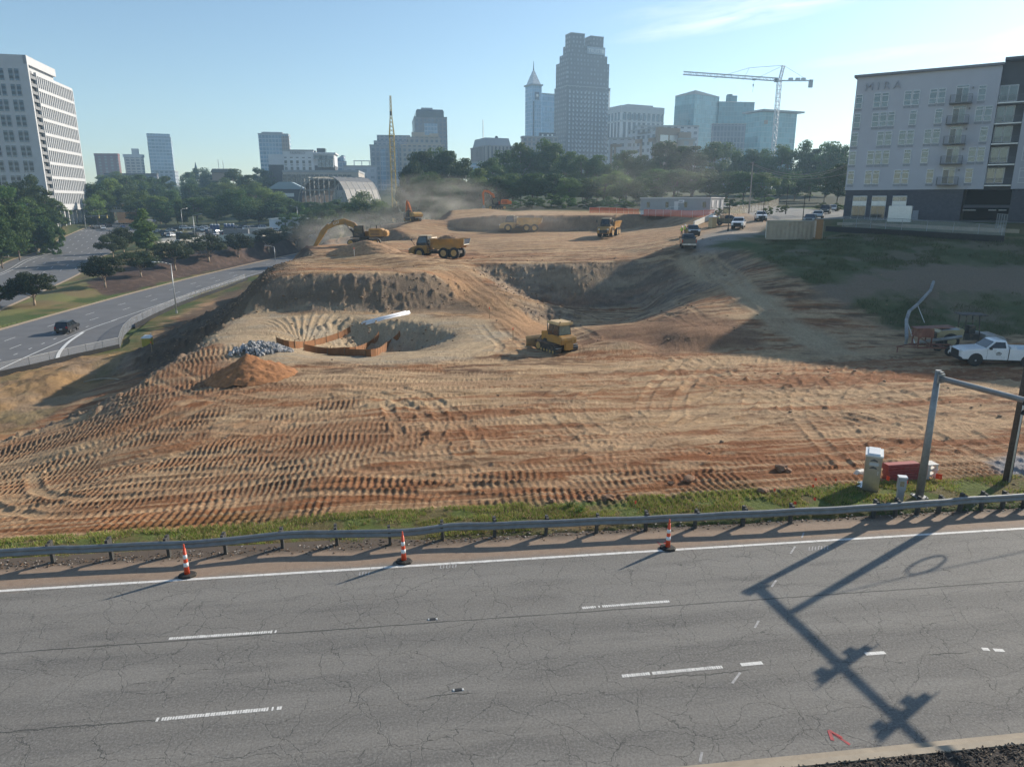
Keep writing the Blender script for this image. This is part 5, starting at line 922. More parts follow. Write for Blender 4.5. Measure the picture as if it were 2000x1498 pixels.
def dozer(label, loc, rz):
    th = thing('bulldozer', label, 'bulldozer', loc, rz)
    for y in (1.0, -1.0): crawler(th, 3.5, .72, y, .95)
    MB().box((-.1, 0, .75), (3.0, 1.3, .7)).build('frame', mblk, th); MB().prism([(.35, .9), (2.0, .9), (2.05, 1.75), (.35, 2.0)], -.5, .5).build('hood', cy, th, bevel=.06); MB().box((2.05, 0, 1.3), (.06, .85, .8)).build('grille', mblk, th)
    MB().prism([(-2.05, .95), (.4, .95), (.4, 1.62), (-.3, 1.75), (-1.95, 1.75), (-2.1, 1.5)], -.95, .95).build('rear_body', cy, th, bevel=.08); MB().box((-2.02, 0, .78), (.3, .95, .75)).build('drawbar_plate', cy, th, bevel=.04)
    MB().box((-2.11, -.42, 1.35), (.02, .16, .7)).build('rear_panel', cyd, th)
    cab = MB().loft([[(.5, -.8, 1.65), (.5, .8, 1.65), (-1.35, .8, 1.65), (-1.35, -.8, 1.65)], [(.3, -.72, 2.8), (.3, .72, 2.8), (-1.25, .72, 2.8), (-1.25, -.72, 2.8)]]).build('cab', mblk, th, bevel=.04)
    MB().quad((-1.365, -.68, 1.8), (-1.365, .68, 1.8), (-1.28, .62, 2.68), (-1.28, -.62, 2.68)).build('rear_window', M('pale_cab_glass', (.10, .14, .13), .08, 0, .4, 3, spec=.8), cab)
    for s in (1, -1):
        for x0, x1 in ((.35, -.35), (-.5, -1.2)): MB().quad((x0, s*.80, 1.82), (x1, s*.80, 1.82), (x1, s*.735, 2.68), (x0-.08, s*.735, 2.68)).build('side_window', vglass, cab)
    rf = MB(); rf.box((-.5, 0, 2.92), (2.15, 1.75, .26), top=.93); rf.box((-1.35, 0, 2.86), (.5, 1.6, .2)); rf.build('roof', M('roof_yellow', (.58, .40, .19), .5, 0, .1, 2), th, bevel=.04); mb = MB(); [mb.box((x, y, 3.1), (.1, .12, .1)) for x, y in ((-1.5, -.7), (-1.5, .7), (.4, .6), (.4, -.6))]; mb.build('work_light', mblk, th)
    mb = MB(); mb.path([(.8, .55, 1.9), (.8, .55, 2.8), (.72, .55, 3.0)], .07, 8); mb.build('exhaust', steel, th, True)
    mb = MB(); rings = [[(2.9+.35*(zz-.55)**2, y, zz) for zz in (0, .3, .6, .9, 1.15)]+[(2.82+.35*(zz-.55)**2, y, zz) for zz in (1.15, .9, .6, .3, 0)] for y in (-1.75, 1.75)]; mb.loft(rings); mb.build('blade', M('blade_dusty', (.40, .27, .13), .6, .2, .2, 2, dirt=DUST, dirtamt=.7), th)
    for s in (1, -1): MB().box((1.4, s*.55, .62), (2.9, .2, .26), s*.0).build('push_arm', mblk, th); ram(th, (1.6, 1.5), (2.75, .8), .06, s*.4)
    return th
p = gpt(1087, 684); dozer('yellow bulldozer seen from behind at the foot of the dirt ramp, blade down', p, radians(122)).scale = (.84,)*3
# roller with canopy and red trailer behind the white truck
p = gpt(1882, 684); th = thing('compact_roller', 'dusty beige soil roller with a black canopy parked behind the white truck', 'road roller', p+Vector((.6, 1.2, 0)), radians(172)); bgy = M('faded_machine_beige', (.42, .34, .19), .6, 0, .12, 2, dirt=DUST, dirtamt=.4)
MB().prism([(.3, .7), (2.3, .75), (2.35, 1.25), (1.9, 1.55), (.3, 1.6)], -.7, .7).build('hood', bgy, th, bevel=.06); MB().box((2.36, 0, 1.0), (.05, 1.1, .6)).build('grille', mblk, th); MB().box((-.3, 0, .95), (1.3, 1.3, .5)).build('platform', mblk, th)
for s in (1, -1): wheel(th, 1.3, s*.75, .62, .5, bgy); MB().path([(.25, s*.6, 1.2), (.3, s*.6, 2.75)], .05, 6).build('canopy_post', mblk, th); MB().path([(-.9, s*.6, 1.2), (-.7, s*.6, 2.75)], .05, 6).build('canopy_post', mblk, th)
MB().box((-.3, 0, 2.8), (2.0, 1.6, .09), top=.95).build('canopy', mblk, th); MB().box((-.45, 0, 1.5), (.5, .6, .7)).build('seat', mblk, th); MB().tube((.35, 0, 1.3), (.1, 0, 1.9), .03, .03, 6).build('steering_column', mblk, th); MB().tube((-2.1, -.95, .62), (-2.1, .95, .62), .62, .62, 20).build('drum', steel, th, bevel=.02); MB().prism([(-1.2, .9), (-1.2, 1.25), (-2.6, 1.1), (-2.85, .85)], -1.05, 1.05).build('drum_frame', M('machine_grey', (.33, .33, .32), .6), th)
p = gpt(1822, 690); th = thing('equipment_trailer', 'rusty red equipment trailer with a raised box and one white wheel, left of the roller', 'trailer', p, radians(175)); rtr = M('rusty_red_paint', (.19, .07, .045), .7, 0, .25, 2.5, dirt=DUST, dirtamt=.4)
mb = MB(); mb.box((0, .7, .6), (3.2, .12, .14)); mb.box((0, -.7, .6), (3.2, .12, .14)); [mb.box((x, 0, .6), (.1, 1.4, .1)) for x in (-1.5, -.5, .5, 1.5)]; mb.build('frame', rtr, th)
mb = MB(); mb.path([(1.6, .7, .6), (2.9, 0, .5), (1.6, -.7, .6)], .05, 6); mb.tube((2.8, 0, 0), (2.8, 0, .6), .05, .05, 6); mb.build('drawbar', rtr, th)
MB().box((1.0, 0, 1.75), (1.2, 1.3, .7), top=.95).build('box_body', rtr, th, bevel=.03); mb = MB(); [mb.box((x, y, 1.0), (.09, .09, .8)) for x in (.5, 1.5) for y in (-.5, .5)]; mb.path([(.4, .6, .7), (1.6, .6, 1.5)], .03, 5); mb.build('box_leg', rtr, th)
MB().box((.3, 0, 2.16), (2.9, 1.2, .05), ry=.06).build('roof_plate', rtr, th); MB().box((-.9, 0, 2.02), (1.3, 1.0, .05), ry=.06).build('grey_panel', gp_, th)
for s in (1, -1): wheel(th, -.8, s*.95, .37, .22, lampw)
MB().tube((.9, -.5, .8), (-2.2, -.3, 1.35), .14, .14, 10).build('pipe', galv, th, True)
# ---------------------------------------------------------------- slope drain pipe with props
pts = [gpt(*q)+Vector((0, 0, dz)) for q, dz in (((1822, 560), .5), ((1816, 577), .5), ((1790, 607), .6), ((1774, 622), .7), ((1768, 642), .9), ((1769, 672), .5))]
th = thing('drain_pipe', 'silver zigzag drain pipe laid down the shaded grass slope on props', 'pipe', pts[-1]); T0 = pts[-1]; lp = [q-T0 for q in pts]
for a, b in zip(lp, lp[1:]): MB().tube(a, b, .15, .15, 12).build('pipe_section', galv, th, True)
for k, q in ((2, (1806, 630)), (4, (1787, 672))): MB().tube(lp[k], gpt(*q)-T0, .04, .04, 6).build('prop', pvc, th)
MB().tube(lp[5], lp[5]-Vector((0, 0, .6)), .12, .12, 8).build('outlet', galv, th)
# ---------------------------------------------------------------- container, toilets, trailer office
corr = M('container_beige', (.36, .305, .23), .6, .1, .12, 1.5, dirt=(.22, .13, .08), dirtamt=.25)
def container(label, loc, rz, L=7.3, mat=None, W=2.4, Hh=2.6, name='shipping_container', group=None):
    mat = mat or corr; th = thing(name, label, 'container', loc, rz, group); mb = MB(); n = int(L/.14)
    for s in (-1, 1):
        pl = [(-L/2+L*k/n, s*(W/2-(.05 if (k//2) % 2 else 0))) for k in range(n+1)]
        for a, b in zip(pl, pl[1:]): mb.quad((a[0], a[1], .15), (b[0], b[1], .15), (b[0], b[1], Hh-.1), (a[0], a[1], Hh-.1))
    mb.box((L/2-.02, 0, Hh/2), (.05, W-.1, Hh-.2)); mb.build('wall', mat, th); mb = MB(); mb.box((0, 0, Hh-.03), (L, W, .08)); mb.build('roof', mat, th)
    mb = MB(); [mb.box((x, y, Hh/2), (.14, .14, Hh)) for x in (-L/2, L/2) for y in (-W/2, W/2)]; [mb.box((0, y, .1), (L, .12, .18)) for y in (-W/2, W/2)]; mb.build('frame', mat, th)
    for y in (-.58, .58): d = MB().box((-L/2-.02, y, Hh/2), (.05, 1.12, Hh-.2)).build('door', mat, th); mb = MB(); [mb.tube((-L/2-.06, y+q, .2), (-L/2-.06, y+q, Hh-.2), .02, .02, 6) for q in (-.25, .25)]; mb.build('lock_bar', lidm, d)
    return th
p = gpt(1553, 470); container('long beige shipping container on the edge of the grass slope', p+Vector((0, .8, .1)), radians(-17)); p2 = gpt(1608, 470); container('short orange container end behind the beige one', p2+Vector((.1, 2.2, .1)), radians(-17), .7, M('container_orange', (.27, .14, .05), .6, 0, .12), name='storage_box')
def toilet(label, loc, rz, col, group=None, white=True):
    th = thing('portable_toilet', label, 'portable toilet', loc, rz, group); MB().box((0, 0, 1.05), (1.12, 1.12, 2.0), top=.97).build('cabin', col, th, bevel=.03); MB().box((0, -.565, 1.0), (.72, .02, 1.8)).build('door', col, th); MB().box((0, 0, .04), (1.2, 1.2, .1)).build('skid', trim, th)
    MB().loft([[(x*.6, y*.6, 2.05) for x, y in ((-1, -1), (1, -1), (1, 1), (-1, 1))], [(x*.56, y*.56, 2.2) for x, y in ((-1, -1), (1, -1), (1, 1), (-1, 1))], [(x*.3, y*.4, 2.36) for x, y in ((-1, -1), (1, -1), (1, 1), (-1, 1))]]).build('roof', lidm if white else col, th); MB().tube((.4, .4, 2.2), (.4, .4, 2.6), .05, .05, 6).build('vent_pipe', lidm, th); return th
toilet('yellow green portable toilet with white roof in the dark hollow beside the ramp road', PZ(291, 690, -7.1)+Vector((0, 0, .0)), .2, M('toilet_yellow', (.42, .34, .05), .5, 0, .1))
toilet('tan portable toilet at the end of the white barrier near the parked pickups', gpt(1391, 446), .5, M('toilet_tan', (.40, .33, .19), .5, 0, .1))
gw_ = M('trailer_grey', (.31, .32, .335), .6, 0, .06, 1.5); skw = M('trailer_skirt', (.62, .60, .60), .6, 0, .08)
a_, b_ = PZ(1250, 419.5, 9.15), PZ(1386, 421.5, 9.1); L = (b_-a_).length; an = atan2(b_.y-a_.y, b_.x-a_.x)
th = thing('site_office', 'long grey site office trailer with white roof edge and skirting', 'trailer office', a_, an)
MB().box((L/2, 4, 2.25), (L, 8, 2.7)).build('wall', gw_, th); MB().box((L/2, 4, .45), (L-.06, 7.94, .9)).build('skirting', skw, th); MB().box((L/2, 4, 3.7), (L+.3, 8.3, .22)).build('roof', skw, th)
for x in (2.0, 6.6, 11.0, 15.3):
    w_ = MB().box((x, -.03, 2.25), (.75, .08, 1.25)).build('window', M('trailer_window_frame', (.22, .22, .20), .5), th); MB().box((x, -.075, 2.25), (.6, .02, 1.1)).build('pane', vglass, w_)
MB().box((8.8, -.03, 1.95), (.95, .08, 2.0)).build('door', skw, th); MB().box((10.0, -.06, 2.95), (1.3, .08, .6)).build('office_sign', M('sign_white', (.75, .76, .78), .5), th)
MB().box((9.9, -.11, 2.98), (1.0, .01, .14)).build('sign_lettering', navy_p, th); MB().box((9.9, -.11, 2.80), (.7, .01, .08)).build('sign_lettering', navy_p, th)
mb = MB(); mb.box((8.8, -.8, .8), (1.7, 1.4, .12)); [mb.box((7.4-.28*k, -.8, .7-.16*k), (.3, 1.2, .06)) for k in range(5)]; mb.path([(8.0, -1.45, 1.8), (9.6, -1.45, 1.8), (9.6, -.1, 1.8)], .04, 5); mb.path([(8.0, -1.45, 1.8), (6.4, -1.45, .9)], .04, 5); mb.path([(8.0, -1.45, 0), (8.0, -1.45, 1.8)], .04, 5); mb.path([(9.6, -1.45, 0), (9.6, -1.45, 1.8)], .04, 5); mb.build('steps', lidm, th)
for y in (1.2, 4., 6.5): MB().box((L+.04, y, 2.4), (.08, 1.0, 1.5)).build('end_door', skw, th)
# orange barrier netting
net = linkmat('orange_netting', (.85, .16, .06), .55)
fence('barrier_netting', [gpt(1151, 416), gpt(1190, 416), gpt(1218, 417), gpt(1248, 420)], 1.3, 'orange plastic netting fence left of the grey site office', net, 'netting', 2.5, .02, 'orange netting fences', lidm)
fence('barrier_netting', [gpt(1252, 422.5), gpt(1310, 424), gpt(1352, 425.5), gpt(1395, 424)], 1.5, 'orange netting fence running in front of the grey site office', linkmat('thin_orange_netting', (.85, .2, .1), .5), 'netting', 2.5, .02, 'orange netting fences', lidm)
# ---------------------------------------------------------------- fabric baffles, riprap, pipes, dirt pile in the basin
baf = M('brown_baffle_fabric', (.235, .105, .042), .9, 0, .2, 1.5); stk = M('timber_stake', (.22, .15, .09), .9)
for lab, pl in (('curved brown fabric baffle in the basin, farthest and longest of three', ((541, 671), (555, 677), (577, 680), (605, 677), (632, 672), (655, 664), (672, 657), (685, 650))), ('middle brown fabric baffle across the basin', ((594, 686), (620, 690), (647, 692), (672, 692), (695, 690), (716, 681), (732, 671), (741, 661))), ('front right brown fabric baffle in the basin, in deep shade at one end', ((640, 693), (690, 696), (735, 696), (757, 681), (775, 666), (782, 661)))):
    th = thing('fabric_baffle', lab, 'baffle', (0, 0, 0), 0, 'brown fabric baffles in the basin'); pp = cr([gpt(*q) for q in pl], .5); mb = MB()
    for a, b in zip(pp, pp[1:]): mb.quad(a-Vector((0, 0, .2)), b-Vector((0, 0, .2)), b+Vector((0, 0, .60)), a+Vector((0, 0, .60)))
    mb.build('fabric', baf, th)
    for q in pp[::4]: MB().box(q+Vector((0, -.04, .28)), (.05, .05, 1.0)).build('stake', stk, th)
rk = [M('riprap_pale', (.36, .35, .345), .9, 0, .2, 3), M('riprap_grey', (.20, .20, .20), .9, 0, .2, 3)]; mb_ = MB(); rm = [rockmesh('r', 100+i, rk[0], 1) for i in range(5)]
c0 = gpt(497, 684); c1 = gpt(560, 686)
for i in range(430):
    f = random.random()**1.3; c = c0.lerp(c1, f); rr = 1.9*(1-f*.75); a = random.random()*6.28; q = rr*sqrt(random.random()); x, y = c.x+q*cos(a)*1.1, c.y+q*sin(a)*1.2; h = .75*(1-(q/rr)**2)*(1-.7*f); sc = random.uniform(.09, .24); R = Euler((random.random()*6, random.random()*6, random.random()*6)).to_matrix(); me_ = rm[i % 5]
    mb_.add([R @ Vector(v.co)*sc+Vector((x, y, zs(x, y)+h*random.uniform(.6, 1)+.05)) for v in me_.vertices], [tuple(p.vertices) for p in me_.polygons], i % 3 == 0)
o = mb_.build('riprap', rk, None, kind='stuff'); o['label'] = 'pile of broken grey rock at the basin inlet'
pw = M('white_pvc_pipe', (.72, .74, .78), .35, 0, .04); pa, pb = gpt(712, 633), gpt(796, 614); d = (pb-pa).normalized(); q = Vector((-d.y, d.x, 0))
for k, (o1, z1, sh, nm) in enumerate(((-.28, .1, 0, 'front one'), (0, .1, .3, 'middle one'), (.28, .1, -.2, 'back one'), (-.14, .29, .15, 'upper front one'), (.14, .29, -.1, 'upper back one'))):
    tag(MB().tube(pa+q*o1+d*sh+Vector((0, 0, z1*.8)), pb+q*o1+d*sh+Vector((0, 0, z1)), .105, .105, 12).build('plastic_pipe', pw, None, True), 'long white plastic pipe stacked on the sandy shelf, '+nm, 'pipe', 'white pipes stacked above the basin')
def dirt_heap(name, label, loc, rx_, ry_, h, mat, seed=0, n=56):
    r = np.random.default_rng(seed); v = []; f = []
    for i in range(n):
        for j in range(n):
            u, w_ = i/(n-1)*2-1, j/(n-1)*2-1; rad = sqrt(u*u+w_*w_); k = max(0, 1-rad*(1+.07*sin(3*atan2(w_, u)+seed)))
            z = h*(k**1.12)+(.16*float(vnoise(np.array(u*7+seed), np.array(w_*7), seed))+.10*r.random())*min(1, k*5)-.12*(k <= .02)
            x_, y_ = loc.x+u*rx_, loc.y+w_*ry_; v.append((x_-loc.x, y_-loc.y, z+zs(x_, y_)-loc.z))
    f = [(i*n+j, (i+1)*n+j, (i+1)*n+j+1, i*n+j+1) for i in range(n-1) for j in range(n-1)]
    me = bpy.data.meshes.new(name); me.from_pydata(v, [], f); me.shade_smooth(); me.materials.append(mat); return tag(link(name, me), label, 'dirt pile') if label else None
hm = M('orange_clay_heap', (.30, .135, .055), .95, 0, .35, 3, .8)
hp = gpt(470, 747)+Vector((0, 1.6, 0)); hp.z = zs(hp.x, hp.y); o = dirt_heap('dirt_pile', 'cone of orange clay dumped on the rolled field below the grey rocks', hp, 3.3, 2.7, 1.45, hm, 3); o.location = hp
hp = gpt(700, 492); o = dirt_heap('dirt_pile', 'loose brown dirt mound spilling down under the yellow excavator', hp+Vector((1, 1., 0)), 5.5, 3.2, 1.3, M('brown_dirt_heap', (.33, .20, .11), .95, 0, .35, 2.5, .8), 8); o.location = hp+Vector((1, 1., 0))
th = thing('drain_hoop', 'pale curved pipe arching over the shaded ditch on the left', 'pipe', (0, 0, 0)); q = [PZ(164, 746, -6.4), PZ(185, 741, -6.1), PZ(210, 739, -5.9), PZ(235, 742, -5.9), PZ(256, 750, -6.4)]; MB().path(cr(q, .5), .07, 6).build('hoop', conc, th, True)
# ---------------------------------------------------------------- people in high visibility vests
skin = M('skin', (.45, .28, .2), .6); vest = M('lime_vest', (.42, .65, .04), .6, 0, .1, 6); jean = M('work_trousers', (.05, .06, .09), .9); hat = M('white_hard_hat', (.7, .7, .7), .4)
def person(label, loc, rz, arm=.25, group='workers beside the black pickups'):
    th = thing('person', label, 'person', loc, rz, group); me = bpy.data.meshes.new('body')
    V = [(0, 0, .93), (0, 0, 1.15), (0, .01, 1.42), (0, 0, 1.55), (0, .02, 1.68), (.10, 0, .90), (.11, .02, .48), (.11, -.02, .07), (.11, .14, .04), (-.10, 0, .90), (-.12, .0, .48), (-.12, -.03, .07), (-.12, .13, .04), (.20, 0, 1.40), (.27, .02, 1.13), (.24, .02+arm, .95), (.23, .08+arm, .88), (-.20, 0, 1.40), (-.27, 0, 1.12), (-.25, .12, .88), (-.24, .16, .80)]
    E_ = [(0, 1), (1, 2), (2, 3), (3, 4), (0, 5), (5, 6), (6, 7), (7, 8), (0, 9), (9, 10), (10, 11), (11, 12), (2, 13), (13, 14), (14, 15), (15, 16), (2, 17), (17, 18), (18, 19), (19, 20)]
    R = [.15, .14, .15, .07, .10, .09, .065, .05, .045, .09, .065, .05, .045, .07, .05, .04, .04, .07, .05, .04, .04]
    me.from_pydata(V, E_, []); o = link('body', me, th); o.modifiers.new('skin', 'SKIN'); me.materials.append(jean)
    for i, r in enumerate(R): me.skin_vertices[0].data[i].radius = (r, r*.85); me.skin_vertices[0].data[i].use_root = i == 0
    o.modifiers.new('sub', 'SUBSURF').levels = 1
    dg = bpy.context.evaluated_depsgraph_get(); m2 = bpy.data.meshes.new_from_object(o.evaluated_get(dg)); o.modifiers.clear(); o.data = m2; m2.materials.append(skin)
    for pl in m2.polygons: pl.material_index = 1 if (pl.center.z > 1.5 or (abs(pl.center.x) > .2 and pl.center.z < .97 and pl.center.z > .75)) else 0
    m2.shade_smooth(); MB().loft([[(x*k, y*k2, z) for x, y in [(cos(a), sin(a)) for a in [2*pi*i/12 for i in range(12)]]] for k, k2, z in ((.20, .16, .92), (.20, .165, 1.15), (.225, .165, 1.38), (.13, .11, 1.50))]).build('vest', vest, th, True)
    MB().loft([[(x*k, .02+y*k*1.15, z) for x, y in [(cos(a), sin(a)) for a in [2*pi*i/12 for i in range(12)]]] for k, z in ((.15, 1.68), (.125, 1.70), (.115, 1.77), (.06, 1.83))]).build('hard_hat', hat, th, True)
person('person in a lime vest standing left of the dark pickup, leftmost of the group', gpt(1331, 462), 2.2); person('person in a lime vest by the rear of the black pickup, second from left', gpt(1337, 459), -1.2, .1); person('person in a lime vest leaning toward the bed of the black pickup', gpt(1344, 463), .6, .35); person('person in a lime vest standing alone beside the tan portable toilet', gpt(1403, 440), 1.0)
# ---------------------------------------------------------------- building facades: window grid in the building's own axes
def facade(name, wall, glass, wu=3., wv=3.5, fu=.3, fv=.3, rough=.25, gv=.35, wr=.8, metal=0.):
    m = bpy.data.materials.new(name); t, N, L, P = nt(m); tc = N.new('ShaderNodeTexCoord'); sp = N.new('ShaderNodeSeparateXYZ'); L.new(tc.outputs['Object'], sp.inputs[0])
    def mt(op, a, b=None):
        n = N.new('ShaderNodeMath'); n.operation = op
        for i, x in enumerate((a, b)):
            if x is None: continue
            if isinstance(x, (int, float)): n.inputs[i].default_value = x
            else: L.new(x, n.inputs[i])
        return n.outputs[0]
    u = mt('DIVIDE', mt('ADD', sp.outputs[0], sp.outputs[1]), wu); v = mt('DIVIDE', sp.outputs[2], wv)
    iu = mt('MULTIPLY', mt('GREATER_THAN', mt('FRACT', u), fu), 1.); iv = mt('GREATER_THAN', mt('FRACT', v), fv); win = mt('MULTIPLY', iu, iv)
    cb = N.new('ShaderNodeCombineXYZ'); L.new(mt('FLOOR', u), cb.inputs[0]); L.new(mt('FLOOR', v), cb.inputs[1]); wn = N.new('ShaderNodeTexWhiteNoise'); L.new(cb.outputs[0], wn.inputs['Vector'])
    nz = N.new('ShaderNodeTexNoise'); nz.inputs['Scale'].default_value = .05; nz.inputs['Detail'].default_value = 4; L.new(tc.outputs['Object'], nz.inputs['Vector'])
    gm = N.new('ShaderNodeMix'); gm.data_type = 'RGBA'; L.new(mt('MULTIPLY', mt('ADD', wn.outputs['Value'], nz.outputs['Fac']), .5), gm.inputs['Factor']); gm.inputs['A'].default_value = (*[c*(1-gv) for c in glass], 1); gm.inputs['B'].default_value = (*[c*(1+gv) for c in glass], 1)
    wm = N.new('ShaderNodeMix'); wm.data_type = 'RGBA'; L.new(nz.outputs['Fac'], wm.inputs['Factor']); wm.inputs['A'].default_value = (*[c*.88 for c in wall], 1); wm.inputs['B'].default_value = (*[c*1.12 for c in wall], 1)
    mx = N.new('ShaderNodeMix'); mx.data_type = 'RGBA'; L.new(win, mx.inputs['Factor']); L.new(wm.outputs['Result'], mx.inputs['A']); L.new(gm.outputs['Result'], mx.inputs['B']); L.new(mx.outputs['Result'], P.inputs['Base Color'])
    L.new(mt('ADD', mt('MULTIPLY', win, rough-wr), wr), P.inputs['Roughness']); P.inputs['Metallic'].default_value = metal; P.inputs['Specular IOR Level'].default_value = .6; return m
roofm = M('flat_roof', (.20, .20, .20), .9, 0, .15, .2); parm = M('parapet_grey', (.33, .34, .35), .8, 0, .1, .3)
class Bld:
    """a block seen on two faces; xl, xc, xr are the photo columns of its left edge, near corner and right edge at the roof"""
    def __init__(s, name, label, xl, xc, xr, yt, t, yaw, group=None, zb=None, lb=None, la=None, cat='building'):
        C = PT(xc, yt, t); th = radians(yaw); a = Vector((cos(th), sin(th))); b = Vector((-sin(th), cos(th))); s.zt = C.z; s.zb = (14. if t > 400 else 4.) if zb is None else zb
        dep = lambda p: p.y*CP-(C.z-H)*SP
        def ln(d, px):
            u = (px-CX)/F; den = d.x-u*d.y*CP; return abs((u*(C.y*CP-(C.z-H)*SP)-C.x)/den) if abs(den) > 1e-4 else 20.
        s.la = la or (ln(a, xr) if xr is not None else 20.); s.lb = lb or (ln(b, xl) if xl is not None else 20.)
        s.la = min(max(s.la, 2), 130); s.lb = min(max(s.lb, 2), 130); s.h = s.zt-s.zb; s.t = t
        s.th = thing(name, label, cat, (C.x, C.y, s.zb), th, group)
    def box(s, name, mat, x0, x1, y0, y1, z0, z1, parent=None): return MB().box(((x0+x1)/2, (y0+y1)/2, (z0+z1)/2), (x1-x0, y1-y0, z1-z0)).build(name, mat, parent or s.th)
    def body(s, mat, cap=parm, ch=1.0, name='wall'):
        s.box(name, mat, 0, s.la, 0, s.lb, 0, s.h); s.box('parapet', cap, -.25, s.la+.25, -.25, s.lb+.25, s.h, s.h+ch); return s
    def roofbox(s, fx0, fx1, fy0, fy1, h, mat=None, name='plant_room', z=0): return s.box(name, mat or parm, s.la*fx0, s.la*fx1, s.lb*fy0, s.lb*fy1, s.h+.9+z, s.h+h)
    def px(s, px, py, face='a'):
        """photo point on face a (y=0) or b (x=0) -> local along, height"""
        u, f, k = ray(px, py); o = s.th.location; th = s.th.rotation_euler.z; n = Vector((sin(th), -cos(th))) if face == 'a' else Vector((-cos(th), -sin(th))); d = (o.x*n.x+o.y*n.y)/(u*n.x+f*n.y); p = Vector((u*d, f*d)); q = p-Vector((o.x, o.y))
        al = Vector((cos(th), sin(th))) if face == 'a' else Vector((-sin(th), cos(th))); return q.dot(al), H+k*d-s.zb
    def windows(s, wins, face, mat, frame=None, dep=.12, name='window', fw=.12, pane=True):
        """wins: list of (along, z, width, height); the first 100 are single parts, the rest one part"""
        fm = frame or parm; cache = s.__dict__.setdefault('wc', {})
        for a, z, w_, h_ in wins[:100]:
            k = (round(w_, 2), round(h_, 2), fm.name, mat.name)
            if k not in cache:
                fr = MB(); [fr.box((x, 0, 0), (fw, dep, h_)) for x in (-w_/2+fw/2, w_/2-fw/2)]; [fr.box((0, 0, zz), (w_-2*fw, dep, fw)) for zz in (-h_/2+fw/2, h_/2-fw/2)]
                o = fr.build(name, fm, s.th); p = MB().box((0, .02, 0), (w_-2*fw, dep*.5, h_-2*fw)).build('pane', mat, o) if pane else None; cache[k] = (o, p)
            else:
                o = link(name, cache[k][0].data, s.th)
                if pane: link('pane', cache[k][1].data, o)
            o.location = (a, -dep/2+.03, z) if face == 'a' else (-dep/2+.03, a, z); o.rotation_euler.z = 0 if face == 'a' else -pi/2
        if len(wins) > 100:
            mb = MB()
            for a, z, w_, h_ in wins[100:]: mb.box((a, -.03, z) if face == 'a' else (-.03, a, z), (w_, .12, h_) if face == 'a' else (.12, w_, h_))
            mb.build('window_row', mat, s.th, kind='stuff')
# ---- big white apartment block on the left
wconc = M('white_facade_panel', (.50, .50, .505), .7, 0, .05, .3); fglass = M('facade_glass', (.10, .14, .18), .12, 0, .35, .15, spec=.8); dglass = M('dark_spandrel', (.035, .045, .06), .2, 0, .2, .3); bal = M('balcony_grey', (.22, .22, .22), .7, 0, .1, .5)
b = Bld('apartment_tower', 'tall white apartment tower with vertical fins and curved end at the left edge', None, 50, None, 108, 283, 104, zb=1., lb=75, la=62)
H0 = b.h; z1 = 9.5; nb = 9; bh = (H0-z1-5.5)/nb
b.box('wall', M('tower_core_dark', (.12, .12, .12), .6, 0, .2, .3), 1.0, 50, 1.0, 60, z1, H0-6); b.box('corner_pier', wconc, 0, 1.3, 0, 1.3, 0, H0); b.box('roof_parapet', wconc, 0, 33, .3, 74, H0-3.2, H0); b.box('sky_lounge', wconc, 3, 33, 1.5, 40, H0-6, H0-3.2)
b.box('plant_room', parm, 18, 26, 6, 16, H0, H0+3); b.box('white_slab', wconc, 0, 1.2, 1.3, 74, z1, H0-3)
wl_ = []
for k in range(nb):
    for j in range(13):
        for q in (0, 2.1): wl_.append((4.2+j*5.4+q, z1+1.0+k*bh+bh/2, 1.7, bh-1.2))
wl_.sort(key=lambda w_: w_[0]); b.windows(wl_, 'b', fglass, wconc, .25, fw=.1)
for k in range(nb): 
    for zz in (.38, .68): b.box('spandrel', dglass, -.16, -.05, 3.2, 74, z1+k*bh+bh*zz, z1+k*bh+bh*zz+.9) if False else None
mb = MB()
for k in range(nb):
    for j in range(13):
        for q in (0, 2.1):
            for zz in (.33, .66): mb.box((-.14, 4.2+j*5.4+q, z1+1.0+k*bh+bh*zz), (.1, 1.5, 1.1))
mb.build('spandrel', dglass, b.th, kind='stuff')
b.box('recess_wall', bal, 1.2, 7.2, 1.2, 1.6, z1, H0-5)
for k in range(nb*2): b.box('balcony', bal, 1.4, 7., -.1, 1.2, z1+k*bh/2, z1+k*bh/2+1.25)
fin = MB().box((0, 0, (H0-z1-6)/2), (.75, .8, H0-z1-6)).build('fin', wconc, b.th); fx = [7.6+2.3*j for j in range(21)]+[55.9+1.5*k for k in range(1, 5)]
for i, x in enumerate(fx):
    o = fin if i == 0 else link('fin', fin.data, b.th); y = max(0, x-50)**2*.055; o.location = (x, y+.1, z1)
for k in range(nb+1):
    z = z1+(H0-z1-6)*k/nb; mb = MB(); P_ = [(x, max(0, x-50)**2*.055) for x in (7, 50, 54, 57, 60, 62.5)]
    for (xa, ya), (xb, yb) in zip(P_, P_[1:]): mb.prism([(xa, ya-.35), (xb, yb-.35), (xb, yb+.6), (xa, ya+.6)], z-.6 if k else z-2.0, z+.6, axis='z')
    mb.build('floor_band', wconc, b.th)
mb = MB()
P_ = [(x, max(0, x-50)**2*.055) for x in (7, 50, 54, 57, 60, 62.5)]
for (xa, ya), (xb, yb) in zip(P_, P_[1:]): mb.quad((xa, ya+.55, z1), (xb, yb+.55, z1), (xb, yb+.55, H0-6), (xa, ya+.55, H0-6))
mb.build('curtain_wall', facade('tower_curtain', (.10, .10, .10), (.30, .31, .31), 1.15, 3.6, .35, .12), b.th)
for i in range(11):
    for y in (.4, 9): b.box('column', wconc, 7.4+i*5.2, 8.4+i*5.2, y, y+1., 0, z1)
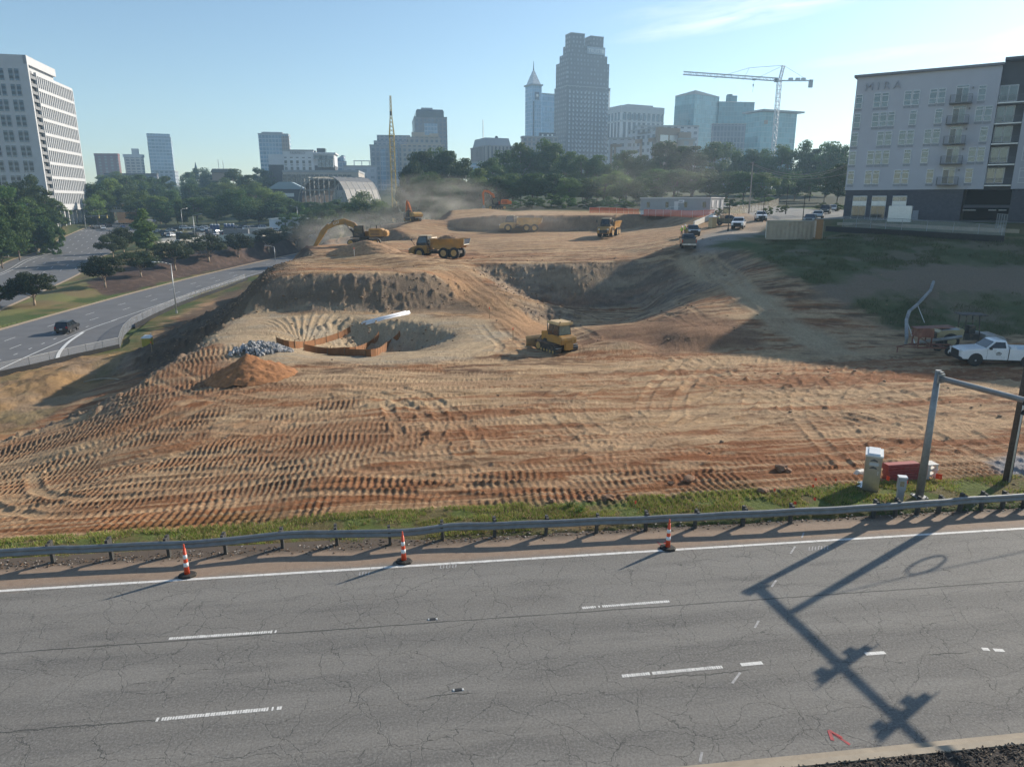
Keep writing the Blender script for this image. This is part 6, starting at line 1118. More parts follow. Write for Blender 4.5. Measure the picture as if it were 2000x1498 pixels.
b.box('lobby_wall', facade('lobby', (.35, .33, .30), (.05, .05, .055), 4, 5, .3, .2), 12, 58, 12, 40, 0, z1)
# ---- skyline
def tw(*a, **k): return Bld(*a, **k)
cw = facade('blue_curtain', (.42, .47, .53), (.16, .26, .36), 3.2, 4., .14, .28); cw2 = facade('pale_curtain', (.40, .46, .54), (.22, .31, .41), 4., 4.2, .12, .3); teal = facade('teal_curtain', (.20, .35, .39), (.14, .31, .36), 3., 4., .08, .10, .15); teald = facade('dark_teal_curtain', (.10, .24, .28), (.07, .21, .26), 3., 4., .10, .12, .15)
tanf = facade('tan_grid', (.40, .34, .29), (.12, .13, .15), 4.2, 3.8, .45, .42); redf = facade('red_brick_grid', (.19, .085, .075), (.22, .20, .20), 7., 3.5, .6, .4); darkf = facade('dark_brick_grid', (.10, .10, .12), (.26, .27, .28), 5., 4.6, .6, .55)
gridw = facade('white_grid', (.62, .62, .63), (.09, .10, .13), 5.2, 60., .42, .0); brnf = facade('ribbed_concrete', (.31, .27, .25), (.07, .065, .07), 3.2, 80., .55, 0.); towf = facade('grey_granite_grid', (.165, .165, .18), (.23, .245, .28), 3.6, 4.0, .55, .52, .3, .6); stef = facade('stepped_stone', (.36, .35, .36), (.15, .19, .24), 4., 4., .42, .3)
b = tw('apartment_block', 'brown red brick block far behind the white tower', 180, 184, 230, 305, 860, 6).body(redf, M('red_coping', (.2, .08, .07), .8), 3)
b = tw('apartment_block', 'beige tiered tower left of the pale glass tower', 237, 242, 276, 308, 900, 10).body(facade('beige_tiers', (.48, .45, .40), (.16, .17, .19), 6, 3.6, .3, .5)); b.roofbox(-.05, 1.05, -.05, 1.05, 4, wconc, 'crown', -.5); b.roofbox(.45, .8, .2, .8, 11, wconc)
b = tw('office_tower', 'pale glass tower with a notched roof, far left skyline', 267, 287, 333, 268, 900, 24).body(cw2, parm, .6); b.roofbox(-.02, .98, .05, .9, 5, cw, 'crown'); b.box('edge_fin', dglass, -.3, .3, -.3, .3, 0, b.h-6)
b = tw('podium_block', 'long low dark brick block at the foot of the pale glass tower', 200, 204, 306, 341, 640, 4, zb=16).body(darkf, dglass, 1); b = tw('podium_block', 'grey podium under the pale glass tower, right side', 292, 300, 341, 335, 800, 10, zb=18).body(facade('grey_podium', (.32, .35, .40), (.14, .17, .21), 5, 4, .4, .4))
b = tw('office_tower', 'square blue glass tower with a brown hoist bay on its right', 498, 504, 563, 263, 720, 12).body(cw, parm, 1.2); b.box('hoist_bay', facade('hoist_brown', (.34, .26, .22), (.20, .16, .15), 2.5, 4, .3, .3), b.la-7, b.la+.4, -.6, 4, 0, b.h-1); b.roofbox(.1, .8, .2, .8, 3)
hw = M('hotel_white', (.62, .63, .65), .8, 0, .05, .3); hd = M('hotel_dark_brick', (.09, .085, .09), .85, 0, .15, .5); hwin = M('hotel_window', (.05, .055, .07), .2, 0, .4, .1, spec=.8)
b = tw('hotel', 'white hotel with small square windows and a dark brick lower corner', 521, 552, 652, 295, 510, 8, zb=20, lb=26); 
xa = b.px(613, 320)[0]; xb = b.la; b.box('main_wall', hw, 0, xa, 0, 24, 0, b.h); b.box('side_wing', hw, xa, xb, .8, 24, 0, b.h-2); b.box('left_wing', hw, -11, 0, 3, 24, 0, b.h-2.2); b.box('dark_base', hd, -11.2, -.02, 2.7, 23, 0, b.px(550, 322)[1]); b.box('dark_panel', hd, xa+.4, xb+.1, .5, 22, 0, b.px(630, 324)[1])
b.box('roof_edge', parm, -.4, xa+.4, -.5, 24.4, b.h, b.h+.9); b.box('roof_canopy', hw, xa, xb+1.2, -.8, 24, b.h-1.9, b.h-.9); b.box('plant_room', dglass, xa+2, xa+8, 6, 14, b.h-.9, b.h+2.4)
rows_ = [b.px(580, y)[1] for y in (308.3, 317, 323, 329.5)]; wl_ = [(b.px(x, 317)[0], z, 2.1, (.9 if i in (0, 2) else 2.4)) for i, z in enumerate(rows_) for x in (558, 569.5, 581, 593, 605)]; b.windows(wl_, 'a', hwin, hw, .2)
wl_ = [(b.px(x, 316)[0], b.px(625, y)[1], 3.2, 3.) for y in (316, 323) for x in (625, 631, 641, 647)]+[(b.px(x, 308)[0], b.px(625, 308)[1], 6.5, 2.4) for x in (622, 632, 643)]; b.windows(wl_, 'a', fglass, hw, 1.5)
mm = text_mesh('FAIRFIELD', 2.4, .05); mm.materials.append(M('sign_grey', (.24, .24, .26), .6)); o = link('sign_lettering', mm, b.th); o.location = (b.px(581, 300)[0], -.2, b.px(581, 301.5)[1]); o.rotation_euler = (pi/2, 0, 0)
b = tw('parking_block', 'beige concrete block with rows of dark openings below the white hotel', 540, 552, 700, 336.5, 440, 6, zb=8, lb=40).body(M('beige_concrete', (.43, .39, .35), .85, 0, .08, .2), parm, 1.2); wl_ = [(b.px(x, 355)[0], b.px(560, y)[1], 2.6, hh) for y, hh in ((344.5, 2.2), (351, 3.2), (359, 3.2), (367, 3.)) for x in [557+9*k for k in range(15)]]; b.windows(wl_, 'a', hwin, M('opening_frame', (.42, .39, .36), .8), .35, 'opening')
b = tw('glass_pavilion', 'blue grey glass block with a pointed sloping roof right of the hotel', 650, 652, 675, 316, 560, 5, zb=18); b.body(cw, parm, .3); MB().prism([(0, b.h+.3), (b.la*.8, b.h+.3), (b.la*.8, b.h+5), (b.la*.7, b.h+5)], 1, 14).build('sloping_roof', cw, b.th)
b = tw('office_block', 'low grey office block with a roof frame left of the yellow crane', 670, 671, 735, 326, 560, 4, zb=12).body(facade('low_grey', (.38, .41, .46), (.20, .24, .3), 6, 5, .5, .6)); mb = MB(); [mb.box((x, 3, b.h+2.5), (.6, .6, 4)) for x in (8, 14, 20)]; mb.box((14, 3, b.h+4.6), (13, 2, .6)); mb.build('roof_frame', lidm, b.th)
b = tw('office_tower', 'stepped grey stone office tower directly behind the yellow lattice mast', 718, 722, 802, 285, 620, 8).body(stef); b.box('upper_setback', stef, b.la*.10, b.la*1.0, 2, b.lb, b.h, b.h+4.5); b.box('top_setback', stef, b.la*.18, b.la, 4, b.lb, b.h+4.5, b.h+8.5); b.box('roof_cap', parm, b.la*.18, b.la, 4, b.lb, b.h+8.5, b.h+9.4); [b.box('glass_bay', cw, x, x+4.5, -.5, .3, 0, b.h-3) for x in (b.la*.25, b.la*.55, b.la*.8)]
b = tw('office_tower', 'dark stone tower with chamfered crown behind the tan office block', 805, 809, 873, 229, 720, 10).body(facade('dark_stone', (.17, .165, .18), (.12, .15, .2), 4, 4, .4, .35), dglass, .5); b.box('crown', dglass, 2, b.la-3, 2, b.lb, b.h, b.h+6); MB().loft([[(2, 2, b.h+6), (b.la-3, 2, b.h+6), (b.la-3, b.lb, b.h+6), (2, b.lb, b.h+6)], [(3.2, 4, b.h+8), (b.la-4.2, 4, b.h+8), (b.la-4.2, b.lb-2, b.h+8), (3.2, b.lb-2, b.h+8)]]).build('roof', dglass, b.th); b.box('glass_panel', cw, b.la*.3, b.la*.7, -.3, .2, 20, b.h-6); b.roofbox(.25, .6, .3, .7, 11)
lit = M('sunlit_tan_stone', (.50, .40, .30), .8, 0, .1, .2)  # brighter stone colour stands for the sunlit pieces of the block
b = tw('office_block', 'tan stone office block with blocky stepped top beside the yellow mast', 777, 783, 869, 284, 600, 8).body(tanf, lit, .8); b.box('stepped_top', tanf, b.la*.14, b.la*.92, 2, 22, b.h, b.h+7); b.box('stepped_top', lit, b.la*.25, b.la*.55, 4, 18, b.h+7, b.h+11); b.box('roof_house', lit, b.la*.42, b.la*.86, 1, 16, b.h+7, b.h+8.5); b.box('gable_house', lit, b.la*.66, b.la*.86, 3, 16, b.h+1, b.h+10)
b = tw('civic_block', 'brown ribbed concrete block with sloped roof storey and antenna mast', 919, 948, 1019, 286, 560, 22, zb=16).body(brnf, M('brown_coping', (.30, .27, .26), .8), .8); MB().loft([[(b.la*x, b.lb*y, b.h+.8) for x, y in ((.02, .1), (.75, .1), (.75, .9), (.02, .9))], [(b.la*x, b.lb*y, b.h+7) for x, y in ((.06, .16), (.71, .16), (.71, .84), (.06, .84))]]).build('roof_storey', M('grey_metal_roof', (.30, .30, .32), .6), b.th); MB().path([(b.la*.08, 12, b.h+6), (b.la*.08, 12, b.h+21)], .35, 4).build('antenna_mast', lidm, b.th); MB().tube((b.la*.4, 8, b.h+7), (b.la*.4, 8, b.h+8.6), 1.4, 1.0, 10).build('roof_vent', dglass, b.th)
b = tw('glass_podium', 'low pale glass wing in front of the brown ribbed block', 918, 920, 960, 319, 480, 6, zb=14).body(cw2)
b = tw('office_tower', 'slender blue glass tower topped by a pale pyramid and spire', 1026, 1040, 1058, 167, 760, 30).body(facade('spire_tower_glass', (.30, .42, .56), (.22, .36, .52), 2.6, 4, .18, .2, .15), parm, .1); la, lb, hh = b.la, b.lb, b.h
b.box('cornice', parm, -1.2, la+1.2, -1.2, lb+1.2, hh, hh+1.6); pyr = facade('pyramid_lattice', (.42, .45, .5), (.66, .66, .66), 1.8, 2., .25, .25, .3); MB().loft([[(.6, .6, hh+1.6), (la-.6, .6, hh+1.6), (la-.6, lb-.6, hh+1.6), (.6, lb-.6, hh+1.6)], [(la/2-.8, lb/2-.8, hh+16), (la/2+.8, lb/2-.8, hh+16), (la/2+.8, lb/2+.8, hh+16), (la/2-.8, lb/2+.8, hh+16)]]).build('pyramid_roof', pyr, b.th); MB().tube((la/2, lb/2, hh+15), (la/2, lb/2, hh+26), .8, .15, 6).build('spire', dglass, b.th)
sg_ = b.box('logo_sign', navy_p, la*.28, la*.72, -.5, 0, hh-14, hh-6.5); MB().box((la*.5, -.6, hh-10), (2.6, .2, 2.6)).build('logo_mark', lidm, sg_); b.box('dark_stripe', dglass, la*.1, la*.2, -.3, 0, 20, hh-16)
b = tw('office_tower', 'blue glass slab joined to the right of the spire tower', 1057, 1059, 1092, 184, 775, 28).body(facade('slab_glass', (.27, .40, .54), (.20, .34, .50), 3.2, 5.5, .12, .3, .15))
b = tw('office_block', 'low brown brick block in front of the spire tower base', 1017, 1020, 1090, 268, 640, 6, zb=16).body(facade('brown_low', (.24, .20, .19), (.12, .12, .13), 4, 4, .4, .4)); b.roofbox(.5, .95, .2, .8, 4, hd); [b.box('roof_dome', lidm, b.la*q, b.la*q+1.6, 2, 4, b.h+1, b.h+2.6) for q in (.55, .7, .82)]
# the tallest tower: stepped shoulders
b = tw('skyscraper', 'tallest grey granite tower with two square turrets on its roof', 1083, 1108, 1192, 168, 660, 24).body(towf, parm, .6, 'lower_wall'); la, lb, hh = b.la, b.lb, b.h
for nm, x0, x1, y0, y1, z0, z1_ in (('middle_wall', .01, .98, .06, .94, hh+.6, hh+22), ('upper_wall', .06, .96, .16, .84, hh+22, hh+29), ('crown_wall', .12, .92, .22, .78, hh+29, hh+37)): b.box(nm, towf, la*x0, la*x1, lb*y0, lb*y1, z0, z1_)
for x0, x1, t_ in ((.15, .46, 47), (.60, .90, 46)): b.box('turret', dglass if False else towf, la*x0, la*x1, lb*.28, lb*.72, hh+37, hh+t_); b.box('turret_cap', parm, la*x0-.2, la*x1+.2, lb*.28-.2, lb*.72+.2, hh+t_, hh+t_+.7)
sn = b.box('name_sign', M('sign_pale', (.36, .40, .46), .5), la*.48, la*.90, lb*.16-.4, lb*.16, hh+30, hh+36.2); mm = text_mesh('TRUIST', 4.6, .1); mm.materials.append(lidm); o = link('sign_lettering', mm, sn); o.location = (la*.66, lb*.16-.6, hh+31.4); o.rotation_euler = (pi/2, 0, 0); MB().box((la*.85, lb*.16-.55, hh+33), (3.4, .2, 3.4)).build('logo_mark', lidm, sn)
wl_ = [(la*(.06+.088*i), 6+k*4.0, 1.7, 2.0) for k in range(int(hh/4)-2, 4, -1) for i in range(11)]; b.windows(wl_, 'a', M('granite_window', (.42, .46, .52), .15, 0, .4, .08, spec=.9), parm, .3, fw=.15)
b = tw('office_tower', 'white office block with deep vertical window bays right of the tallest tower', 1188, 1214, 1297, 211, 620, 26).body(gridw, wconc, 2.2); wl_ = [(b.la*(.06+.098*i), b.h-7, b.la*.06, 5) for i in range(10)]; b.windows(wl_, 'a', fglass, wconc, .4); b.windows([(b.lb*(.15+.25*i), b.h-7, 3.2, 5) for i in range(4)], 'b', fglass, wconc, .4); b.box('top_band', wconc, -.3, b.la+.3, -.3, b.lb+.3, b.h-3.5, b.h-.1); b.box('mid_band', wconc, -.25, b.la+.25, -.25, b.lb+.25, b.h-11.5, b.h-10); b.roofbox(.2, .8, .2, .8, 4); MB().tube((-1, b.lb-2, b.h), (-1, b.lb-2, b.h+16), .5, .5, 6).build('antenna_mast', lidm, b.th)
hotg = facade('pale_hotel_grid', (.46, .47, .50), (.12, .13, .16), 5., 4.2, .5, .5); brh = M('brown_hotel_panel', (.31, .225, .17), .8, 0, .08, .2)
b = tw('hotel', 'pale hotel wing with brown bracket frames left of the brown hotel block', 1187, 1190, 1252, 272, 470, 4, zb=12).body(hotg); [b.box('brown_bracket', brh, b.la*q, b.la*q+5, -.4, .1, b.h-5, b.h-3.2) for q in (.04, .16)]; [b.box('brown_bracket', brh, b.la*q, b.la*q+1.4, -.4, .1, 6, b.h-3.2) for q in (.04, .16)]
b = tw('hotel', 'hotel with pale left face and brown front block bearing two pale panels', 1228, 1285, 1327, 250.5, 450, 30, zb=12, la=None); b.box('wall', hotg, 0, b.la, 0, b.lb, 0, b.h); b.box('brown_front', brh, -.2, b.la+.4, -.5, 2, 0, b.h+.6); b.box('roof_edge', parm, -.4, b.la, 2, b.lb, b.h, b.h+.7)
[b.box('pale_panel', lidm, b.la*q, b.la*(q+.36), -.7, -.4, b.h-8, b.h-4) for q in (.1, .54)]; [b.box('brown_bracket', brh, -.5, 0, b.lb*q, b.lb*q+7, b.h-8, b.h-5.5) for q in (.05, .5)]; [b.box('brown_bracket', brh, -.5, 0, b.lb*q, b.lb*q+2, 4, b.h-5.5) for q in (.05, .5)]
for s_, y, zz, sz in (('Residence Inn', .45, -2.6, 2.3), ('Marriott', .62, -4.4, 1.4)): mm = text_mesh(s_, sz, .05); mm.materials.append(M('sign_dark_brown', (.10, .06, .05), .6)); o = link('sign_lettering', mm, b.th); o.location = (-.25, b.lb*y, b.h+zz); o.rotation_euler = (pi/2, 0, -pi/2)
b = tw('hotel', 'brown and pale stepped hotel end block with balconies, right of the brown front', 1325, 1328, 1358, 273, 455, 6, zb=12).body(facade('brown_grid', (.34, .28, .24), (.30, .32, .35), 6, 4.2, .5, .4)); b.box('upper_terrace', brh, 0, b.la*.75, 1, 12, b.h, b.h+4.5)
b = tw('hotel', 'pale hotel slab rising behind the brown hotel front with red lettering', 1240, 1245, 1365, 248, 520, 4, zb=12).body(hotg, parm, 1.2); mm = text_mesh('Marriott', 3.4, .05); mm.materials.append(red_p); o = link('sign_lettering', mm, b.th); o.location = (b.la*.14, -.2, b.h-4.2); o.rotation_euler = (pi/2, 0, 0)
b = tw('office_tower', 'teal glass tower with an angled roofline behind the hotels', 1319, 1358, 1405, 184, 640, 38).body(teal, parm, .4); la, lb, hh = b.la, b.lb, b.h; b.box('dark_left_skin', teald, -.3, .1, .2, lb, 0, hh-8); b.box('left_shoulder', teald, -2.5, 0, lb*.2, lb*.9, 0, hh-22); MB().loft([[(0, 0, hh+.4), (la, 0, hh+.4), (la, lb, hh+.4), (0, lb, hh+.4)], [(0, 0, hh+3.2), (la, 0, hh+.6), (la, lb, hh+.6), (0, lb, hh+.8)]]).build('sloping_roof', parm, b.th)
b = tw('office_tower', 'darker teal glass block with round roof tank, right of the angled one', 1403, 1405, 1474, 200, 660, 8).body(teald, parm, .6); b.roofbox(.2, .5, .2, .8, 6, teald); MB().tube((b.la*.38, 8, b.h+5), (b.la*.38, 8, b.h+8), 3, 2.6, 12).build('roof_tank', dglass, b.th)
b = tw('office_block', 'dark slate office block with vertical ribs below the teal towers', 1390, 1393, 1457, 243, 520, 3, zb=14).body(facade('slate_ribs', (.20, .22, .27), (.11, .13, .18), 2.6, 4, .3, .2), parm, .6)
b = tw('office_tower', 'teal glass block with a thin overhanging flat roof beside the white crane', 1456, 1490, 1557, 219, 560, 24, zb=14).body(teal, parm, .2); b.box('roof_slab', parm, -2, b.la+5, -3, b.lb+2, b.h+.6, b.h+1.8); b.box('inset_sign', brh, b.la*.06, b.la*.16, -.2, .1, b.h-9, b.h-6); b.box('dark_band', teald, -.3, .05, 4, b.lb, b.h-26, b.h-18)
# church spire and small masts on the far left skyline
th = thing('church_spire', 'thin dark church spire above the far trees', 'spire', PT(385, 352, 700)); MB().loft([[(-2.2, -2.2, 0), (2.2, -2.2, 0), (2.2, 2.2, 0), (-2.2, 2.2, 0)], [(-1.6, -1.6, 6), (1.6, -1.6, 6), (1.6, 1.6, 6), (-1.6, 1.6, 6)], [(-.1, -.1, 17), (.1, -.1, 17), (.1, .1, 17), (-.1, .1, 17)]]).build('spire', dglass, th)
for x, yt, nm in ((429, 313, 'taller'), (438, 316, 'shorter')): th = thing('radio_mast', 'thin radio mast above the far trees, the %s of two' % nm, 'mast', PT(x, 345, 640), 0, 'radio masts'); MB().path([(0, 0, 0), (0, 0, (345-yt)/F*640)], .3, 4).build('mast', lidm, th); MB().tube((0, 0, 5), (0, 0, 5.6), 1., 1., 6).build('platform', dglass, th)
th = thing('low_house', 'low dark roofed house among the far trees', 'house', PT(438, 346, 560)); MB().box((0, 0, 0), (16, 8, 6)).build('wall', brh, th); MB().prism([(-9, 3), (9, 3), (7, 6), (-7, 6)], -5, 5).build('roof', dglass, th)
th = thing('gable_house', 'blue grey gabled house left of the steel arch', 'house', PT(563, 378, 420), .15); MB().box((0, 0, -2), (18, 10, 9)).build('wall', M('dark_siding', (.09, .09, .10), .8), th); MB().prism([(-11, 2.3), (11, 2.3), (3, 6.4), (-4, 6.4)], -6, 6).build('roof', M('blue_grey_roof', (.30, .38, .42), .6), th); MB().box((1, -5.1, -1), (6, .3, 2)).build('window', lidm, th)
# ---- lattice cranes
def lattice(mb, a, b, w, step, r=.09, rb=.06, tri=False):
    a = Vector(a); b = Vector(b); d = (b-a).normalized(); x = d.cross(Vector((0, 1, 0)) if abs(d.y) < .9 else Vector((1, 0, 0))).normalized(); y = d.cross(x); n = max(2, int((b-a).length/step)); cs = [(x*sx+y*sy)*w/2 for sx, sy in ((1, 1), (-1, 1), (-1, -1), (1, -1))]
    for c in cs: mb.tube(a+c, b+c, r, r, 4)
    for k in range(n):
        p, q = a.lerp(b, k/n), a.lerp(b, (k+1)/n)
        for i in range(4): mb.tube((p if k % 2 else q)+cs[i], (q if k % 2 else p)+cs[(i+1) % 4], rb, rb, 3); mb.tube(p+cs[i], p+cs[(i+1) % 4], rb, rb, 3)
crw = M('crane_pale_grey', (.46, .48, .52), .5, .2, .1); cry = M('crane_yellow', (.44, .32, .09), .5, .1, .15)
t_ = 520; bp_ = PT(1502, 300, t_); tp = PT(1518, 166, t_); k_ = t_/F
th = thing('tower_crane', 'white lattice tower crane with a long jib above the teal buildings', 'tower crane', bp_); loc = lambda x, y: PT(x, y, t_)-bp_
mx_ = (loc(1518, 166).x+loc(1502, 300).x)/2; mz = loc(1518, 166).z; mb = MB(); lattice(mb, (mx_, 0, -30), (mx_, 0, mz), 2.6, 2.6, .22, .13); mb.build('mast', crw, th)
mb = MB(); lattice(mb, (mx_, 0, mz), (mx_+2, 0, mz+11), 1.7, 2, .2, .12); mb.build('apex_tower', crw, th); jl = loc(1333, 146); mb = MB(); lattice(mb, (mx_-1.5, 0, mz+1.5), (jl.x, 12, jl.z+.5), 2.0, 2.4, .2, .12); mb.build('jib', crw, th)
cl_ = loc(1570, 165); mb = MB(); mb.box((mx_+(cl_.x-mx_)/2, 0, mz+.8), (cl_.x-mx_, 1.8, .7)); [mb.box((mx_+q, 0, mz+1.9), (3, 1.6, 1.5)) for q in (8, 13, 17)]; mb.build('counter_jib', crw, th); MB().box((cl_.x, 0, mz-1.2), (2.6, 1.8, 5.2)).build('counterweight', parm, th); MB().box((mx_-2.4, 0, mz+1), (2.2, 2, 2.4)).build('cab', dglass, th)
mb = MB(); tp_ = Vector((mx_+2, 0, mz+11)); q1 = loc(1455, 138); [mb.tube(tp_, e, .13, .13, 4) for e in (Vector((q1.x, 5, q1.z)), Vector((cl_.x-3, 0, mz+1.5)), loc(1475, 155)+Vector((0, 4, 0)))]; mb.tube((q1.x, 5, q1.z), loc(1400, 150)+Vector((0, 9, 0)), .13, .13, 4); mb.tube((q1.x, 5, q1.z), loc(1455, 155)+Vector((0, 5, 0)), .13, .13, 4); mb.build('tie_bar', crw, th)
q2 = loc(1465, 160); MB().box((q2.x, 4, q2.z), (2.4, 1.6, 1)).build('trolley', dglass, th); mb = MB(); mb.tube((q2.x, 4, q2.z), (q2.x-.4, 4, q2.z-8.5), .09, .09, 4); mb.tube((q2.x-.4, 4, q2.z-3.2), (q2.x-.4, 4, q2.z-4.8), .5, .3, 6); mb.build('hook_block', dglass, th)
t_ = 300; bp_ = PT(771, 410, t_); th = thing('crane_mast', 'yellow lattice crane mast tapering to a point behind the dirt mound', 'crane', bp_); mb = MB(); loc = lambda x, y: PT(x, y, t_)-bp_
z1_, z2_ = loc(769, 270).z, loc(770, 195).z; lattice(mb, (0, 0, -5), (0, 0, z1_), 1.8, 2.0, .14, .09); mb.build('mast', cry, th); mb = MB(); c1_ = z1_+(z2_-z1_)*.5; mb.loft([[( sx*1.05*k, sy*1.05*k, z) for sx, sy in ((-1, -1), (1, -1), (1, 1), (-1, 1))] for z, k in ((z1_, 1), (z1_+.3, 1))]); 
for sx, sy in ((-1, -1), (1, -1), (1, 1), (-1, 1)): mb.tube((sx*1.0, sy*1.0, z1_), (sx*.35, sy*.35, c1_), .16, .13, 4); mb.tube((sx*.35, sy*.35, c1_), (sx*.2+.1, sy*.2, z2_), .13, .1, 4)
for k in range(10): z = z1_+(z2_-z1_)*k/10; w_ = 1.0-.65*min(1, k/5); mb.tube((-w_, -w_, z), (w_*.8, w_*.8, z+1.4), .1, .1, 3); mb.tube((w_, -w_, z), (-w_*.8, -w_*.8, z+1.4), .1, .1, 3)
mb.build('peak', cry, th); MB().box((0, -.3, c1_+1), (.8, .8, 1.6)).build('sheave_block', dglass, th)
# ---- arched steel hall
C = PT(583, 400, 400); th = thing('steel_arch_hall', 'half clad steel arch hall with open ribs and grey cladding on its right side', 'steel hall', C, radians(-30)); W_ = 38.; Hh = 15.; ribm = M('grey_steelwork', (.30, .29, .27), .7, .2, .12); clad = M('grey_cladding', (.15, .145, .14), .6, .1, .06, .6)
prof_ = [(0, 0), (.03, .35), (.10, .68), (.22, .90), (.36, 1.0), (.62, 1.0), (.74, .95), (.84, .80), (.92, .52), (1.0, 0)]; prof_ = [(x*W_, z*Hh) for x, z in prof_]
for k in range(7): MB().path([(x+k*.0, k*4.5, z) for x, z in prof_], .32, 5).build('rib', ribm, th)
mb = MB(); 
for (xa, za), (xb, zb_) in zip(prof_[6:], prof_[7:]): mb.quad((xa, -.4, za+.3), (xb, -.4, zb_+.3), (xb, 27.5, zb_+.3), (xa, 27.5, za+.3))
mb.build('cladding', clad, th); mb = MB()
for (xa, za), (xb, zb_) in zip(prof_[:3], prof_[1:4]): mb.quad((xa+.3, 2, za), (xb+.3, 2, zb_), (xb+.3, 26, zb_), (xa+.3, 26, za))
mb.build('dark_lining', M('brown_lining', (.12, .095, .08), .8, 0, .2, .5), th)
for x in (.14, .24, .33, .42, .52, .62, .74): MB().box((x*W_, .6, Hh*.47), (.5, .5, Hh*.94)).build('steel_post', ribm, th)
mb = MB(); mb.box((W_*.44, .6, Hh*.52), (W_*.66, .4, .5)); mb.tube((W_*.24, .6, 0), (W_*.33, .6, Hh*.5), .22, .22, 4); mb.tube((W_*.52, .6, 0), (W_*.42, .6, Hh*.5), .22, .22, 4); mb.tube((W_*.33, .6, Hh*.9), (W_*.42, .6, Hh*.55), .22, .22, 4); mb.build('brace', ribm, th)
mb = MB(); [mb.box((W_*(.24+.06*k), 13.5, Hh-.4), (.35, 27, .5)) for k in range(8)]; mb.build('purlin', M('pale_purlin', (.45, .43, .38), .7), th)
# ---- white site building and yard
C = PT(527, 447, 290); th = thing('site_building', 'long low white building with dark slit windows behind the parking yard', 'building', C, radians(7)); ww = M('white_metal_wall', (.62, .65, .70), .6, 0, .04, .5); L = 118/F*290
MB().box((L*.30, 6, 1.9), (L*.60, 12, 3.8)).build('wall', ww, th); MB().box((L*.78, 5, 1.8), (L*.36, 10, 3.6)).build('rear_wing', ww, th); MB().prism([(-.4, 3.8), (L*.61, 3.8), (L*.61, 4.0), (L*.3, 4.7), (-.4, 4.0)], -.5, 12.4).build('roof', lidm, th); MB().box((L*.79, 5, 3.75), (L*.40, 10.6, .3)).build('rear_roof', lidm, th)
for x in (.145, .255, .50): MB().box((L*x, -.05, 1.9), (.5, .14, 1.8)).build('window', hwin, th)
for x in (.60, .68, .77, .90): MB().box((L*x, -.1, 1.5), (1.6, .3, 2.8)).build('entrance', M('entrance_shade', (.16, .13, .11), .8), th)
yw = M('white_barrier_wall', (.62, .60, .55), .8, 0, .06, .5, dirt=(.3, .26, .2), dirtamt=.2)
strip_wall('barrier_wall', [gpt(309, 488), gpt(350, 482), gpt(392, 477)], 2.3, yw, 'white barrier wall at the left front of the parking yard', 'barrier wall', .2); strip_wall('barrier_wall', [gpt(424, 473), gpt(470, 471), gpt(509, 469)], 2.3, yw, 'white barrier wall with dark lettering smudges behind the median trees', 'barrier wall', .2); strip_wall('barrier_wall', [gpt(512, 466), gpt(560, 462), gpt(640, 458)], 2.0, yw, 'white barrier wall below the low white site building', 'barrier wall', .2)
cg = M('container_grey', (.16, .165, .17), .6, 0, .1); cpale = M('container_pale', (.40, .38, .34), .6, 0, .1); cblk = M('container_black', (.02, .02, .021), .6, 0, .1)
q = gpt(463, 463); container('dark grey container in the yard beside the pale one', q, radians(8), 8.5, cg, 2.4, 2.8, group='yard containers'); q = gpt(506, 459); container('pale container in the yard touching the dark grey one', q, radians(8), 9.5, cpale, 2.4, 2.6, group='yard containers'); q = gpt(367, 469); container('black covered trailer at the front of the yard beside the tall lamp', q, radians(4), 7.5, cblk, 2.4, 2.6, 'covered_trailer')
tm = M('toilet_navy', (.03, .06, .16), .5, 0, .1); tl0 = None
for k, (x, y) in enumerate(((414, 449), (420, 449), (426, 449), (441, 448), (448, 448), (455, 448))):
    lab = 'dark blue portable toilet at the back of the yard, %s' % ('left row first', 'left row middle', 'left row last', 'right row first', 'right row middle', 'right row last')[k]; q = gpt(x, y)
    if tl0 is None: tl0 = toilet(lab, q, .1, tm, 'blue toilets in the yard')
    else: dup(tl0, q, .1, lab)
c0 = {k: None for k in ('w', 'g', 'k', 's')}; nm = {'w': 'white', 'g': 'grey', 'k': 'black', 's': 'silver'}; pmx = {'w': white_p, 'g': grey_p, 'k': black_p, 's': silv_p}
YC = [((397, 452), 'w', 12, 'nearest the tall double height lamp'), ((410, 456), 'k', 80, 'behind a silver one near the lamp'), ((421, 465), 's', 60, 'at the front, close to the barrier wall'), ((424, 456), 'g', 70, 'between two rows near the blue toilets'), ((435, 458), 's', 75, 'just left of the dark container'), ((441, 461), 'k', 70, 'touching the dark container end'), ((455, 451), 'k', 5, 'under the right row of toilets'), ((470, 450), 'g', 15, 'right of the toilets'), ((486, 450), 'w', 12, 'in the back row left of the white building'), ((500, 450), 'k', 20, 'in the back row before the low house'), ((516, 449), 'w', 10, 'parked at the corner of the white building'), ((322, 456), 'g', 5, 'left part of the yard behind the pointed tree'), ((334, 453), 's', 8, 'left part of the yard in the back'), ((345, 451), 'k', 20, 'left part of the yard under the thin lamp'), ((566, 452), 'k', 10, 'parked in front of the white building doors'), ((592, 452), 'g', 8, 'by the entrances of the white building')]
for (x, y), c, a, lab in YC:
    L_ = '%s car %s' % (nm[c], lab); q = gpt(x, y)
    if c0[c] is None: c0[c] = car(pmx[c], L_, q, radians(a), 'parked_car', c in 'wk', 'car', 'cars in the parking yard')
    else: dup(c0[c], q, radians(a), L_)
r_ = random.Random(5)
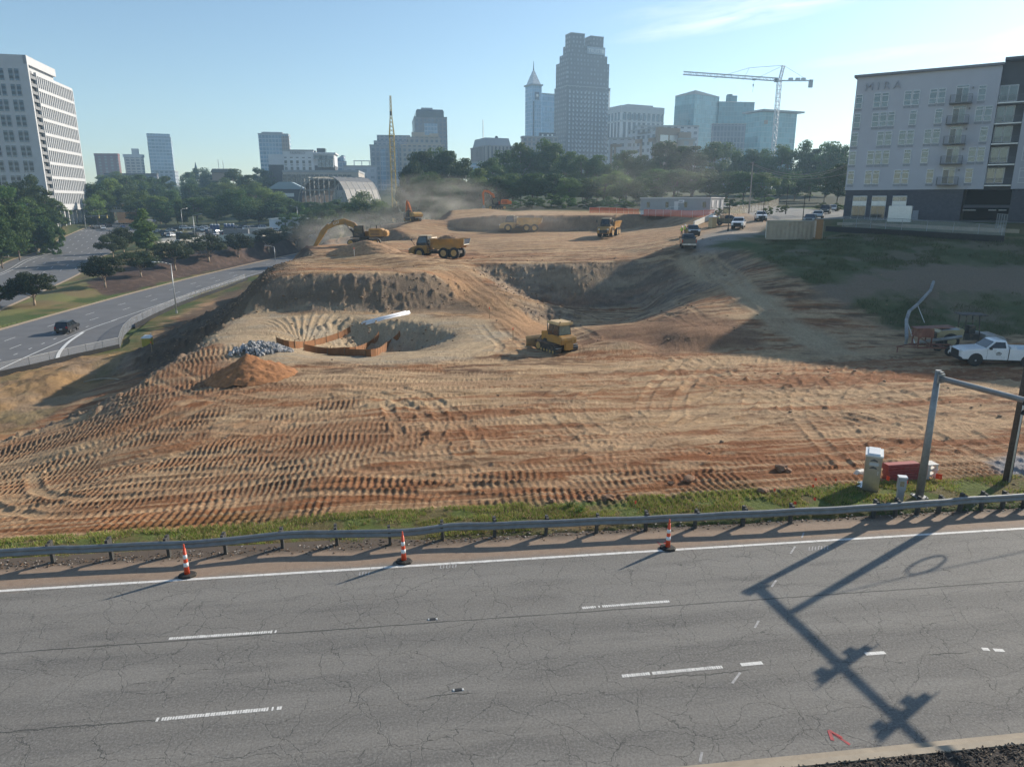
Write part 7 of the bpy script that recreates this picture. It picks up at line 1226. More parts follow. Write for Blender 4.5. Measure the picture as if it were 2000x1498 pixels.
for k, (x, y, c, a, lab) in enumerate([(403, 449, 'w', 8, 'behind the lamp, far row'), (429, 461, 'w', 65, 'left of the container, second from the barrier'), (447, 449, 'g', 10, 'between the two toilet rows'), (462, 447, 's', 12, 'far row right of the toilets'), (478, 447, 'k', 8, 'far row beyond the dark container'), (494, 447, 's', 8, 'far row beyond the pale container'), (508, 446, 'g', 8, 'far row close to the white building'), (388, 455, 'g', 20, 'just right of the black covered trailer'), (380, 448, 's', 8, 'far row above the black covered trailer'), (362, 449, 'w', 10, 'far row left of the tall lamp'), (352, 460, 's', 5, 'left of the black covered trailer'), (336, 463, 'w', 80, 'near the white wall by the pointed tree'), (326, 463, 'k', 75, 'behind the white wall at the yard corner'), (310, 455, 's', 10, 'far left corner of the yard'), (540, 452, 's', 10, 'before the first slit window of the white building'), (415, 461, 'k', 60, 'behind the front silver car')]):
    dup(c0[c], gpt(x, y), radians(a), '%s car %s' % (nm[c], lab))
RCs = [((189, 447), 'k', 70, 'waiting left of the white one at the far junction'), ((202, 448), 'w', -60, 'crossing the far junction in front of the white tower'), ((212, 443), 'k', 100, 'turning behind the white car at the far junction'), ((241, 438), 'w', 160, 'at the back of the far junction by the overpass')]
for (x, y), c, a, lab in RCs: dup(c0[c], gpt(x, y), radians(a), '%s car %s' % (nm[c], lab), 'cars at the far junction')
o = car(blue_p, 'bright blue car at the far junction in front of the white one', gpt(240, 446), radians(-70), 'driving_car', False, 'car', 'cars at the far junction')
q = gpt(1583, 424); SV = [((1583, 424), 'g', 'nearest dark parked car on the street beside the white apartment house'), ((1598, 418), 's', 'second parked car on the street, pale, behind the dark one'), ((1612, 414), 'k', 'third parked car on the street, black'), ((1626, 411), 's', 'fourth parked car on the street, by the trees'), ((1570, 437), 'w', 'pale car hidden behind the beige container except its roof')]
for k, ((x, y), c, lab) in enumerate(SV): q = PT(x, y, (118, 132, 146, 160, 104)[k]); q.z = zs(q.x, q.y); dup(c0[c], q, radians(-118), lab, 'cars parked on the street')
# overpass and junction signals
C = PT(256, 412, 345); th = thing('overpass', 'low concrete overpass with railing at the end of the avenue', 'bridge', C, .1); MB().box((0, 0, 0), (26, 8, 1.3)).build('deck', M('bridge_concrete', (.33, .31, .27), .85, 0, .1, .3), th); mb = MB(); mb.box((0, -4, 1.7), (26, .15, .15)); [mb.box((-13+2*k, -4, 1.2), (.15, .15, 1.1)) for k in range(14)]; mb.build('railing', lampm, th); MB().box((2, 0, -3), (1.6, 6, 5)).build('pier', parm, th); MB().add([(-5, -5, -.7), (9, -5, -.7), (9, -11, -5.5), (-2, -11, -5.5)], [(0, 1, 2, 3)]).build('orange_embankment', M('orange_clay', (.40, .22, .10), .9, 0, .15), th)
b0 = gpt(120, 459); th = thing('junction_signal', 'long signal arm with two yellow heads across the far junction', 'traffic signal', b0); ll = lambda x, y: PT(x, y, (b0.y*CP-(b0.z-H)*SP))-b0; MB().tube((0, 0, 0), (0, 0, ll(120, 424).z+.6), .16, .12, 8).build('pole', lampm, th); MB().tube((0, 0, ll(120, 425.5).z), ll(214, 421), .14, .08, 8).build('arm', lampm, th)
for x in (193, 209): MB().box(ll(x, 423.5)+Vector((0, -.1, 0)), (.5, .35, 1.3)).build('signal_head', cry, th)
for k, (x, y, h) in enumerate(((168, 447, 6), (108, 462, 8.))):
    q = gpt(x, y); th = thing('sign_pole', ('thin pole in the junction plaza', 'timber pole at the end of the left grass bank')[k], 'pole', q); MB().tube((0, 0, 0), (0, 0, h), .14, .11, 6).build('pole', (lampm, woodm)[k], th); MB().box((0, 0, h*.75), (.5, .12, .6)).build('sign_box', parm, th)
# ---------------------------------------------------------------- white apartment house on the right
C = PT(1650, 372, 117); th0 = radians(-34.); mw = M('pale_render_wall', (.47, .475, .515), .8, 0, .05, .25, .05); mbk = M('dark_brick', (.075, .078, .095), .8, 0, .2, 2.5, .2); mdk = M('charcoal_panel', (.085, .09, .105), .7, 0, .12, .5); mfr = M('white_window_frame', (.66, .67, .68), .5, 0, .04); mgl = M('apartment_glass', (.10, .13, .15), .06, 0, .5, .25, spec=1.); lou = M('louvre_grey', (.30, .31, .34), .7); mtl = M('balcony_rail_metal', (.18, .18, .19), .6)
b = Bld.__new__(Bld); b.zb = 9.0; zb1 = C.z-9.0; b.th = thing('apartment_house', 'white apartment house with dark brick base, MIRA lettering and balconies at right', 'apartment house', (C.x, C.y, 9.0), th0); b.h = 0; top = b.px(1669, 153)[1]; s1 = b.px(1921, 368)[0]; s2 = s1+3.4
b.box('white_wall', mw, 0, s1, 0, 22, zb1, top); b.box('rear_wing', mw, 6, s1+40, 22, 46, zb1, top); b.box('base_wall', mbk, .15, b.px(1878, 400)[0], .15, 22, -1.5, zb1); b.box('recess_wall', mdk, s1, s2, 1.8, 22, zb1-.1, top+.6); b.box('right_wall', mw, s2, s2+28, -.1, 22, zb1, top+2.); b.box('right_base', mbk, b.px(1973, 400)[0], s2+28, .2, 22, -3, zb1-.01); b.box('unseen_shadow_wing', mw, s1+6.3, s2+40, -10, -.2, -3, top+1.2); b.box('roof_edge', M('roof_edge_grey', (.19, .19, .21), .7), -.4, s1+.15, -.5, 22.4, top, top+.35); b.box('recess_cornice', mdk, s1+.16, s2+.3, -.3, 22, top+.61, top+1.0)  # forward wing out of view, added to bring the house shadow nearer
gx0, gx1 = b.px(1878, 420)[0], b.px(1973, 420)[0]; b.box('garage_back', M('garage_dark', (.012, .012, .013), .9), gx0, gx1, 6, 7, -2.5, zb1); b.box('garage_slab', mdk, gx0, gx1, .6, 6, b.px(1900, 401)[1]-.4, b.px(1900, 401)[1]); b.box('garage_floor', parm, gx0, gx1, -1, 6, -2.6, -2.4)
for xx in (1887, 1898, 1938, 1958): q = b.px(xx, 411); MB().box((q[0], .8, q[1]), (1.0, .15, .08)).build('tube_lamp', M('tube_lamp', (.8, .8, .75), .4), b.th)
def zz(x, y): return b.px(1600+x/5, 100+y/5)
W3 = []
for row in (((390,490,1),(605,480,2),(905,460,2),(1155,445,2),(1395,435,0),(1590,415,1)), ((370,680,1),(625,668,3),(915,655,1),(1165,640,1),(1360,635,0),(1605,612,2)), ((345,865,1),(635,855,2),(850,845,2),(1100,835,2),(1330,830,0),(1605,815,1)), ((325,1048,1),(575,1040,3),(860,1030,1),(1030,1028,1),(1300,1022,0),(1535,1010,2)), ((308,1235,1),(515,1235,2),(800,1230,2),(1080,1225,1),(1260,1228,0),(1460,1220,1))):
    zrow = np.mean([zz(x, y)[1] for x, y, n in row if n]) ; 
    for x, y, n in row:
        a = zz(x, y)[0]
        if n: W3 += [(a+(i-(n-1)/2)*1.12, zrow) for i in range(n)]
        else:
            o = MB().box((a, -.04, zrow+.05), (1.7, .12, 2.5)).build('balcony_door', mfr, b.th); MB().box((a-.4, -.11, zrow-.1), (.72, .03, 2.0)).build('pane', hwin, o); MB().box((a+.4, -.11, zrow-.1), (.72, .03, 2.0)).build('pane', mgl, o); MB().box((a, -.11, zrow+1.13), (1.5, .03, .22)).build('pane', mgl, o)
            mb = MB(); mb.box((a, -.85, zrow-1.3), (2.9, 1.7, .14)); bo = mb.build('balcony', mtl, b.th); mb = MB(); [mb.box((a-1.4+.14*i, -1.62, zrow-.72), (.03, .03, 1.05)) for i in range(21)]; [mb.box((a+sx, -1.62+.2*i, zrow-.72), (.03, .03, 1.05)) for sx in (-1.4, 1.4) for i in range(8)]; mb.box((a, -1.62, zrow-.18), (2.9, .06, .06)); mb.build('rail', mtl, bo); MB().box((a+1.3, -.1, zrow+.85), (.2, .2, .25)).build('wall_lamp', mtl, b.th)
w0 = None
for a, z in W3:
    if w0 is None:
        mb = MB(); [mb.box((x, 0, 0), (.09, .12, 2.15)) for x in (-.47, .47)]; [mb.box((0, 0, q), (.85, .12, .09)) for q in (-1.03, -.30, .62, 1.03)]; w0 = mb.build('window', mfr, b.th); p1 = MB().box((0, .02, 0), (.86, .05, 2.0)).build('pane', mgl, w0); p2 = MB().box((0, .01, -1.27), (.98, .08, .36)).build('louvre', lou, w0); o = w0
    else: o = link('window', w0.data, b.th); link('pane', p1.data, o); link('louvre', p2.data, o)
    o.location = (a, -.03, z)
for k, (x, y) in enumerate(((1850,400),(1815,605),(1790,805),(1755,1010),(1715,1215))):
    a, z = zz(x, y); o = MB().box((a, 1.76, z), (2.3, .12, 2.3)).build('balcony_glazing', mfr, b.th); [MB().box((a+q, 1.69, z), (.95, .05, 2.05)).build('pane', mgl, o) for q in (-.55, .55)]
    bo = b.box('balcony', lidm, s1+.05, s2-.05, -.2, 1.8, z-1.55, z-1.38); mb = MB(); mb.box(((s1+s2)/2, -.1, z-.45), (s2-s1-.2, .05, .05)); [mb.box((s1+.2+.16*i, -.1, z-.9), (.025, .025, .95)) for i in range(20)]; mb.build('rail', mtl, bo)
for k, y in enumerate((1215,)): a, z = zz(1985, y); [setattr(link('window', w0.data, b.th), 'location', (s2+1.2+i*1.2+j*5, -.13, z+3.13*r)) for i in range(2) for j in range(3) for r in range(5)]
for x0, x1 in ((305, 470), (490, 660), (690, 860)):
    a0, z0_ = b.px(1600+x0/5, 340+445/5); a1, z1_ = b.px(1600+x1/5, 340+215/5); o = MB().box(((a0+a1)/2, .12, (z0_+z1_)/2), (a1-a0, .14, z1_-z0_)).build('shop_window', mfr, b.th); hgt = z1_-z0_
    for f0, f1, mm_ in ((.03, .58, M('shop_glass', (.05, .06, .065), .05, 0, .5, .4, spec=1.)), (.62, .76, lidm), (.79, .97, M('shop_glass_sky', (.20, .22, .22), .05, 0, .6, .6, spec=1.))):
        for q in ((.02, .49), (.51, .98)): MB().box((a0+(a1-a0)*(q[0]+q[1])/2, .03, z0_+hgt*(f0+f1)/2), ((a1-a0)*(q[1]-q[0]), .05, hgt*(f1-f0))).build('pane', mm_, o)
a, z = b.px(1600+920/5, 340+430/5); MB().box((a, .1, z), (1.2, .15, 2.3)).build('door', lou, b.th)
mm = text_mesh('M I R A', 1.75, .10, 'LEFT'); mm.materials.append(M('raised_lettering', (.36, .37, .42), .6)); o = link('sign_lettering', mm, b.th); a, z = b.px(1688, 178); o.location = (a, -.12, z); o.rotation_euler = (pi/2, 0, 0); mb = MB(); MIRAW = b.px(1760, 170)[0]-a; o.scale = (MIRAW/max(v.co.x for v in mm.vertices),)*2+(1,)  # white letters greyed, their shading put into the colour
q = PT(1757, 427, 109); q.z = 9.0; th = thing('transformer_box', 'pale metal box standing on the pavement before the apartment house shop windows', 'utility box', q, th0); MB().box((0, 0, 1.2), (3.2, 1.4, 2.4)).build('body', lidm, th, bevel=.05); MB().box((-.7, -.72, 1.2), (1.3, .04, 2.1)).build('door', lidm, th); MB().box((.75, -.72, 1.2), (1.3, .04, 2.1)).build('door', lidm, th)
fence('chain_link_fence', [gpt(1645, 449)+Vector((0, 0, .3)), gpt(1760, 453), gpt(1860, 460), gpt(1960, 468)], 1.7, 'chain link fence along the pavement before the white apartment house', linkmat('chain_link_thin', (.45, .46, .47), .28), group='chain link fences by the apartments'); e1 = gpt(1960, 468); fence('chain_link_fence', [e1, PT(1945, 440, 97)-Vector((0, 0, 1.5))], 3.0, 'tall fence gate folding back toward the garage opening', linkmat('chain_link_thin2', (.45, .46, .47), .28), group='chain link fences by the apartments')
strip_wall('silt_fence', [gpt(1612, 452), gpt(1700, 458), gpt(1800, 464), gpt(1960, 474)], .8, silt, 'black silt fence along the top of the shaded grass slope', 'silt fence'); strip_wall('kerb_wall', [gpt(1640, 441)+Vector((0, 1, 0)), gpt(1760, 445), gpt(1860, 450), gpt(1990, 456)], .5, conc, 'low concrete kerb wall before the apartment house', 'kerb')
fence('chain_link_fence', [gpt(1398, 432), gpt(1425, 424), gpt(1460, 417), gpt(1500, 410), gpt(1520, 402)], 2.0, 'pale fence running up beside the parked pickups to the street', linkmat('tan_fence_mesh', (.36, .31, .24), .45), step=2.4, pm=stk)
strip_wall('barrier_wall', [gpt(1355, 443), gpt(1375, 434), gpt(1396, 426)], 1.0, yw, 'white sloping barrier beside the tan portable toilet', 'barrier wall', .3)
b1 = PT(1462, 424, 165); b1.z = zs(b1.x, b1.y); th = thing('power_pole', 'grey timber power pole in front of the trees with wires to the right', 'utility pole', b1); hp_ = PT(1466, 318, 165).z-b1.z; MB().tube((0, 0, 0), (0, 0, hp_), .17, .12, 8).build('timber', M('grey_timber', (.30, .27, .24), .9), th); MB().box((0, 0, hp_-.5), (2.2, .12, .14)).build('cross_arm', woodm, th)
wt = M('power_wire', (.25, .22, .19), .6)
for k, (y0, e, sg) in enumerate(((317, (1665, 318), 2.6), (319, (1660, 322), 2.8), (335, (1660, 338), 1.5))): A = PT(1466, y0, 165); B_ = PT(*e, 150); tag(MB().path(sagline(A, B_, sg, 16), .045, 4).build('power_wire', wt), 'sagging wire from the grey power pole, %s' % ('topmost', 'just below the topmost', 'lowest')[k], 'wire', 'power wires')
for k, (x, yb, yt, t_) in enumerate(((1423, 434, 390, 118), (1490, 424, 384, 135), (1535, 412, 362, 150), (1567, 438, 385, 112), (1650, 360, 330, 140))[:4]): q = PT(x, yb, t_); q.z = zs(q.x, q.y); th = thing('lamp_post', 'slim black lamp post %s' % ('behind the large white pickup', 'behind the farther white pickup', 'at the mouth of the street', 'beside the beige container')[k], 'street lamp', q, 0, 'black lamp posts'); h = PT(x, yt, t_).z-q.z; MB().tube((0, 0, 0), (0, 0, h), .08, .06, 8).build('pole', mblk, th); MB().box((.35, 0, h), (.9, .22, .1)).build('lamp_head', mblk, th); MB().tube((0, 0, 0), (0, 0, .5), .14, .12, 8).build('base', mblk, th)
# ---------------------------------------------------------------- trees: tapered trunk with limbs, crown of many leaf faces in clumps
barkm = M('tree_bark', (.16, .12, .09), .95, 0, .3, 3, .4); palebark = M('pale_smooth_bark', (.36, .27, .19), .9, 0, .25, 4)
LM = {'dark': leafmat('leaf_dark', (.066, .118, .036), .3), 'mid': leafmat('leaf_mid', (.085, .145, .038), .35), 'light': leafmat('leaf_light', (.13, .20, .05), .4), 'bronze': leafmat('leaf_bronze', (.050, .070, .030), .3), 'pine': leafmat('leaf_pine', (.052, .086, .036), .3)}
def tree_meshes(kind, seed, n=3200):
    r = np.random.default_rng(seed); rr = random.Random(seed)
    # unit tree: height 1, crown radius about R
    spec = {'oak': (.36, .20, .62, .40, 52, .021), 'tall': (.27, .16, .60, .42, 48, .020), 'crape': (.52, .24, .60, .36, 46, .026), 'pine': (.24, .30, .68, .36, 40, .018), 'cone': (.22, .12, .55, .46, 40, .024), 'bush': (.62, .0, .45, .52, 40, .032)}[kind]
    R, trunk_h, cz, rz, nc, leaf = spec; cs = []
    while len(cs) < nc:
        p = r.normal(size=3); p /= np.linalg.norm(p); rad = r.uniform(.45, 1.0)**.6
        k = 1.0
        if kind == 'cone': k = np.clip(1.15-(p[2]*rad*.5+.5)*.95, .1, 1)
        if kind == 'crape' and p[2] < -.25: p[2] *= .4
        c = np.array([p[0]*R*rad*k, p[1]*R*rad*k, cz+p[2]*rz*rad]); c[:2] *= 1+.25*r.normal()*(.5); cs.append((c, r.uniform(.07, .135)*(1.25 if kind in ('oak', 'bush') else 1)*(1.45 if kind == 'crape' else 1)))
    if kind == 'crape': cs = [(c*np.array([1, 1, .92])+np.array([0, 0, .04*r.normal()]), s) for c, s in cs]
    w = np.array([s**2 for c, s in cs]); w /= w.sum(); ci = r.choice(len(cs), n, p=w); C_ = np.array([c for c, s in cs])[ci]; S_ = np.array([s for c, s in cs])[ci]
    d = r.normal(size=(n, 3)); d /= np.linalg.norm(d, axis=1)[:, None]; d[:, 2] = np.where(d[:, 2] < -.2, d[:, 2]*.5, d[:, 2]); rad = r.random(n)**.35; P = C_+d*(S_*rad)[:, None]*np.array([1.15, 1.15, .78]); P[:, 2] = np.clip(P[:, 2], .03, 1.02)
    nrm = d*.7+r.normal(size=(n, 3))*.6+np.array([0, 0, .35]); nrm /= np.linalg.norm(nrm, axis=1)[:, None]; a = np.cross(nrm, r.normal(size=(n, 3))); a /= np.linalg.norm(a, axis=1)[:, None]; b_ = np.cross(nrm, a); L_ = leaf*r.uniform(.55, 1.25, n)[:, None]
    V = np.stack([P-a*L_, P+b_*L_*.62, P+a*L_, P-b_*L_*.62], 1).reshape(-1, 3)
    me = bpy.data.meshes.new('crown'); me.vertices.add(4*n); me.vertices.foreach_set('co', V.astype(np.float32).ravel()); me.loops.add(4*n); me.loops.foreach_set('vertex_index', np.arange(4*n, dtype=np.int32)); me.polygons.add(n); me.polygons.foreach_set('loop_start', np.arange(0, 4*n, 4, dtype=np.int32)); me.update(calc_edges=True)
    mb = MB(); tr = .020 if kind != 'crape' else .032; mb.path([(0, 0, -.03), (.006, .004, trunk_h*.6+.02), (.0, .0, trunk_h+.08), (.01, -.01, cz)], lambda q: tr*(1-.75*min(1, max(0, Vector(q).z)/cz)), 7)
    for c, s in rr.sample(cs, 12): z0 = rr.uniform(trunk_h*.7, cz*.8)+.01; mb.path([Vector((0, 0, z0)), Vector(c)*.5+Vector((0, 0, z0*.45)), Vector(c)], lambda q: tr*.45*(1-.6*min(1, Vector((q[0], q[1])).length/R)), 5)
    tm = bpy.data.meshes.new('trunk'); tm.from_pydata(mb.v, [], mb.f); tm.shade_smooth(); return me, tm
TV = {k: [tree_meshes(k, 10*i+j, n) for j in range(v)] for i, (k, v, n) in enumerate((('oak', 5, 9000), ('tall', 4, 8000), ('crape', 4, 8000), ('pine', 3, 7500), ('cone', 1, 6000), ('bush', 3, 5500)))}
TMC = {}
KN = {'oak': 'broad tree', 'tall': 'tall tree', 'crape': 'small flat-topped tree', 'pine': 'pine', 'cone': 'pointed street tree', 'bush': 'bush'}
KO = {'oak': 'broadleaf_tree', 'tall': 'tall_tree', 'crape': 'median_tree', 'pine': 'pine_tree', 'cone': 'street_tree', 'bush': 'bush'}
def tree(kind, leafk, base, h, wid, label, group, var=None, bark=None):
    j = random.randrange(len(TV[kind])) if var is None else var % len(TV[kind]); key = (kind, j, leafk, bark)
    if key not in TMC:
        cm_, tm_ = TV[kind][j]; cm_ = cm_.copy(); cm_.materials.append(LM[leafk]); tm_ = tm_.copy(); tm_.materials.append(bark and palebark or barkm); TMC[key] = (cm_, tm_)
    th = thing(KO[kind], label, 'bush' if kind == 'bush' else 'tree', base, random.random()*6.28, group); sx = wid/(2*{'oak': .42, 'tall': .33, 'crape': .62, 'pine': .31, 'cone': .24, 'bush': .7}[kind]); th.scale = (sx, sx, h)
    link('crown', TMC[key][0], th); 
    if kind != 'bush': link('trunk', TMC[key][1], th)
    return th
def tpx(px, yt, t, wpx, kind, leafk, label, group, base=None, bark=None):
    if base is not None: b = ground(*base); t = b.y*CP-(b.z-H)*SP
    else:
        b = PT(px, yt, t); b.z = float(bsamp(b.x, b.y)) if b.y < 380 else float((1-ss(300, 900, b.y))*bsamp(b.x, 385.)+ss(300, 900, b.y)*24)
        b.z -= .2
    top = PT(px, yt, (b.y*CP-(b.z+8-H)*SP)); h = max(2., (top.z-b.z)*1.06); return tree(kind, leafk, b, h, wpx/F*t, label, group, None, bark)
ORD = ['first', 'second', 'third', 'fourth', 'fifth', 'sixth', 'seventh', 'eighth', 'ninth', 'tenth', 'eleventh', 'twelfth', 'thirteenth', 'fourteenth', 'fifteenth', 'sixteenth', 'seventeenth', 'eighteenth', 'nineteenth', 'twentieth', 'twenty-first', 'twenty-second', 'twenty-third', 'twenty-fourth', 'twenty-fifth', 'twenty-sixth', 'twenty-seventh', 'twenty-eighth', 'twenty-ninth', 'thirtieth', 'thirty-first', 'thirty-second', 'thirty-third', 'thirty-fourth', 'thirty-fifth']
# median trees (base in the photo, top, width)
MT = [((68, 597), 535, 86, 'lone dark small tree on the lawn nose of the median'), ((0, 602), 558, 66, 'dark small tree cut by the left edge of the photo'), ((206, 562), 502, 72, 'dark flat-topped tree with pale trunk at the tip of the mulch bed'), ((276, 541), 493, 66, 'dark tree in the mulch right of the pale-trunked one'), ((343, 528), 473, 70, 'wide dark tree in the mulch behind the nearest street lamp'), ((408, 512), 460, 76, 'dark tree on the mulch in front of the barrier wall gap'), ((466, 503), 457, 56, 'dark tree in front of the right barrier wall'), ((525, 492), 449, 58, 'dark tree left of the excavator bucket lamp'), ((578, 484), 445, 56, 'dark tree left of the raised excavator arm'), ((620, 478), 432, 60, 'dark tree directly behind the excavator arm'), ((222, 507), 459, 54, 'tree leaning over the avenue kerb, upper median'), ((243, 497), 446, 48, 'tree behind the avenue kerb tree, upper median')]
for bs, yt, wd, lab in MT: tpx(bs[0], yt-2, 0, wd*1.15, 'crape', 'bronze', lab, 'small dark trees on the road median', bs, True)
tpx(288, 415, 0, 46, 'cone', 'mid', 'pointed green street tree at the corner of the parking yard', 'street trees', (287, 491)); tpx(281, 425, 0, 34, 'cone', 'light', 'lighter green street tree just behind the pointed one', 'street trees', (284, 484))
for x, k in ((175, 'leftmost'), (187, 'second'), (203, 'third'), (217, 'rightmost')): tpx(x, 416, 0, 16, 'cone', 'light', 'little young tree before the tower columns, %s of four' % k, 'young trees by the white tower', (x, 438))
tpx(373, 455, 0, 40, 'bush', 'bronze', 'low dark shrub under the double height lamp', 'shrubs', (372, 480))
def belt(lst, kinds, leafs, where, group):
    lst = sorted(lst, key=lambda q: q[0]); r = random.Random(len(lst)*7+len(where))
    for i, q in enumerate(lst):
        px, yt, t, w = q[:4]; kd = q[4] if len(q) > 4 else r.choice(kinds); lf = q[5] if len(q) > 5 else r.choice(leafs)
        tpx(px, yt, t, w, kd, lf, '%s from the left of the %s' % (ORD[i], where), group)
belt([(x, y, t*1.24, w) for x, y, t, w in [(-60, 372, 165, 90), (-30, 360, 185, 80), (2, 372, 185, 75), (40, 350, 225, 70), (76, 370, 222, 60), (102, 393, 238, 46), (22, 412, 172, 70), (60, 428, 185, 60), (92, 438, 208, 48), (-10, 440, 160, 70), (118, 402, 258, 36), (120, 425, 250, 30), (48, 392, 200, 64), (82, 404, 212, 54), (-45, 415, 155, 80), (30, 450, 178, 50), (70, 458, 196, 40)]]+[(q, 436+8*(k % 3), 232+5*(k % 2), 40, 'bush', 'mid') for k, q in enumerate((-6, 14, 33, 52, 70, 88, 104))], ('oak', 'tall'), ('mid', 'mid', 'dark'), 'trees massed on the left bank', 'trees on the left bank')
belt([(188, 362, 345, 46), (214, 352, 370, 50), (243, 350, 420, 48), (268, 348, 440, 46), (296, 352, 450, 46), (322, 350, 460, 40), (238, 374, 350, 48), (272, 378, 345, 54, 'oak', 'mid'), (308, 385, 335, 50), (184, 384, 330, 34), (330, 374, 400, 40), (262, 396, 330, 40), (318, 398, 320, 44), (200, 378, 340, 40), (342, 392, 330, 30), (335, 362, 520, 26), (232, 340, 560, 40), (205, 345, 560, 40)], ('oak', 'tall'), ('mid', 'dark', 'light'), 'tree mass right of the white tower', 'trees right of the white tower')
belt([(366, 342, 560, 34), (388, 333, 600, 44), (408, 345, 560, 36), (372, 362, 440, 46), (398, 370, 420, 48), (430, 352, 460, 50), (458, 337, 480, 52), (482, 348, 450, 44), (503, 333, 520, 36), (380, 388, 335, 54), (418, 390, 330, 54), (462, 376, 335, 66, 'oak', 'mid'), (495, 362, 400, 60, 'oak', 'light'), (522, 372, 370, 60, 'oak', 'light'), (442, 362, 430, 54, 'oak', 'light'), (546, 384, 345, 56), (575, 392, 330, 44), (536, 398, 320, 50), (502, 396, 320, 50), (608, 398, 325, 48), (634, 399, 320, 46), (655, 394, 330, 44), (352, 396, 330, 36), (478, 400, 315, 46), (515, 340, 500, 44)], ('oak', 'tall'), ('mid', 'dark', 'mid'), 'wooded slope behind the parking yard', 'trees behind the parking yard')
belt([(592, 402, 300, 44, 'bush'), (618, 404, 300, 44, 'bush'), (645, 405, 300, 46, 'bush'), (672, 403, 298, 46, 'bush'), (717, 381, 285, 78, 'oak', 'mid'), (695, 398, 290, 50), (745, 404, 275, 50, 'bush'), (770, 402, 260, 44, 'bush'), (640, 414, 270, 60, 'bush'), (690, 414, 262, 60, 'bush'), (560, 414, 290, 50, 'bush'), (600, 416, 285, 50, 'bush'), (730, 418, 255, 56, 'bush')], ('tall',), ('dark', 'mid'), 'growth below the steel arch hall', 'trees below the steel arch hall')
belt([(800, 328, 262, 52, 'pine', 'pine'), (822, 310, 275, 62, 'pine', 'pine'), (848, 302, 280, 60, 'oak', 'dark'), (878, 308, 280, 60, 'pine', 'pine'), (905, 320, 270, 52), (932, 338, 260, 50, 'oak', 'light'), (958, 318, 275, 60, 'oak', 'dark'), (985, 304, 290, 62), (1018, 292, 298, 66, 'oak', 'mid'), (1050, 283, 300, 72, 'oak', 'mid'), (1084, 292, 300, 64, 'oak', 'mid'), (1112, 306, 290, 56, 'oak', 'mid'), (1140, 312, 285, 54), (1168, 312, 280, 52), (1196, 318, 270, 54), (1226, 304, 285, 58, 'pine', 'dark'), (1256, 310, 280, 54), (1298, 282, 285, 72, 'tall', 'pine'), (1328, 296, 285, 56), (1358, 296, 280, 54, 'pine', 'pine'), (1392, 288, 290, 66, 'oak', 'dark'), (1428, 288, 300, 64, 'oak', 'dark'), (1462, 300, 300, 56), (1492, 297, 300, 54, 'oak', 'mid'), (1524, 292, 300, 52, 'oak', 'mid'), (1560, 284, 300, 64, 'oak', 'mid'), (1592, 300, 300, 52), (1622, 286, 290, 62, 'oak', 'mid'), (1646, 292, 280, 50)], ('oak', 'tall'), ('dark', 'mid'), 'back row of tall trees behind the site', 'back row of trees behind the site')
belt([(790, 352, 232, 52, 'bush'), (815, 352, 235, 58), (846, 346, 235, 60), (876, 358, 225, 60), (905, 356, 228, 60), (938, 362, 225, 56), (968, 352, 230, 60), (1002, 344, 232, 64), (1040, 342, 232, 66), (1078, 346, 228, 60), (1112, 352, 225, 56, 'oak', 'mid'), (1146, 352, 228, 58), (1180, 346, 230, 56, 'oak', 'light'), (1212, 340, 228, 60, 'oak', 'light'), (1246, 350, 228, 56), (1282, 336, 235, 62), (1318, 334, 235, 62), (1352, 340, 232, 60, 'pine', 'dark'), (1388, 334, 235, 62), (1422, 340, 232, 58), (1456, 338, 225, 60), (1492, 342, 225, 56, 'oak', 'mid'), (1526, 346, 235, 50, 'oak', 'mid'), (1556, 340, 245, 50), (1586, 344, 240, 50), (1616, 332, 225, 56), (1642, 328, 200, 56)], ('oak', 'tall', 'oak'), ('dark', 'mid', 'dark'), 'front row of trees behind the site', 'front row of trees behind the site')
belt([(835, 386, 205, 46, 'bush', 'dark'), (905, 392, 205, 50, 'bush', 'dark'), (1000, 392, 198, 44, 'bush', 'mid'), (1040, 385, 200, 50, 'bush', 'mid'), (1075, 378, 205, 56, 'bush', 'mid'), (1110, 384, 205, 46, 'bush', 'mid'), (1150, 388, 205, 44, 'bush', 'dark'), (1190, 384, 205, 50, 'bush', 'dark'), (1225, 390, 200, 44, 'bush', 'dark'), (1420, 388, 195, 50, 'bush', 'dark'), (1452, 392, 190, 40, 'bush', 'dark'), (1490, 384, 210, 46, 'bush', 'mid'), (1405, 416, 150, 24, 'bush', 'mid'), (1528, 405, 165, 26, 'bush', 'light'), (1500, 416, 148, 22, 'bush', 'mid'), (1610, 396, 170, 44, 'bush', 'dark'), (1640, 398, 160, 34, 'bush', 'dark'), (962, 396, 205, 44, 'bush', 'dark'), (870, 394, 208, 44, 'bush', 'dark')], ('bush',), ('dark',), 'shrubs along the back edge of the site', 'shrubs behind the site')
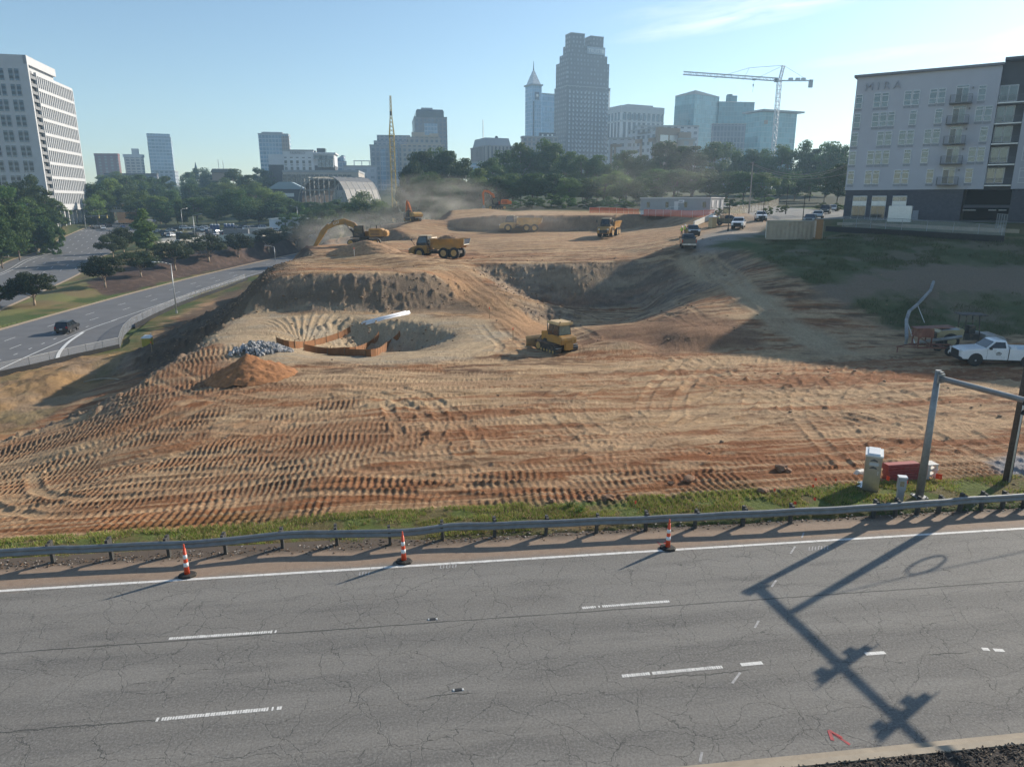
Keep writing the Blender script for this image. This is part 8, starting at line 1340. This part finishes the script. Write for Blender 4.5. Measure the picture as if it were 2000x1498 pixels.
# the far city floor reads as one wooded mass beyond the counted trees
rw = np.random.default_rng(3); mb = MB(); src = [tree_meshes('bush', 900+i, 340)[0] for i in range(2)]; vv, ff = [], []
for s_ in src:
    q = np.zeros(len(s_.vertices)*3); s_.vertices.foreach_get('co', q); vv.append(q.reshape(-1, 3))
allv = []
for i in range(520):
    t_ = rw.uniform(400, 1500); u_ = rw.uniform(-.8, .75); x_, y_ = u_*t_, t_
    if -.62 < u_ < -.56 and t_ < 700: continue
    if -.495 < u_ < -.462: continue
    z_ = float((1-ss(300, 900, np.array(y_)))*bsamp(np.clip(x_, -230, 200), min(y_, 385.))+ss(300, 900, np.array(y_))*24); s_ = rw.uniform(11, 17); allv.append(vv[i % 2]*np.array([s_*1.1, s_*1.1, s_*.85])*rw.uniform(.8, 1.1)+np.array([x_, y_, z_-1]))
V = np.concatenate(allv); me = bpy.data.meshes.new('far_woods'); nv = len(V); me.vertices.add(nv); me.vertices.foreach_set('co', V.astype(np.float32).ravel()); me.loops.add(nv); me.loops.foreach_set('vertex_index', np.arange(nv, dtype=np.int32)); me.polygons.add(nv//4); me.polygons.foreach_set('loop_start', np.arange(0, nv, 4, dtype=np.int32)); me.update(calc_edges=True); me.materials.append(LM['dark']); link('far_woods', me, None, 'far woods between the city buildings', 'stuff')
# ---------------------------------------------------------------- air: one even haze box, and dust raised by the machines
def vol(name, den, col, ani=.5):
    m = bpy.data.materials.new(name); m.use_nodes = True; t = m.node_tree; N, L = t.nodes, t.links; out = [n for n in N if n.type == 'OUTPUT_MATERIAL'][0]; N.remove(N['Principled BSDF'])
    v = N.new('ShaderNodeVolumePrincipled'); v.inputs['Density'].default_value = den; v.inputs['Color'].default_value = (*col, 1); v.inputs['Anisotropy'].default_value = ani; L.new(v.outputs[0], out.inputs['Volume']); return m, N, L, v
hm_, _, _, _ = vol('haze_air', .00030, (.53, .77, 1.), .35); o = MB().box((0, 780, 73), (2600, 1900, 174)).build('haze', hm_, None, kind='stuff'); o['label'] = 'thin blue morning haze'
def dust(px, py, t, size, den, seed, lab, rz=0.):
    m, N, L, v = vol('dust_air', den, (.93, .86, .77), .3); tc = N.new('ShaderNodeTexCoord'); nz = N.new('ShaderNodeTexNoise'); nz.inputs['Scale'].default_value = 2.1; nz.inputs['Distortion'].default_value = .8; nz.inputs['Detail'].default_value = 5; mp_ = N.new('ShaderNodeMapping'); mp_.inputs['Location'].default_value = (seed, seed*2.3, 0); L.new(tc.outputs['Object'], mp_.inputs[0]); L.new(mp_.outputs[0], nz.inputs['Vector'])
    ln = N.new('ShaderNodeVectorMath'); ln.operation = 'LENGTH'; L.new(tc.outputs['Object'], ln.inputs[0]); fall = N.new('ShaderNodeMapRange'); fall.inputs['From Min'].default_value = 1.; fall.inputs['From Max'].default_value = .2; L.new(ln.outputs['Value'], fall.inputs['Value'])
    nr_ = N.new('ShaderNodeMapRange'); nr_.inputs['From Min'].default_value = .42; nr_.inputs['From Max'].default_value = .72; L.new(nz.outputs['Fac'], nr_.inputs['Value']); a = N.new('ShaderNodeMath'); a.operation = 'MULTIPLY'; L.new(fall.outputs[0], a.inputs[0]); L.new(nr_.outputs[0], a.inputs[1]); b = N.new('ShaderNodeMath'); b.operation = 'MULTIPLY'; L.new(a.outputs[0], b.inputs[0]); b.inputs[1].default_value = den; L.new(b.outputs[0], v.inputs['Density'])
    bm = bmesh.new(); bmesh.ops.create_icosphere(bm, subdivisions=3, radius=1); me = bpy.data.meshes.new('dust_cloud'); bm.to_mesh(me); bm.free(); me.materials.append(m); o = link('dust_cloud', me, None, lab, 'stuff'); o.location = PT(px, py, t); o.scale = size; o.rotation_euler.z = rz
dust(650, 468, 131, (9, 4, 4.2), .20, 1., 'dust under the raised excavator arm'); dust(850, 396, 190, (22, 9, 8), .11, 4., 'dust drifting up behind the heaped dirt', .2); dust(1000, 434, 152, (17, 6, 4), .07, 7., 'dust around the half hidden dump truck'); dust(735, 442, 165, (22, 7, 4.5), .11, 9., 'dust behind the yellow excavator'); dust(1280, 340, 200, (26, 10, 16), .022, 12., 'thin dust before the trees above the office trailer')
